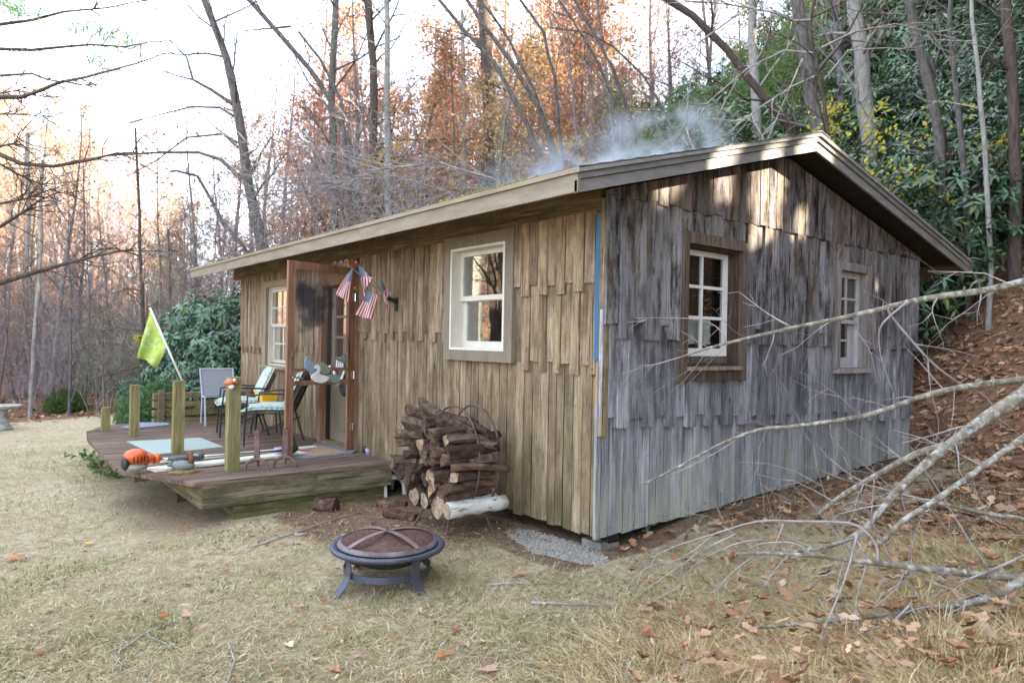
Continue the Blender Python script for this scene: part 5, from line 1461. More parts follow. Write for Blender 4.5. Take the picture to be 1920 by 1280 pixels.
def hero(label, path, w, depth, bark=M_bark, limbs=(), nb=10, bl=2.0, b0=.3, leaf=None, nkeep=.5, size=.08, n_each=2, seed=1, name='tree', kids=(3, 5), side=None, base=True, up=.06, droop=0.0, dlist=None, spread=.22, maxl=3, limb_mat=None):
    """a tree traced at its own distance: path and limbs are photo points, w = trunk width in photo pixels at both ends"""
    rng = random.Random(seed)
    dp = dlist or [depth]*len(path)
    P = [at(x, y, d) for (x, y), d in zip(path, dp)]
    # path runs from the foot upwards; carry the trunk down to the ground
    if base:
        f = P[0]; gzz = hgt(f.x, f.y, False)
        if f.z > gzz + .1:
            dirn = (P[0]-P[1]).normalized(); k = (f.z-gzz+.3)/max(.3, -dirn.z) if dirn.z < -.3 else 0
            q = Vector((f.x, f.y, gzz-.3)) + Vector((dirn.x, dirn.y, 0))*min(1.2, (f.z-gzz)*.25)
            P = [q] + P; dp = [dp[0]] + list(dp); 
    # a little waver between the given points
    Q = [P[0]]
    for a, b_ in zip(P, P[1:]):
        L = (b_-a).length
        m_ = (a+b_)/2 + Vector((rng.gauss(0, .012), rng.gauss(0, .012), 0))*L
        Q += [m_, b_]
    n = len(Q)
    rw = [.74*(w[0] + (w[1]-w[0])*i/(n-1))*dp[0]/FOC/2 for i in range(n)]
    rw[0] *= 1.2
    t = thing(name, tuple(P[0]), label, 'tree')
    mb = MB(); tips = []
    trunk(mb, Q, rw, 10, rng)
    main = mb
    if limb_mat: mb = MB()
    for lp, lw in limbs:
        lp3 = [at(x, y, depth + (i*.0)) for i, (x, y) in enumerate(lp)]
        rr = [max(.006, lw*depth/FOC/2*(1-.75*i/(len(lp3)-1))) for i in range(len(lp3))]
        mb.tube(lp3, rr, 5, cap=False)
        for k in range(rng.randint(5, 8)):
            q, dd = along(lp3, rng.uniform(.25, 1)); an = rng.uniform(.4, 1.0)
            limb(mb, tips, rng, q, (dd*math.cos(an)+perp(dd, rng)*math.sin(an)).normalized(), (lp3[-1]-lp3[0]).length*rng.uniform(.15, .4), .012, 2, 3, .03, .16, (2, 4), .005)
    if limb_mat: mb.build('branches', limb_mat, t, smooth=True); mb = main
    for i in range(nb):
        t_ = b0 + (1-b0)*(i+rng.random())/nb
        q, dd = along(Q, t_); an = rng.uniform(.6, 1.2)
        c = perp(dd, rng)
        if side is not None: c = (c + RT*side*1.2).normalized()
        limb(mb, tips, rng, q, (dd*math.cos(an)+c*math.sin(an)).normalized(), bl*rng.uniform(.5, 1.2), max(.010, rw[min(n-1, int(t_*n))]*.36), 1, maxl, up, .15, kids, .005, droop)
    mb.build('trunk', bark, t, smooth=True)
    if leaf:
        sel = [tuple(p) for p in tips if rng.random() < nkeep]
        if sel: leaves('crown', sel, size, leaf, M_leaf, t, n_each, spread)
    return t
# the leaning tree at the left of the roof and its long arching limbs
hero('large dark leaning bare tree left of the roof with long arching limbs', [(492, 460), (478, 400), (463, 330), (447, 215), (425, 110), (383, 0), (360, -60)], (32, 14), 17, M_bark,
     [([(452, 335), (415, 300), (372, 286), (300, 286), (200, 292), (120, 306)], 9), ([(445, 268), (420, 251), (350, 258), (292, 302), (240, 330)], 6), ([(438, 218), (412, 202), (360, 200), (300, 215), (230, 235)], 6),
      ([(435, 195), (395, 168), (362, 150), (350, 108), (318, 75)], 8), ([(362, 150), (330, 142), (300, 130)], 4), ([(420, 107), (385, 100), (345, 103), (300, 100)], 5), ([(395, 50), (370, 30), (345, 0)], 4), ([(470, 335), (477, 305), (487, 293)], 5)], nb=12, bl=1.6, b0=.45, seed=3)
hero('slim bare trunk slanting up left from behind the orange tree', [(668, 300), (620, 190), (585, 135), (520, 60), (455, -15)], (14, 12), 19, M_bark, [([(545, 50), (490, 55), (455, 58)], 5)], nb=4, bl=2, seed=4)
hero('straight grey trunk with orange leaves behind the middle of the roof', [(628, 400), (625, 250), (624, 120), (630, -20)], (21, 16), 21, M_bark, nb=20, bl=2.6, b0=.15, leaf=OAK, nkeep=.9, size=.07, n_each=4, seed=5)
hero('straight brown trunk behind the roof, in front of a paler trunk', [(705, 400), (700, 260), (700, 120), (688, -20)], (25, 18), 20, M_barkbrown, nb=20, bl=2.6, b0=.15, leaf=OAK, nkeep=.9, size=.07, n_each=4, seed=6)
hero('pale smooth straight trunk right beside the brown trunk behind the roof', [(728, 390), (727, 250), (726, 120), (724, -20)], (18, 14), 19, M_barkpale, nb=10, bl=2.0, b0=.4, leaf=OAK, nkeep=.5, seed=7)
hero('thin dark tree left of the straight grey trunk with golden leaves', [(652, 390), (648, 300), (640, 190), (600, 110), (560, 60)], (12, 6), 17, M_bark, nb=14, bl=1.5, b0=.35, leaf=GOLD, nkeep=.55, size=.055, seed=8)
hero('thick dark brown trunk far behind the leaning saplings', [(915, 330), (916, 220), (912, 100), (905, -20)], (34, 28), 26, M_barkbrown, nb=10, bl=2.8, b0=.3, leaf=OAK, nkeep=.9, seed=9)
hero('yellow leaved slim tree behind the leaning saplings', [(872, 330), (870, 200), (868, 90), (866, 20)], (16, 9), 24, M_barkpale, nb=18, bl=1.7, b0=.35, leaf=YEL, nkeep=.9, seed=10)
SAP = 12.0
for i, (lab, path, w) in enumerate((
  ('leftmost of the leaning saplings that rise from behind the roof', [(1025, 330), (985, 225), (925, 115), (868, 55), (815, -10)], (13, 8)),
  ('leaning sapling with a forked grey stem, second from the left', [(1050, 320), (1012, 205), (950, 105), (905, 45), (868, -10)], (14, 9)),
  ('thinner leaning sapling close beside the forked grey one', [(1042, 315), (1002, 170), (955, 75), (893, -10)], (10, 6)),
  ('dark nearly upright sapling right of the leaning group', [(1055, 300), (1040, 145), (1020, 62), (968, -10)], (9, 7)),
  ('leaning sapling behind the smoke', [(1163, 215), (1122, 120), (1085, 55), (1040, -10)], (9, 6)),
  ('slim sapling leaning left over the smoke', [(1190, 240), (1150, 130), (1112, 60), (1070, -15)], (11, 7)),
  ('thin dark sapling bent across the green hemlocks', [(1258, 235), (1205, 140), (1150, 88), (1095, 60), (1030, 52)], (7, 4)))):
    hero(lab, path, w, SAP+.4*i, M_bark, nb=9, bl=1.5, b0=.35, leaf=OAK, nkeep=.12, seed=30+i, name='leaning_sapling', n_each=1, side=-.4, up=-.02)
# low tangle of bare twigs sweeping over the roof
for i, (px_, py_) in enumerate(((985, 395), (900, 420), (800, 440))):
    hero(('bare twiggy bush sweeping left over the roof edge below the smoke', 'bare twiggy bush behind the middle of the roof edge', 'bare twiggy bush farthest left behind the roof edge')[i], [(px_, py_), (px_-60, py_-60), (px_-160, py_-90), (px_-300, py_-75)], (7, 3), 10.5+.8*i, M_twig, nb=42, bl=1.5, b0=.12, leaf=OAK, nkeep=.05, seed=50+i, n_each=1, name='twiggy_bush', side=-.9, up=.0)
hero('thick dark trunk leaning steeply across the green bank above the ridge', [(1560, 330), (1490, 250), (1430, 180), (1365, 95), (1300, 30), (1228, -15)], (22, 17), 13.5, M_barkbrown, nb=5, bl=1.8, seed=61)
hero('pale grey upright trunk above the cabin ridge', [(1420, 270), (1415, 150), (1412, -20)], (26, 22), 20, M_barkpale, nb=5, bl=2, b0=.6, seed=62)
hero('broad brown trunk behind the yellow leaved sapling', [(1545, 300), (1520, 180), (1505, 80), (1490, -20)], (38, 30), 13, M_bark, nb=4, bl=2, b0=.6, seed=63)
hero('broad pale grey trunk right of the yellow leaves', [(1630, 260), (1617, 150), (1606, 50), (1600, -20)], (40, 33), 14, M_barkpale, nb=4, bl=2, b0=.6, seed=64)
hero('brown spotted trunk with a broken stub among the rhododendrons', [(1762, 260), (1745, 170), (1722, 80), (1700, -20)], (27, 22), 12, M_bark, [([(1738, 105), (1748, 125), (1756, 145)], 14)], nb=3, bl=1.5, b0=.7, seed=65)
hero('slim greenish stem right of the spotted trunk', [(1812, 380), (1795, 190), (1780, 60), (1785, -20)], (17, 9), 11.5, M_bark, nb=5, bl=1.2, b0=.6, seed=66)
hero('slim speckled stem rising through the rhododendron leaves', [(1850, 350), (1838, 190), (1828, 80), (1822, -20)], (13, 9), 11, M_barkpale, nb=5, bl=1.0, b0=.6, seed=67)
hero('dark trunk at the right edge above the leaf covered bank', [(1905, 340), (1900, 200), (1886, 30), (1884, -20)], (30, 22), 11.5, M_barkbrown, nb=3, bl=1.0, b0=.7, seed=68)
hero('dark mossy trunk standing low on the bank under the rhododendrons', [(1782, 430), (1775, 330), (1765, 240)], (26, 20), 12.2, M_barkbrown, nb=3, bl=1.0, b0=.5, seed=69)
# yellow leaved sapling over the ridge
hero('slim dark sapling with scattered yellow leaves right above the cabin ridge', [(1553, 262), (1545, 190), (1530, 115), (1518, 58), (1528, -10)], (11, 8), 8.6, M_barkbrown,
     [([(1519, 38), (1490, 40), (1455, 25), (1400, 14), (1340, 6), (1270, 0)], 6), ([(1535, 140), (1480, 165), (1420, 205), (1370, 245), (1350, 275)], 4.5), ([(1528, 100), (1470, 95), (1400, 130), (1330, 190), (1300, 240)], 5),
      ([(1540, 90), (1600, 60), (1680, 45), (1780, 70), (1850, 90)], 5), ([(1545, 150), (1590, 95), (1660, 90), (1720, 95)], 4), ([(1505, 110), (1470, 190), (1440, 260)], 4), ([(1380, 30), (1310, 80), (1290, 180), (1285, 270)], 4)],
     nb=13, bl=1.0, b0=.25, leaf=YEL, nkeep=.75, size=.055, n_each=1, seed=70, spread=.06, limb_mat=M_twig)

# needle evergreens and rhododendrons
def evergreen_proto(seed, H, wdt, n, cols=((.05,.10,.04), (.07,.13,.05), (.09,.15,.06))):
    rng = random.Random(seed)
    t = thing('hemlock', (0,0,0), '', 'tree'); mb = MB(); tips = []
    mb.tube([(0,0,-.3), (0,0,H*.5), (.05,0,H)], [H*.014, H*.009, .01], 6, cap=False)
    for i in range(n):
        z = H*(.06+.92*(i/n)); L = wdt*(1.02-z/H)**.8*rng.uniform(.7, 1.1); a = i*2.4+rng.uniform(-.4, .4)
        p = Vector((0,0,z)); q = Vector((math.cos(a)*L, math.sin(a)*L, z - L*.12))
        pts = [p.lerp(q, k/4)+Vector((0,0,.10*L*math.sin(PI*k/4))) for k in range(5)]
        mb.tube(pts, [.018, .014, .010, .007, .004], 3, cap=False)
        for k in range(int(10*L)+3):
            s_ = rng.uniform(.15, 1); c = p.lerp(q, s_)+Vector((0,0,.10*L*math.sin(PI*s_)))
            w_ = L*.34*(1.15-s_)
            for m_ in range(5): tips.append(tuple(c+Vector((rng.gauss(0, w_), rng.gauss(0, w_), rng.gauss(-.03, .05)))))
    mb.build('trunk', M_barkbrown, t, smooth=True)
    leaves('foliage', tips, .05, cols, M_needle, t, 3, .06, aspect=.15)
    return t
def rhodo_proto(seed, wdt, H, n, leaf=.098, cols=((.045,.088,.042), (.068,.122,.056), (.095,.155,.072), (.035,.072,.035))):
    rng = random.Random(seed); r2 = np.random.default_rng(seed)
    t = thing('rhododendron', (0,0,0), '', 'shrub'); mb = MB()
    V = []; F = []; T = []
    stems = []
    for k in range(6):
        a = rng.uniform(0, 6.28); q = Vector((math.cos(a)*wdt*.5, math.sin(a)*wdt*.5, H*rng.uniform(.6, .95)))
        b0 = Vector((rng.uniform(-.15, .15), rng.uniform(-.15, .15), -.2))
        pts = [b0, b0.lerp(q, .35)+Vector((rng.gauss(0,.1), rng.gauss(0,.1), .2)), b0.lerp(q, .7)+Vector((rng.gauss(0,.12), rng.gauss(0,.12), .1)), q]
        mb.tube(pts, [.032, .025, .018, .010], 5, cap=False); stems.append(pts)
    whorls = []
    for k in range(n):
        while True:
            u = Vector((rng.uniform(-1,1), rng.uniform(-1,1), rng.uniform(-.75,1)))
            if .50 < u.length < 1.0: break
        lump = 1+.22*math.sin(u.x*5+seed)*math.cos(u.y*4+seed*2)
        c = Vector((u.x*wdt*lump, u.y*wdt*lump, H*.52+u.z*H*.5*lump)); whorls.append(c)
        st = rng.choice(stems)[rng.choice((2, 3))]
        if rng.random() < .3: mb.tube([st, st.lerp(c, .55)+Vector((0,0,-.08)), c], [.010, .007, .005], 3, cap=False)
        ax = (Vector((u.x, u.y, .9+u.z*.3))).normalized(); e1 = ax.orthogonal().normalized(); e2 = ax.cross(e1)
        nl = rng.randint(5, 10); base = rng.choice(cols); sz = leaf*rng.uniform(.7, 1.25); wilt = rng.uniform(-.2, .5); c0 = c
        ax = (ax + Vector((rng.gauss(0,.35), rng.gauss(0,.35), rng.gauss(0,.25)))).normalized(); e1 = ax.orthogonal().normalized(); e2 = ax.cross(e1)
        for j in range(nl):
            c = c0 + Vector((rng.gauss(0,.02), rng.gauss(0,.02), rng.gauss(0,.025))); an = 6.283*j/nl+rng.uniform(-.5, .5); out = e1*math.cos(an)+e2*math.sin(an)
            dr = rng.uniform(-.3, .7) + wilt
            d = (out - ax*dr).normalized(); sd = d.cross(ax).normalized()*sz*.27; upv = sd.cross(d).normalized()
            o = len(V); L = sz*2*rng.uniform(.55, 1.2)
            p0 = c+d*.01; p1 = c+d*L*.5; p2 = c+d*L-Vector((0,0,L*.12))
            V += [p0, p1+sd+upv*sz*.06, p2, p1-sd+upv*sz*.06, p1-upv*sz*.02]
            F += [(o, o+4, o+1), (o+4, o+2, o+1), (o, o+3, o+4), (o+4, o+3, o+2)]
            v_ = rng.uniform(.65, 1.45); yl = 1.9 if rng.random() < .04 else 1; T += [(base[0]*v_*yl, base[1]*v_*(1+.3*(yl-1)), base[2]*v_/yl)]*4
    mb.build('stem', M_barkbrown, t, smooth=True)
    soup('foliage', np.array([tuple(v) for v in V]), np.array(F), M_rhodo, np.array(T), parent=t)
    return t
ever = [evergreen_proto(1, 4.2, 1.5, 46), evergreen_proto(2, 3.0, 1.3, 40)]
rho = [rhodo_proto(1, 1.15, 2.3, 330), rhodo_proto(2, 1.0, 1.9, 290), rhodo_proto(3, 1.35, 2.6, 400)]
used_e = set()
def plant(pr, x, y, sc, rz, label, cat, group=None, col=(1,1,1), name=None, z=None):
    if pr.name in used_e: o = copy_tree(pr)
    else: o = pr; used_e.add(pr.name)
    nm = o.name
    o.location = (x, y, hgt(x, y, False) if z is None else z); o.rotation_euler = (0, 0, rz)
    o.scale = sc if hasattr(sc, '__len__') else (sc, sc, sc)
    tag(o, label, cat, group)
    for ch in o.children: ch.color = (*col, 1)
    return o
RG = random.Random(12)
def rh(px_, d, sc, label, col=(1,1,1), lift=0.0, group=None, k=None, flat=1.0):
    x, y = pos_px(px_, d)
    return plant(rho[RG.randrange(3) if k is None else k], x, y, (sc, sc, sc*flat), RG.uniform(0, 6.28), label, 'shrub', group, col, z=hgt(x, y, False)+lift)
# the bank of rhododendrons right of and behind the ridge
for i in range(26):
    px_ = 1560 + 400*(i+RG.random())/26; d = RG.uniform(10.8, 16.0)
    if px_ > 1700 and d < 12.4: d += 1.6
    rh(px_, d, RG.uniform(.85, 1.25), 'dark green rhododendron in the thicket on the bank right of the ridge', (1, RG.uniform(.95, 1.1), RG.uniform(.9, 1.15)), group='rhododendrons on the bank')
for i in range(16):
    px_ = 1560 + 420*(i+RG.random())/16; d = RG.uniform(15, 21)
    rh(px_, d, RG.uniform(1.1, 1.6), 'dark green rhododendron high on the bank among the trunks', (.95, 1, 1), group='rhododendrons high on the bank')
for i in range(12):
    px_ = 1180 + 400*(i+RG.random())/12; d = RG.uniform(11.0, 17)
    rh(px_, d, RG.uniform(.9, 1.3), 'green rhododendron between the smoke and the ridge', (1.3, 1.35, 1.1), group='rhododendrons behind the ridge')
for i in range(7):
    px_ = 1000 + 260*(i+RG.random())/7; d = RG.uniform(10.6, 12.5)
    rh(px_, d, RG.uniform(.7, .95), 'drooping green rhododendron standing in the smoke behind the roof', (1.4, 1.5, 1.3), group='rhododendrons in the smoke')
# low green shrubs just over the roof line
for i in range(8):
    px_ = 500 + 480*(i+RG.random())/8; d = RG.uniform(13.5, 16)
    rh(px_, d, RG.uniform(.9, 1.2), 'blue-green rhododendron just showing over the left part of the roof', (1.2, 1.35, 1.4), group='shrubs over the roof line', lift=.3)
# blue-green rhododendron thicket beyond the deck
for i, (px_, d, sc) in enumerate(((345, 16.5, .75), (372, 15.8, .8), (400, 16.5, 1.05), (432, 15.5, 1.15), (455, 16.5, 1.35), (470, 15.0, 1.1), (415, 18, 1.3), (385, 18.5, 1.1), (300, 16.6, .42), (255, 16.8, .36), (440, 13.8, .6), (395, 13.6, .55), (350, 14.0, .5))):
    rh(px_, d, sc, 'blue-green rhododendron in the thicket beyond the deck', (1.15, 1.35, 1.5), group='rhododendrons beyond the deck', k=i % 3)
# evergreen cover higher up the slope, thinning towards the left
for i in range(44):
    px_ = 1130 + 800*(i+RG.random())/44; d = RG.uniform(19, 40)
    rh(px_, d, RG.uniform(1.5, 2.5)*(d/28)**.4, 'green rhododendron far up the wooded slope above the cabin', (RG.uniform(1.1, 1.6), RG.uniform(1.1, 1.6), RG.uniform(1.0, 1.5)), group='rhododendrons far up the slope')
for i in range(22):
    px_ = 1140 + 420*(i+RG.random())/22; d = RG.uniform(17, 34); x, y = pos_px(px_, d)
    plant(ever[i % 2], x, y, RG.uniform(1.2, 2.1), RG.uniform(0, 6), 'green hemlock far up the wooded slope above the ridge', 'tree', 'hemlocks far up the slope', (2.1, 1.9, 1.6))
# hemlocks
for i in range(9):
    px_ = 1150 + 200*(i+RG.random())/9; d = RG.uniform(15, 22); x, y = pos_px(px_, d)
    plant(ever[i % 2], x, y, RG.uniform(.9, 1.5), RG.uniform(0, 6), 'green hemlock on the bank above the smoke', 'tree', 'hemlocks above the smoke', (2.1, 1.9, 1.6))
for (px_, d, sc) in ((205, 24, .70), (245, 23, .5), (160, 25, .55)):
    x, y = pos_px(px_, d); plant(ever[0], x, y, sc, RG.uniform(0, 6), 'small green hemlock at the edge of the wood behind the lawn', 'tree', 'hemlocks behind the lawn', (1.7, 1.6, 1.5))
# clipped-looking needle shrubs by the lawn
def needle_shrub(px_, py_, rx, rz_, n, label, cols, seed):
    g = on_g(px_, py_); rng = np.random.default_rng(seed)
    u = rng.normal(0, 1, (n, 3)); u /= np.linalg.norm(u, axis=1)[:, None]; u *= rng.uniform(.55, 1, (n, 1))**.5
    u[:, 2] = np.abs(u[:, 2])
    lump = 1 + .16*np.sin(u[:, 0]*6+1)*np.cos(u[:, 1]*5)
    p = u*np.array([rx, rx*.8, rz_])*lump[:, None]; p[:, 2] += .05
    t = thing('needle_shrub', tuple(g), label, 'shrub')
    mb = MB(); r_ = random.Random(seed)
    for k in range(14):
        q = g + Vector((r_.uniform(-.7,.7)*rx, r_.uniform(-.6,.6)*rx, r_.uniform(.5,.85)*rz_)); mb.tube([g+Vector((0,0,-.05)), g.lerp(q, .5)+Vector((0,0,.03)), q], [.02, .013, .006], 4, cap=False)
    mb.build('stem', M_barkbrown, t)
    leaves('foliage', p + np.array(g), .05, cols, M_needle, t, 3, .045, rng, aspect=.22, off=tuple(g))
    return t
GR = [(.10,.16,.05), (.13,.19,.06), (.08,.13,.045)]
needle_shrub(122, 772, .60, .50, 3600, 'rounded green shrub at the far edge of the lawn beside the pale trunk', GR, 3)
needle_shrub(292, 800, .78, .72, 4200, 'green feathery shrub growing beside the far side of the deck', [(.09,.17,.07), (.12,.20,.085), (.07,.13,.06)], 4)
# two pale stems at the edge of the lawn
hero('slim pale speckled stem standing at the far edge of the lawn', [(57, 772), (62, 680), (70, 560), (78, 440), (80, 300)], (11, 7), 15.5, M_barkpale, nb=8, bl=1.2, b0=.5, seed=81)
hero('pale straight stem in the wood left of the lawn shrub', [(46, 700), (50, 560), (54, 430), (52, 250)], (12, 9), 24, M_barkpale, nb=6, bl=1.5, b0=.6, seed=82)
hero('dark slender conifer trunk behind the yellow-green flag', [(272, 760), (268, 600), (262, 470), (258, 330), (254, 240)], (12, 5), 17, M_barkbrown, [([(268, 620), (220, 615), (170, 625)], 4), ([(262, 480), (215, 465), (150, 470)], 4), ([(264, 545), (235, 540), (215, 555)], 4), ([(268, 685), (210, 700), (160, 715)], 4)], nb=14, bl=1.0, b0=.3, seed=83)
hero('thin grey sapling between the flag pole and the rhododendrons', [(328, 740), (322, 640), (318, 560), (315, 430)], (8, 4), 16.5, M_bark, nb=8, bl=1.0, b0=.4, seed=84)
hero('slanting dark stem leaning left below the large leaning tree', [(470, 480), (420, 420), (370, 330), (330, 320), (318, 322)], (12, 5), 18, M_bark, nb=6, bl=1.2, b0=.4, seed=85)
# the pine out of the frame at the left whose boughs reach in
px0 = at(-420, 820, 8.2); pine = thing('pine_tree', (px0.x, px0.y, hgt(px0.x, px0.y, False)), 'dark needled pine whose long boughs reach in at the upper left', 'tree')
mb = MB(); rngp = random.Random(6); tips = []; ntips = []
gb = Vector(pine.location); top = gb + Vector((.3, .2, 12)); PT = [gb-Vector((0,0,.3)), gb.lerp(top, .3), gb.lerp(top, .65), top]
mb.tube(PT, [.24, .20, .13, .03], 9, cap=False)
boughs = [([(0, 46), (60, 38), (120, 22), (200, 15), (275, 0)], 6.5, 8.0), ([(0, 92), (60, 94), (120, 88), (170, 84), (235, 88), (275, 80), (360, 72)], 6, 8.3), ([(0, 182), (40, 182), (80, 168), (110, 155), (160, 145), (215, 130), (260, 118), (310, 100)], 8, 7.8), ([(0, 142), (60, 138), (90, 150), (150, 158), (190, 160)], 5, 8.1), ([(0, 175), (30, 170), (55, 160)], 4, 7.9),
          ([(0, 275), (20, 270), (45, 263)], 5, 7.6), ([(0, 290), (40, 307), (100, 312), (170, 300), (215, 288), (260, 285)], 8, 7.4), ([(0, 308), (40, 330), (75, 345), (105, 352)], 5, 7.7), ([(0, 382), (50, 372), (95, 355), (130, 366)], 5, 8.0), ([(0, 425), (40, 400), (75, 375), (110, 360)], 7, 7.5), ([(0, 530), (60, 512), (120, 495), (180, 480), (250, 466)], 10, 7.2), ([(0, 214), (45, 215), (95, 219)], 4, 8.2)]
for pts, w_, d in boughs:
    P = [at(x, y, d) for x, y in pts]
    st = P[0] + (P[0]-P[1]).normalized()*1.0
    zz = st.z - .3
    s0 = PT[1].lerp(PT[3], max(0, min(1, (zz-PT[1].z)/(PT[3].z-PT[1].z))))
    if zz < PT[1].z: s0 = gb.lerp(PT[1], max(.1, (zz-gb.z)/(PT[1].z-gb.z)))
    Q = [s0, s0.lerp(P[0], .5)+Vector((0,0,.12))] + P
    rr = [w_*d/FOC/2*(1.5-1.25*i/(len(Q)-1)) for i in range(len(Q))]
    mb.tube(Q, [max(.004, r_) for r_ in rr], 6, cap=False)
    for k in range(16):
        q, dd = along(P, rngp.random()); an = rngp.uniform(.5, 1.2); tt = []
        limb(mb, tt, rngp, q, (dd*math.cos(an)+perp(dd, rngp)*math.sin(an)).normalized(), rngp.uniform(.2, .65), .007, 2, 3, 0, .2, (2, 4), .003)
        tips += tt
mb.build('trunk', M_barkbrown, pine, smooth=True)
nd_ = []
for (x0, y0, x1, y1, d, n) in ((130, 50, 220, 65, 8.3, 60), (190, 70, 260, 85, 8.3, 45), (0, 0, 40, 30, 8.0, 50), (20, 10, 75, 25, 8.0, 30), (170, 100, 205, 130, 8.2, 25)):
    for k in range(n):
        f = rngp.random(); nd_.append(tuple(at(x0+(x1-x0)*f+rngp.gauss(0, 8), y0+(y1-y0)*f+rngp.gauss(0, 7), d+rngp.gauss(0, .12))))
leaves('needles', nd_, .055, [(.05,.12,.07), (.08,.16,.07), (.16,.20,.06)], M_needle, pine, 6, .03, aspect=.07, off=tuple(pine.location))

for g_, ph_ in (('bare trees beyond the lawn', 'of the thin bare trees in the shaded wood beyond the lawn'), ('orange trees behind the cabin', 'of the orange leaved oaks behind the cabin roof'),
                ('slender trees behind the cabin', 'of the slender half bare trees just behind the cabin'), ('bare trees on the bank', 'of the tall bare trees high on the wooded bank'),
                ('saplings at the edge of the lawn', 'of the slender saplings along the edge of the lawn'), ('fine twigged trees behind the cabin', 'of the fine twigged bare trees among the oaks behind the cabin'), ('rust leaved oaks behind the cabin', 'of the rust leaved oaks close behind the cabin roof'),
                ('far trees behind the cabin', 'of the far bare trees seen between trunks behind the cabin'),
                ('rhododendrons on the bank', 'of the dark rhododendrons low on the bank beside the ridge'), ('rhododendrons high on the bank', 'of the rhododendrons high on the bank among the trunks'),
                ('rhododendrons behind the ridge', 'of the green rhododendrons between the smoke and the ridge'), ('rhododendrons in the smoke', 'of the drooping rhododendrons standing in the smoke'),
                ('shrubs over the roof line', 'of the blue-green shrubs showing over the left roof line'), ('rhododendrons beyond the deck', 'of the blue-green rhododendrons in the thicket beyond the deck'),
                ('rhododendrons far up the slope', 'of the rhododendrons far up the wooded slope above the cabin'), ('hemlocks far up the slope', 'of the hemlocks far up the slope above the ridge'),
                ('hemlocks above the smoke', 'of the green hemlocks on the bank above the smoke'), ('grey trunks on the far hillside', 'of the grey bare trunks on the far orange hillside'), ('small valley trees', 'of the small half bare trees low in the valley'),
                ('leafless brush beyond the lawn', 'of the grey leafless bushes in the thicket beyond the lawn'), ('leafless brush over the roof edge', 'of the grey leafless bushes showing over the roof edge'),
                ('broken pieces on the firewood', 'of the splintered branch pieces thrown across the firewood'),
                ('hemlocks behind the lawn', 'of the small green hemlocks behind the lawn')):
    order(g_, ph_)

# ------------------------------------------------------------------ ground cover
def gz_arr(x, y): return np.array([hgt(a, b_) for a, b_ in zip(x, y)])
def blades(name, x, y, L, wd, cols, lean, label, seed, mat=M_blade, dirs=None, segs=1, z0=0.0, arch=.5):
    rng = np.random.default_rng(seed); n = len(x)
    z = gz_arr(x, y) + z0
    th = rng.uniform(0, 2*PI, n) if dirs is None else dirs
    el = rng.uniform(*lean, n); ln = L*rng.uniform(.5, 1.35, n)
    d = np.stack([np.cos(th)*np.cos(el), np.sin(th)*np.cos(el), np.sin(el)], 1)
    s = np.stack([-np.sin(th), np.cos(th), np.zeros(n)], 1)*wd*rng.uniform(.6, 1.4, (n, 1))
    b0 = np.stack([x, y, z-.004], 1)
    cols = np.asarray(cols, float); tint = cols[rng.integers(0, len(cols), n)]*rng.uniform(.8, 1.2, (n, 1))
    if segs == 1:
        tip = b0 + d*ln[:, None]
        v = np.stack([b0-s, b0+s, tip], 1).reshape(-1, 3); f = np.arange(3*n).reshape(-1, 3)
        return tag(soup(name, v, f, mat, tint), label, 'grass', kind='stuff')
    m1 = b0 + d*ln[:, None]*.4 + np.array([0, 0, 1])*ln[:, None]*.10*arch
    m2 = b0 + d*ln[:, None]*.75 + np.array([0, 0, 1])*ln[:, None]*.06*arch
    tip = b0 + d*ln[:, None] - np.array([0, 0, 1])*ln[:, None]*.14*arch
    v = np.stack([b0-s, b0+s, m1-s, m1+s, m2-s*.8, m2+s*.8, tip], 1).reshape(-1, 3)
    o = (np.arange(n)*7)[:, None]
    f = np.concatenate([o+np.array([[0,1,3]]), o+np.array([[0,3,2]]), o+np.array([[2,3,5]]), o+np.array([[2,5,4]]), o+np.array([[4,5,6]])], 1).reshape(-1, 3)
    return tag(soup(name, v, f, mat, np.repeat(tint, 5, 0)), label, 'grass', kind='stuff')
DRY = [(.48,.39,.225), (.60,.50,.31), (.42,.32,.18), (.34,.27,.16), (.52,.47,.28), (.36,.345,.165), (.25,.185,.115), (.68,.61,.45)]
GRN = [(.17,.23,.06), (.24,.28,.08), (.13,.19,.05), (.30,.31,.11)]
STRAW = [(.60,.48,.24), (.72,.60,.34), (.50,.38,.18), (.40,.29,.14), (.66,.55,.31), (.28,.19,.10)]
def frame_pts(n, px0, px1, py0, py1, seed, z=-.15):
    rng = np.random.default_rng(seed); out = []
    while len(out) < n:
        # density falls with distance as the picture's own scale does, only a little slower
        x, y = rng.uniform(px0, px1), rng.uniform(py0, py1)
        p = on_z(x, y, z)
        out.append((p.x, p.y))
    return np.array(out)
def keep(P, f):
    m = np.array([f(a, b_) for a, b_ in P]); return P[m]
def lawn_ok(x, y):
    if -8 < x < -2.95 and y > -2.35: return RK.random() < .03
    if x < .02 and y > -.06: return False
    d, g_, w_ = zone(x, y)
    if math.hypot(x-FC.x, y-FC.y) < .2 and RK.random() < .3: return False
    return RK.random() > max(d*.93, g_*.97, w_*.75)
RK = random.Random(1)
def cull(P, k):                     # patchy turf
    return np.array([mnoise.noise((a*1.3, b_*1.3, 5.5)) + .35*mnoise.noise((a*5, b_*5, 2.5)) for a, b_ in P]) > k
P = keep(frame_pts(195000, -700, 2500, 830, 1340, 1), lawn_ok)
far_ = P
blades('dry_grass', P[:,0], P[:,1], .055, .0017, DRY, (.02, .75), 'short dry straw coloured lawn grass', 2)
P = keep(frame_pts(92000, -700, 2500, 930, 1340, 7), lawn_ok)
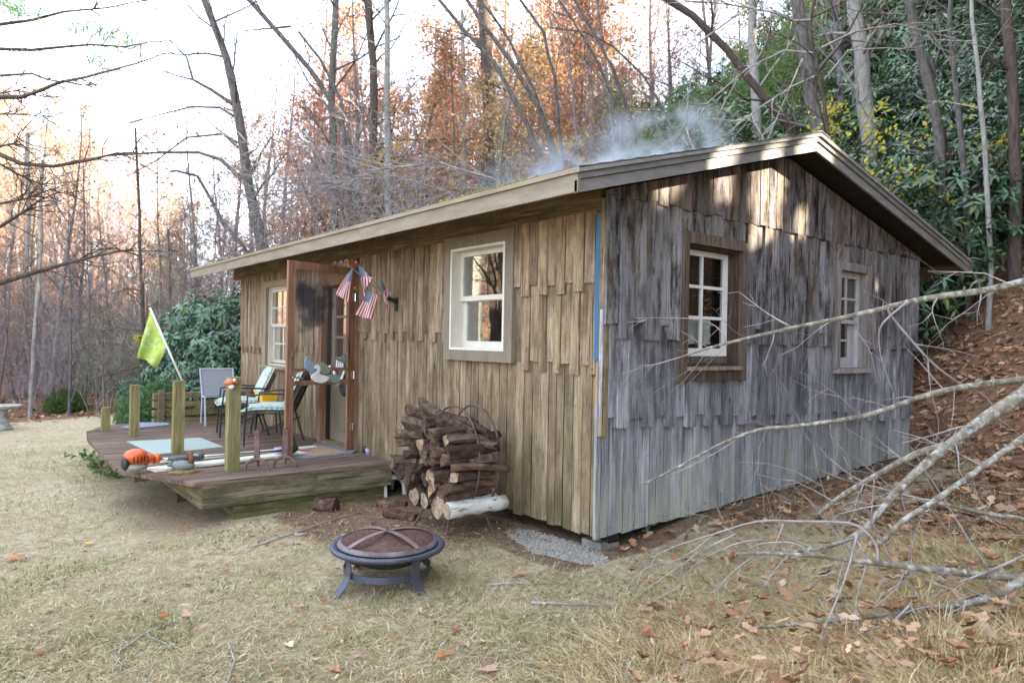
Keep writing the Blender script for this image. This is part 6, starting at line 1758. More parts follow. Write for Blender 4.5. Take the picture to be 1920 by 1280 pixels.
blades('dry_grass', P[:,0], P[:,1], .075, .0015, DRY, (.0, .28), 'flattened dry straw coloured lawn grass', 12, z0=.012, segs=2, arch=.35)
P = keep(frame_pts(62000, -700, 2500, 775, 960, 3), lawn_ok)
blades('dry_grass', P[:,0], P[:,1], .06, .0034, DRY, (.05, .7), 'short dry lawn grass farther back', 4)
P = keep(frame_pts(140000, -700, 2500, 800, 1340, 5), lawn_ok); P = P[cull(P, .24)]
blades('green_grass', P[:,0], P[:,1], .055, .0022, GRN, (.25, 1.1), 'sparse green grass tufts in the dry lawn', 6)
def clump(n, px_, py_, r_, L, cols, seed, lean=(.5, 1.3), name='green_grass', wd=.0025):
    g = on_g(px_, py_); rng = np.random.default_rng(seed); a = rng.uniform(0, 6.28, n); q = r_*np.sqrt(rng.uniform(0, 1, n))
    return g.x+q*np.cos(a), g.y+q*np.sin(a)
xs, ys = [], []
for k, (px_, py_, r_, n) in enumerate(((190, 895, .25, 500), (215, 870, .3, 600), (120, 870, .35, 600), (60, 850, .5, 700), (285, 1210, .05, 90), (920, 1170, .07, 160), (700, 1138, .08, 160), (1005, 1185, .10, 200), (960, 1220, .08, 150), (670, 1200, .06, 120), (210, 1120, .10, 150), (1410, 1120, .07, 200), (1790, 870, .12, 200), (560, 1130, .09, 140), (1010, 1085, .05, 80), (1290, 1040, .06, 90), (480, 1100, .1, 130))):
    a, b_ = clump(int(n*.55), px_, py_, r_*2.2 if r_ < .2 else r_*1.5, .08, GRN, 100+k); xs.append(a); ys.append(b_)
xs, ys = np.concatenate(xs), np.concatenate(ys)
blades('green_grass', xs, ys, .055, .0022, GRN, (.2, 1.1), 'brighter green grass tufts', 9, segs=2, arch=.4)
# long straw lying over the mound at the right
def straw_ok(x, y):
    v = sstep(.35, 1.6, x + .22*y + .35*mnoise.noise((x*1.5, y*1.5, 9)))
    v *= 1-sstep(.9, 2.6, y)*.75
    return RK.random() < v
P = keep(frame_pts(60000, 1040, 2700, 930, 1560, 21, .05), straw_ok)
dirs = np.array([2.5 + 2.2*mnoise.noise((a*1.1, b_*1.1, 4)) + .9*mnoise.noise((a*3.1, b_*3.1, 8)) for a, b_ in P]) + np.random.default_rng(3).normal(0, .55, len(P))
blades('straw_grass', P[:,0], P[:,1], .21, .0013, STRAW, (-.04, .26), 'long dead straw coloured grass lying over the bank', 22, dirs=dirs, segs=3, arch=1.0)
P = keep(frame_pts(3500, 1230, 2100, 960, 1560, 23, .05), straw_ok)
blades('straw_grass', P[:,0], P[:,1], .19, .0011, STRAW, (.05, .6), 'long dead straw coloured grass arching over the bank', 24, segs=3, arch=1.6)

# tussocks: blades springing from one spot and falling over
xs, ys, ds = [], [], []
rt_ = np.random.default_rng(77)
for k in range(13):
    px_, py_ = rt_.uniform(1260, 1990), rt_.uniform(1150, 1400); g = on_z(px_, py_, .05); n = int(rt_.uniform(120, 260)); a0 = rt_.uniform(0, 6.28)
    xs.append(rt_.normal(g.x, .03, n)); ys.append(rt_.normal(g.y, .03, n)); ds.append(rt_.normal(a0, .9, n))
xs, ys, ds = np.concatenate(xs), np.concatenate(ys), np.concatenate(ds)
blades('straw_grass', xs, ys, .22, .0012, STRAW, (.1, .8), 'tussocks of long dead grass falling over the bank', 25, dirs=ds, segs=3, arch=2.1)
# curled leaves
def litter(name, x, y, size, cols, seed, label, zoff=.012, curl=.45, lobed=True):
    rng = np.random.default_rng(seed); n = len(x); z = gz_arr(x, y) + zoff*rng.uniform(.2, 1.6, n)
    e = .15
    gx_ = (gz_arr(x+e, y)-gz_arr(x-e, y))/(2*e); gy_ = (gz_arr(x, y+e)-gz_arr(x, y-e))/(2*e)
    nrm_ = np.stack([-gx_, -gy_, np.ones(n)], 1) + rng.normal(0, .28, (n, 3)); nrm_ /= np.linalg.norm(nrm_, axis=1)[:, None]
    a = np.cross(nrm_, rng.normal(0, 1, (n, 3))); a /= np.linalg.norm(a, axis=1)[:, None]; b_ = np.cross(nrm_, a)
    s = (size*rng.uniform(.35, 1.5, n))[:, None]; c = np.stack([x, y, z], 1); cu = rng.uniform(-.15, curl, (n, 1))*s
    def q(u, v, w): return c + a*s*u + b_*s*v + nrm_*cu*w
    asp = rng.uniform(.55, 1.0, (n, 1))
    V = np.stack([q(-1, 0, .5), q(-.45, .55*1, .9)*1, q(-.05, .28, .45), q(.35, .6, 1.0), q(1.05, 0, .8), q(.35, -.6, .9), q(-.05, -.28, .45), q(-.45, -.55, 1.0), q(0, 0, 0)], 1)
    # squeeze the width of each leaf
    cc = c[:, None, :]; rel = V-cc; along_b = (rel*b_[:, None, :]).sum(2, keepdims=True)
    V = V - b_[:, None, :]*along_b*(1-asp[:, :, None])
    V = V.reshape(-1, 3)
    o = (np.arange(n)*9)[:, None]
    F = np.concatenate([o+np.array([[8, (k+1) % 8, k]]) for k in range(8)], 1).reshape(-1, 3)
    cols = np.asarray(cols, float); t = cols[rng.integers(0, len(cols), n)]*rng.uniform(.65, 1.25, (n, 1))
    return tag(soup(name, V, F, M_litter, np.repeat(t, 8, 0)), label, 'leaves', kind='stuff')
BR = [(.26,.135,.075), (.34,.19,.11), (.20,.10,.06), (.42,.27,.17), (.15,.08,.05), (.36,.20,.105), (.30,.14,.07), (.46,.33,.22)]
rg = np.random.default_rng(31)
def scat(n, x0, x1, y0, y1, f):
    out = []
    while len(out) < n:
        x, y = rg.uniform(x0, x1), rg.uniform(y0, y1)
        if f(x, y): out.append((x, y))
    return np.array(out)
def bank_ok(x, y):
    s = .26*x+.966*y
    if x < .1 and y < DEP+.3: return False
    k = sstep(4.0, 5.4, s)
    if x > 0: k = max(k, sstep(.3, 1.2, x)*sstep(.3, 2.2, y)*.75)
    k *= .35+.65*sstep(-.15, .12, mnoise.noise((x*.8, y*.8, 6)))
    if 5.6 < s < 6.8: k *= .55
    return RK.random() < k
P = scat(11500, -1.5, 8.0, .6, 13.5, bank_ok)
litter('leaf_litter', P[:,0], P[:,1], .055, BR, 32, 'brown fallen leaves covering the bank', .02)
P = scat(5500, -9, 3.5, 6, 20, bank_ok)
litter('leaf_litter', P[:,0], P[:,1], .075, BR, 35, 'brown fallen leaves under the rhododendrons', .02)
P = keep(frame_pts(1000, 1180, 2050, 940, 1400, 41, 0), lambda x, y: x > .6 or RK.random() < .3)
litter('leaf_litter', P[:,0], P[:,1], .036, BR + [(.38,.23,.12), (.42,.28,.16)], 42, 'brown leaves caught in the straw', .10, .6)
P = scat(330, .03, .75, .1, 5.3, lambda x, y: True)
litter('leaf_litter', P[:,0], P[:,1], .042, BR, 43, 'brown leaves gathered along the foot of the gable wall', .03)
P = keep(frame_pts(700, 380, 1150, 925, 1030, 44, -.15), lambda x, y: not (x < -2.95 and y > -2) and not y > -.1)
litter('leaf_litter', P[:,0], P[:,1], .020, BR + [(.42,.30,.18)], 45, 'small chips and broken leaves on the bare earth by the woodpile', .008)
P = scat(2600, -24, -13.2, -14, 9, lambda x, y: True)
litter('leaf_litter', P[:,0], P[:,1], .09, BR, 46, 'brown fallen leaves under the trees beyond the lawn', .02)
P = keep(frame_pts(1500, -40, 1300, 830, 1330, 47, -.15), lambda x, y: not (-8 < x < -2.95 and y > -2.3) and not (y > -.1 and x < 0))
litter('leaf_litter', P[:,0], P[:,1], .016, [(.40,.26,.13), (.34,.20,.10), (.55,.43,.24), (.26,.15,.08)], 48, 'tiny leaf scraps scattered in the lawn', .02)

# low weeds in patches
P = keep(frame_pts(9000, -40, 1500, 830, 1330, 63, -.15), lambda x, y: lawn_ok(x, y)); P = P[np.array([mnoise.noise((a*1.1, b_*1.1, 31)) + .5*mnoise.noise((a*4, b_*4, 33)) for a, b_ in P]) > .36]
pz = np.stack([P[:,0], P[:,1], gz_arr(P[:,0], P[:,1])+.015], 1)
tag(leaves('low_weeds', pz, .011, [(.16,.22,.08), (.22,.27,.10), (.14,.20,.09)], M_blade, None, 1, .006, np.random.default_rng(64), aspect=.7), 'low green weeds in patches of the lawn', 'weeds', kind='stuff')
# gravel by the corner stone
RVg = np.random.default_rng(51); n = 2600
a = RVg.uniform(0, 6.28, n); q = np.sqrt(RVg.uniform(0, 1, n))
x, y = GRAV.x + .52*q**1.6*np.cos(a), GRAV.y + .20*q**1.6*np.sin(a)
c = np.stack([x, y, gz_arr(x, y)+.002], 1); s = RVg.uniform(.003, .010, (n, 1))
ax = np.array([[1,0,0],[0,1,0],[-1,0,0],[0,-1,0],[0,0,.8],[0,0,-.8]])
V = (c[:, None, :] + ax[None]*s[:, :, None]*RVg.uniform(.6, 1.3, (n, 6, 1))).reshape(-1, 3)
F = (np.arange(n)[:, None, None]*6 + np.array([[0,1,4],[1,2,4],[2,3,4],[3,0,4],[1,0,5],[2,1,5],[3,2,5],[0,3,5]])[None]).reshape(-1, 3)
tag(soup('gravel', V, F, M_blade, np.repeat(RVg.uniform(.26, .56, (n, 1))*np.array([[1, .94, .84]]), 8, 0)), 'pale gravel patch beside the corner stone', 'gravel', kind='stuff')

# single leaves one can point at on the lawn
def big_leaf(p, s, col, ang, label, group=None, long=1.0, curl=.3):
    rng = random.Random(int(p.x*1000)); mb = MB()
    n_ = 12; rim = []
    for k in range(n_):
        t = 2*PI*k/n_; r_ = s*(.72+.28*math.cos(3*t+rng.uniform(-.4, .4)))*rng.uniform(.85, 1.1)
        u, v = r_*math.cos(t)*long, r_*math.sin(t)*.72
        rim.append((p.x+u*math.cos(ang)-v*math.sin(ang), p.y+u*math.sin(ang)+v*math.cos(ang), p.z+.022+curl*s*(v/s)**2+curl*.5*s*max(0, u/s)**2))
    c0 = (p.x, p.y, p.z+.020)
    mb.add(rim+[c0], [(k, (k+1) % n_, n_) for k in range(n_)])
    o = mb.build('fallen_leaf', M_litter_one, color=col, smooth=True)
    return tag(o, label, 'leaf', group)
M_litter_one = mottled('single_leaf', (.75,.75,.75), (1.0,1.0,1.0), 60, rough=.75, bstr=.2)
OR_, BRN, PK, YL, TN = (.50,.17,.03), (.30,.10,.03), (.50,.30,.22), (.62,.42,.06), (.50,.36,.20)
for (px_, py_, s, col, lab, lg) in (
   (166, 1023, .055, YL, 'golden yellow leaf lying on the lawn left of the deck', 1.0), (305, 1160, .05, (.42,.12,.02), 'dark orange leaf standing out on the lawn in the lower left', .8), (349, 1160, .05, PK, 'pale pink leaf next to the dark orange leaf', 1.3),
   (98, 1007, .045, OR_, 'orange leaf on edge at the left of the lawn', .5), (30, 1052, .075, OR_, 'long orange leaf at the far left of the lawn', 1.5), (328, 1033, .035, YL, 'small yellow leaf in the grass below the deck', .8),
   (543, 1217, .045, (.62,.58,.38), 'pale cream leaf on the lawn at the bottom', 1.2), (563, 1142, .05, PK, 'upright pink leaf left of the fire pit leg', .7), (607, 1134, .03, BRN, 'small red brown leaf near the left fire pit leg', 1.0),
   (853, 1191, .035, BRN, 'red brown leaf right of the fire pit in the lawn', 1.3), (832, 1235, .05, (.40,.17,.06), 'folded brown leaf near the bottom middle of the lawn', 1.3), (915, 1266, .055, PK, 'pinkish tan leaf at the bottom edge of the picture', 1.4),
   (978, 1082, .05, (.55,.27,.13), 'orange tan leaf in the grass right of the fire pit', 1.3), (960, 1000, .04, (.50,.24,.10), 'orange leaf in the grass below the cabin wall', 1.0), (1172, 1034, .035, (.66,.55,.20), 'pale yellow leaf by the corner stone', 1.6), (1208, 1036, .05, (.50,.25,.11), 'orange brown leaf beside the pale yellow one at the corner', 1.5),
   (425, 1078, .035, BRN, 'dark red brown leaf in the middle of the lawn', 1.6), (668, 1238, .035, (.45,.28,.22), 'dull pink leaf near the bottom middle', 1.0), (355, 990, .035, OR_, 'small orange leaf below the deck corner', 1.0), (628, 1262, .05, (.50,.25,.12), 'orange leaf at the bottom edge left of the middle', 1.2)):
    g = on_g(px_, py_); big_leaf(g, s, col, (px_*1.7) % 6.28, lab, None, lg)
for i in range(16):
    px_, py_ = RK.uniform(30, 1150), RK.uniform(1030, 1270); g = on_g(px_, py_)
    big_leaf(g, RK.uniform(.018, .032), RK.choice([BRN, PK, TN, OR_]), RK.uniform(0, 6.28), 'small dry brown leaf lying in the lawn grass', 'small dry leaves on the lawn', RK.uniform(.8, 1.5))
for (px_, py_, s, col, lab) in ((1390, 993, .07, (.40,.22,.13), ''), (1700, 1018, .075, (.48,.27,.17), ''), (1740, 1005, .06, (.44,.25,.15), ''), (1640, 1130, .07, (.40,.21,.12), ''), (1440, 1120, .06, (.42,.23,.13), ''), (1470, 1105, .055, (.41,.23,.13), ''), (1395, 1195, .06, (.44,.27,.16), ''), (1850, 1190, .08, (.43,.27,.16), ''), (1820, 1175, .07, (.40,.25,.14), ''), (1890, 1160, .07, (.42,.22,.13), ''), (1510, 1220, .06, (.45,.29,.17), ''), (1285, 1240, .06, (.40,.24,.14), ''), (1330, 1225, .05, (.42,.21,.12), ''), (1500, 1140, .05, (.38,.19,.10), ''), (1780, 995, .05, (.62,.48,.13), 'y'), (1730, 985, .045, (.60,.55,.35), 'c')):
    g = on_g(px_, py_); g.z += .085
    lab2 = {'': 'large curled brown maple leaf caught in the straw at the right', 'y': 'yellow maple leaf in the straw among brown leaves', 'c': 'pale cream leaf in the straw left of the yellow leaf'}[lab]
    big_leaf(g, s, col, (px_*1.3) % 6.28, lab2, 'large brown leaves in the straw' if lab == '' else None, 1.1, .6)
# sticks on the lawn
def stick(pts, w_, label, d_lift=.012, cat='stick', twigs=()):
    P = [on_g(x, y)+Vector((0,0,d_lift)) for x, y in pts]
    d = (P[0]-CAM).dot(FW); m = MB(); m.tube(P, [w_*d/FOC/2*(1-.5*i/(len(P)-1)) for i in range(len(P))], 6)
    for t_ in twigs:
        Q = [on_g(x, y)+Vector((0,0,d_lift)) for x, y in t_]; m.tube(Q, [w_*.6*d/FOC/2*(1-.5*i/(len(Q)-1)) for i in range(len(Q))], 5)
    return tag(m.build('stick', M_twig, smooth=True), label, cat)
stick([(995, 1137), (1060, 1140), (1145, 1141)], 6, 'straight grey stick lying on the lawn below the corner of the cabin', .018)
stick([(915, 1102), (965, 1099), (1060, 1102)], 4.5, 'thin grey stick on the lawn right of the fire pit', .018)
stick([(215, 1235), (270, 1195), (330, 1172)], 5, 'forked grey twig lying on the lawn in the lower left', .018, twigs=([(268, 1195), (300, 1210), (330, 1225)], [(215, 1235), (225, 1250), (240, 1258)], [(240, 1215), (228, 1205), (232, 1198)]))
stick([(428, 1215), (440, 1245), (430, 1280), (420, 1300)], 4, 'thin dark twig standing in the grass at the bottom left', .02)
stick([(470, 1030), (560, 1000), (640, 972), (690, 960)], 4, 'long thin twig lying on the bare earth in front of the deck', .015)
stick([(552, 1006), (575, 1003)], 9, 'short piece of bark on the bare earth in front of the deck', .01)
# fern and small green plants by the foot of the bank
def fern(px_, py_, s, label, n=7, col=(.16,.27,.10)):
    g = on_g(px_, py_); t = thing('fern', tuple(g), label, 'fern'); r_ = random.Random(px_)
    for k in range(n):
        a = 6.28*k/n+r_.uniform(-.3, .3); L = s*r_.uniform(.7, 1.1); V = []; F = []; T = []
        for j in range(12):
            f = j/12; c = g + Vector((math.cos(a)*L*f, math.sin(a)*L*f, L*(.75*f-.62*f*f)+.02)); w_ = L*.22*(1-f)*(.4+f*1.6 if f < .35 else 1)
            d = Vector((math.cos(a), math.sin(a), .2))*L*.035; sd = Vector((-math.sin(a), math.cos(a), -.1))
            for s_ in (-1, 1):
                o = len(V); V += [c-d, c+d, c+sd*w_*s_+d*1.6, c+sd*w_*s_*.9]; F.append((o, o+1, o+2, o+3)); T.append(tuple(q*r_.uniform(.8, 1.2) for q in col))
        soup('frond', np.array([tuple(v) for v in V]), np.array(F), M_leaf, np.array(T), parent=t)
fern(1805, 868, .34, 'bright green fern at the foot of the bank behind the thick branch', 9)
fern(1745, 890, .2, 'small green fern left of the bright fern', 6, (.12,.22,.12))
fern(1548, 968, .14, 'small blue-green plant in the leaves beside the gable wall', 6, (.16,.26,.20))
def herb(px_, py_, n, s, label, col, r_=.07, h=.14):
    g = on_g(px_, py_); t = thing('small_weed', tuple(g), label, 'plant'); q = random.Random(px_); pos = []
    m = MB()
    for k in range(6):
        e = g+Vector((q.gauss(0, r_), q.gauss(0, r_), h*q.uniform(.6, 1.1))); m.tube([g, g.lerp(e, .5)+Vector((0,0,.02)), e], [.003, .0025, .002], 4)
        pos += [tuple(g.lerp(e, q.uniform(.3, 1))+Vector((q.gauss(0, .012), q.gauss(0, .012), q.gauss(0, .008)))) for _ in range(n//6)]
    m.build('stem', M_twig, t, color=(.6,.8,.5)); leaves('leaves', pos, s, [col], M_leaf, t, 1, .01, off=tuple(g))
herb(1170, 1000, 70, .014, 'small pale green weed growing at the cabin corner', (.40,.50,.40))
herb(1212, 1000, 40, .012, 'second small pale weed beside the gable wall', (.38,.48,.40), .04, .10)
herb(1795, 960, 40, .02, 'small green weed in the leaf litter', (.20,.30,.10), .05, .07)
for k, (px_, py_) in enumerate(((185, 880), (222, 897), (160, 862))):
    herb(px_, py_, 120, .028, ('green leafy weeds under the far deck corner', 'green leafy weed below the left edge of the deck', 'low green weed at the left end of the deck')[k], (.16,.24,.08), .14, .14)

# ------------------------------------------------------------------ the fallen tree whose branches reach in from the right
ft = thing('fallen_tree', tuple(on_g(1990, 1120)), 'fallen bare tree with lichen covered branches reaching in from the right over the straw', 'fallen tree')
RF = random.Random(99)
T0, T1, T2 = at(2120, 1190, 3.2), at(2110, 900, 3.7), at(2130, 420, 4.6)
T0.z = hgt(T0.x, T0.y) - .05
T3 = T2 + (T2-T1)*.7 + Vector((.25, .1, .05)); T4 = T3 + (T3-T2)*.8 + Vector((.2, .15, -.1))
m = MB(); m.tube([T0, T0.lerp(T1, .5), T1, T1.lerp(T2, .5), T2, T3, T4], [.070, .062, .054, .046, .036, .022, .005], 10, jit=.06, rng=RF)
for k in range(9):
    q = T2.lerp(T3, RF.random()) if k < 5 else T3.lerp(T4, RF.random()); limb(m, [], RF, q, ((T4-T2).normalized()*.8 + perp((T4-T2).normalized(), RF)).normalized(), RF.uniform(.4, .9), .010, 1, 3, 0, .15, (2, 4), .002)
m.build('trunk', M_lichen, ft, smooth=True)
def to_trunk(p):
    best = min((T0.lerp(T1, k/10) for k in range(11)), key=lambda q: (q-p).length); b2 = min((T1.lerp(T2, k/10) for k in range(11)), key=lambda q: (q-p).length)
    return best if (best-p).length < (b2-p).length else b2
def path3(pts, d0, d1):
    n = len(pts)
    return [at(x, y, d0+(d1-d0)*i/(n-1)) for i, (x, y) in enumerate(pts)]
def smoothp(P, k=3):
    out = []
    for i in range(len(P)-1):
        p0, p1, p2, p3 = P[max(0, i-1)], P[i], P[i+1], P[min(len(P)-1, i+2)]
        for j in range(k):
            t = j/k; out.append(.5*((2*p1)+(p2-p0)*t+(2*p0-5*p1+4*p2-p3)*t*t+(3*p1-p0-3*p2+p3)*t**3))
    return out+[P[-1]]
def branch(pts, w0, w1, d0, d1, join=True, mat=M_lichen, twigs=(), wild=4, seed=0, wl=.35):
    rng = random.Random(seed)
    P = path3(pts, d0, d1)
    if join: P = [to_trunk(P[0])] + P
    P = smoothp(P); n = len(P)
    rr = [max(.0022, (w0+(w1-w0)*i/(n-1))*d0/FOC/2) for i in range(n)]
    m = MB(); m.tube(P, rr, 8, jit=.09, rng=rng)
    # knots and broken spurs
    for k in range(n//3):
        i = rng.randrange(1, n-1); q = P[i]; e = perp((P[i+1]-P[i]).normalized(), rng); m.tube([q, q+e*rr[i]*rng.uniform(1.4, 2.4)], [rr[i]*.45, rr[i]*.25], 5)
    o = m.build('branch', mat, ft, smooth=True)
    for tp_, w_ in twigs:
        Q = smoothp(path3(tp_, *(d0, d1) if len(tp_) < 1 else (None, None)) if False else [at(x, y, d) for (x, y, d) in tp_]); k = len(Q)
        m = MB(); m.tube(Q, [max(.0014, w_*d0/FOC/2*(1-.7*i/(k-1))) for i in range(k)], 5)
        for _ in range(rng.randint(2, 4)):
            i = rng.randrange(k//3, k); q = Q[i]; dd = (Q[i]-Q[i-1]).normalized(); e = (dd + perp(dd, rng)*.8 + Vector((0,0,-.2))).normalized(); L = rng.uniform(.06, .2)
            m.tube([q, q+e*L*.5, q+(e+Vector((rng.gauss(0,.2), rng.gauss(0,.2), rng.gauss(0,.2)))).normalized()*L], [.0022, .0017, .001], 3)
        tw = m.build('twig', M_twig, o, smooth=True)
    for _ in range(int(wild*2.2)):
        i = rng.randrange(n//4, n-1); q = P[i]; dd = (P[i+1]-P[i]).normalized(); e = (dd*.7 + perp(dd, rng)).normalized()
        m = MB(); tips_ = []; limb(m, tips_, rng, q, e, wl*rng.uniform(.5, 1.7), max(.0022, rr[i]*.25), 2, 3, -.02, .18, (2, 4), .0013)
        m.build('twig', M_twig, o, smooth=True)
    return o
branch([(1990, 512), (1920, 528), (1840, 545), (1735, 560), (1640, 582), (1560, 600), (1480, 616), (1400, 634), (1330, 652), (1280, 668)], 17, 4, 4.05, 4.35,
       twigs=[([(1482, 612, 4.2), (1440, 588, 4.25), (1385, 547, 4.3)], 4), ([(1668, 574, 4.15), (1671, 592, 4.15), (1740, 672, 4.2), (1790, 712, 4.2), (1850, 745, 4.25), (1880, 800, 4.25)], 6), ([(1700, 567, 4.12), (1655, 606, 4.15), (1648, 640, 4.2), (1655, 680, 4.2), (1675, 735, 4.2)], 4.5), ([(1757, 560, 4.1), (1748, 585, 4.12), (1768, 640, 4.15)], 3.5), ([(1740, 672, 4.2), (1745, 730, 4.2), (1760, 790, 4.22), (1755, 830, 4.25)], 2.6), ([(1715, 645, 4.2), (1780, 655, 4.25), (1850, 672, 4.3)], 3),
              ([(1330, 652, 4.32), (1360, 640, 4.35), (1340, 610, 4.35), (1290, 597, 4.35), (1190, 596, 4.3)], 3.2), ([(1280, 668, 4.35), (1240, 680, 4.36), (1200, 690, 4.38), (1165, 700, 4.4)], 3), ([(1598, 590, 4.25), (1610, 625, 4.3), (1632, 660, 4.3), (1645, 720, 4.3)], 3)], wild=5, seed=1)
branch([(1990, 705), (1920, 711), (1800, 726), (1720, 746), (1640, 774), (1560, 790), (1475, 800), (1420, 806), (1345, 835), (1270, 876), (1205, 908)], 15, 3.5, 3.9, 4.3,
       twigs=[([(1440, 803, 4.2), (1400, 812, 4.22), (1340, 850, 4.28), (1250, 895, 4.32)], 4), ([(1556, 790, 4.15), (1562, 830, 4.18), (1590, 865, 4.2)], 3), ([(1790, 727, 3.98), (1785, 790, 4.0), (1770, 850, 4.0)], 2.6)], wild=4, seed=2)
branch([(1990, 690), (1920, 738), (1850, 782), (1790, 828), (1745, 862), (1700, 903), (1660, 945), (1620, 992), (1560, 1022), (1470, 1036)], 30, 6, 3.75, 3.55,
       twigs=[([(1645, 958, 3.6), (1620, 1000, 3.58), (1560, 1020, 3.55)], 6)], wild=3, seed=3)
branch([(1775, 835), (1720, 850), (1640, 893), (1590, 922), (1553, 948), (1528, 972)], 15, 8, 3.74, 4.2, join=False, wild=3, seed=4)
branch([(1990, 765), (1930, 812), (1870, 855), (1790, 912), (1735, 950), (1692, 976), (1660, 1010), (1645, 1022)], 15, 8, 3.55, 3.5, wild=2, seed=5)
branch([(1990, 1088), (1920, 1084), (1830, 1076), (1700, 1061), (1640, 1054), (1600, 1050), (1540, 1042), (1450, 1037), (1380, 1037)], 19, 6, 3.2, 3.4,
       twigs=[([(1646, 1054, 3.28), (1644, 1025, 3.28), (1625, 998, 3.28), (1590, 980, 3.3), (1500, 977, 3.35), (1420, 977, 3.4), (1340, 1000, 3.45), (1270, 1022, 3.5), (1220, 1045, 3.5)], 6.5), ([(1608, 998, 3.28), (1595, 1050, 3.2), (1575, 1110, 3.12), (1545, 1180, 3.05), (1525, 1250, 3.0)], 5), ([(1525, 1043, 3.33), (1490, 1018, 3.36), (1430, 1018, 3.4), (1400, 1030, 3.42)], 4.5), ([(1470, 980, 3.38), (1450, 1030, 3.4), (1435, 1062, 3.42)], 4), ([(1420, 1037, 3.4), (1370, 1075, 3.4), (1340, 1110, 3.4)], 3.5), ([(1380, 1000, 3.42), (1320, 1030, 3.45), (1260, 1070, 3.5), (1190, 1120, 3.5)], 3.2), ([(1340, 1000, 3.45), (1280, 1045, 3.5), (1220, 1060, 3.5), (1180, 1090, 3.5)], 2.8), ([(1430, 1010, 3.4), (1375, 1020, 3.42), (1300, 1060, 3.45), (1270, 1110, 3.45)], 2.6)], wild=7, seed=6, wl=.5)
branch([(1960, 1078), (1890, 1104), (1830, 1127), (1760, 1138), (1700, 1146), (1620, 1156), (1540, 1165), (1420, 1176)], 19, 7, 3.15, 3.3,
       twigs=[([(1710, 1130, 3.2), (1680, 1160, 3.15), (1665, 1178, 3.1), (1690, 1215, 3.05), (1710, 1255, 3.0), (1735, 1300, 2.95)], 5), ([(1655, 1172, 3.1), (1620, 1185, 3.1), (1600, 1210, 3.1)], 3.5), ([(1812, 1125, 3.15), (1800, 1160, 3.1), (1780, 1200, 3.05)], 3.5), ([(1830, 1125, 3.15), (1760, 1160, 3.1), (1690, 1200, 3.05)], 3)], wild=5, seed=7)
branch([(1990, 985), (1920, 972), (1850, 962), (1780, 946), (1720, 936), (1645, 930)], 11, 4, 3.5, 3.7, wild=2, seed=8)
branch([(1990, 1000), (1930, 1035), (1860, 1068), (1800, 1090)], 7, 3, 3.3, 3.2, wild=3, seed=9, mat=M_twig)

# ------------------------------------------------------------------ unseen wood, added and shaped to keep the low sun off the yard
rw_ = np.random.default_rng(61)
Sh = Vector((math.cos(SUN_AZ), math.sin(SUN_AZ), 0)); Sp = Vector((-Sh.y, Sh.x, 0))
beams = []  # sun gaps cut through the added crowns to light these spots
for (px_, py_, r_) in ((1225, 352, .09), (1330, 360, .10), (1362, 345, .09), (1400, 385, .10), (1440, 330, .07), (1475, 300, .08), (1395, 450, .08), (1610, 380, .12), (1660, 420, .10), (1628, 540, .05), (1550, 360, .12), (1600, 320, .12), (1720, 420, .12), (1480, 430, .10), (1430, 290, .07)):
    beams.append((on_x(px_, py_, 0.0), r_))
for p_ in ((-11.7, -6.9, 2.0), (-11.7, -6.9, 3.6), (-13.5, -9.5, 1.0), (-15, -9, 1.5)): beams.append((Vector(p_), 1.5))
V_ = []
trunk_mb = MB()
for i in range(280):
    lat = -22 + 40*((i*0.618) % 1.0); dist = rw_.uniform(13, 21)
    b_ = Vector((-2.0, 0.0, 0)) + Sh*dist + Sp*lat
    # the block of crowns stands across the sun's path, from low understorey to the treetops
    zc = 0.8 + 24*((i*.7548) % 1.0)**1.35
    R_ = rw_.uniform(2.0, 2.9); n = 780
    u = rw_.normal(0, 1, (n, 3)); u /= np.linalg.norm(u, axis=1)[:, None]; u *= rw_.uniform(0, 1, (n, 1))**.40
    V_.append(u*R_*np.array([1, 1, .8]) + np.array([b_.x, b_.y, zc]))
    zb = hgt(b_.x, b_.y, False)
    if i % 3 == 0: trunk_mb.tube([(b_.x, b_.y, zb-.3), (b_.x, b_.y, max(zb+3, zc+1))], [.18, .06], 6, cap=False)
c = np.concatenate(V_)
sunv = np.array(SUN); ok = np.ones(len(c), bool)
for p, r_ in beams:
    rel = c - np.array(p); t = rel@sunv; dd = np.linalg.norm(rel - t[:, None]*sunv, axis=1); ok &= dd > r_ + .17
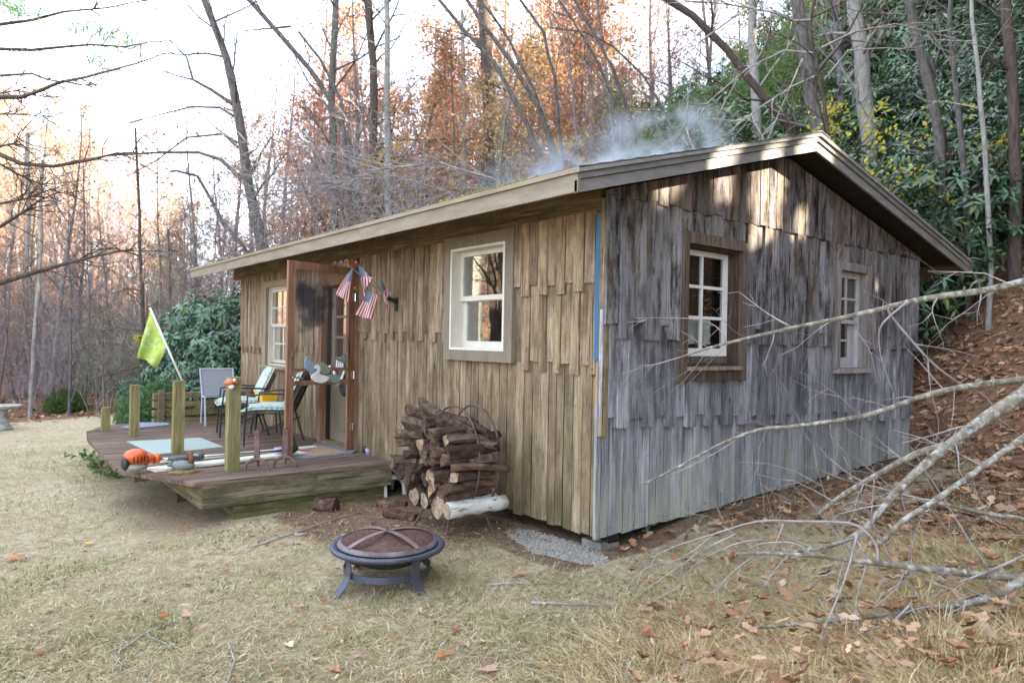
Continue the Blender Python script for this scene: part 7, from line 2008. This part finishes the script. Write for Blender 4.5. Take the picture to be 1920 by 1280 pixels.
# nothing hangs into the picture
rel = c - np.array(CAM); zz = rel@np.array(FW); xx = rel@np.array(RT)
ok &= ~((zz > -1) & (np.abs(xx) < 0.78*np.maximum(zz, 0)+2.0))
ok &= np.linalg.norm(rel, axis=1) > 4
c = c[ok]
wl = leaves('shade_wood', c, .26, [(.05,.065,.03), (.07,.06,.03), (.06,.075,.035)], M_leaf, None, 1, .02, rw_, aspect=.62)
tag(wl, 'unseen block of leafy crowns added to shade the yard', 'shade_wood', kind='stuff')
trunk_mb.v and tag(trunk_mb.build('shade_wood_trunks', M_bark), 'unseen trunks under the crowns added to shade the yard', 'shade_wood', kind='stuff')

# ------------------------------------------------------------------ smoke drifting from behind the ridge
def smokemat():
    m, nt = newmat('wood_smoke')
    tc = nd(nt, 'ShaderNodeTexCoord')
    g = nd(nt, 'ShaderNodeSeparateXYZ', {0: tc.outputs['Generated']})
    ob = tc.outputs['Object']
    n = noise(nt, ob, 1.5, 6, .62)
    # thick at the flue (x = 1 end), thinning as it drifts
    def bell(s_, c_, w_): return ramp(nt, math2(nt, 'ABSOLUTE', math2(nt, 'SUBTRACT', s_, c_)), 0, w_, 1, 0)
    fx = ramp(nt, g.outputs[0], 0.0, .85, .05, 1.0); fx = math2(nt, 'MULTIPLY', fx, ramp(nt, g.outputs[0], 1.0, .93, 0, 1))
    f = math2(nt, 'MULTIPLY', math2(nt, 'MULTIPLY', fx, bell(g.outputs[1], .5, .5)), bell(g.outputs[2], .38, .34))
    f = math2(nt, 'MULTIPLY', f, ramp(nt, n, .46, .66))
    f = math2(nt, 'MULTIPLY', f, 7.0)
    v = nd(nt, 'ShaderNodeVolumePrincipled', {'Color': (.84, .90, 1.0), 'Density': f, 'Anisotropy': .2})
    nd(nt, 'ShaderNodeOutputMaterial', {'Volume': v.outputs[0]})
    return m
yS = 3.6
pa = on_y(1306, 285, yS)
sm = MB().box(pa.x-4.4, pa.x+.25, yS-.8, yS+.9, 3.2, 5.1).build('smoke', smokemat())
tag(sm, 'thin blue-white wood smoke drifting left from behind the ridge', 'smoke', kind='stuff')
mb = MB(); mb.tube([(pa.x+.12, yS+.05, 2.6), (pa.x+.12, yS+.05, 3.2)], .075, 12); mb.lathe([(.0, .10), (.11, .04), (.11, .03), (0, .03)], 12, (pa.x+.12, yS+.05, 3.18)); o = mb.build('stovepipe', M_rust, cabin)


order('large brown leaves in the straw', 'of the large curled maple leaves caught in the straw')
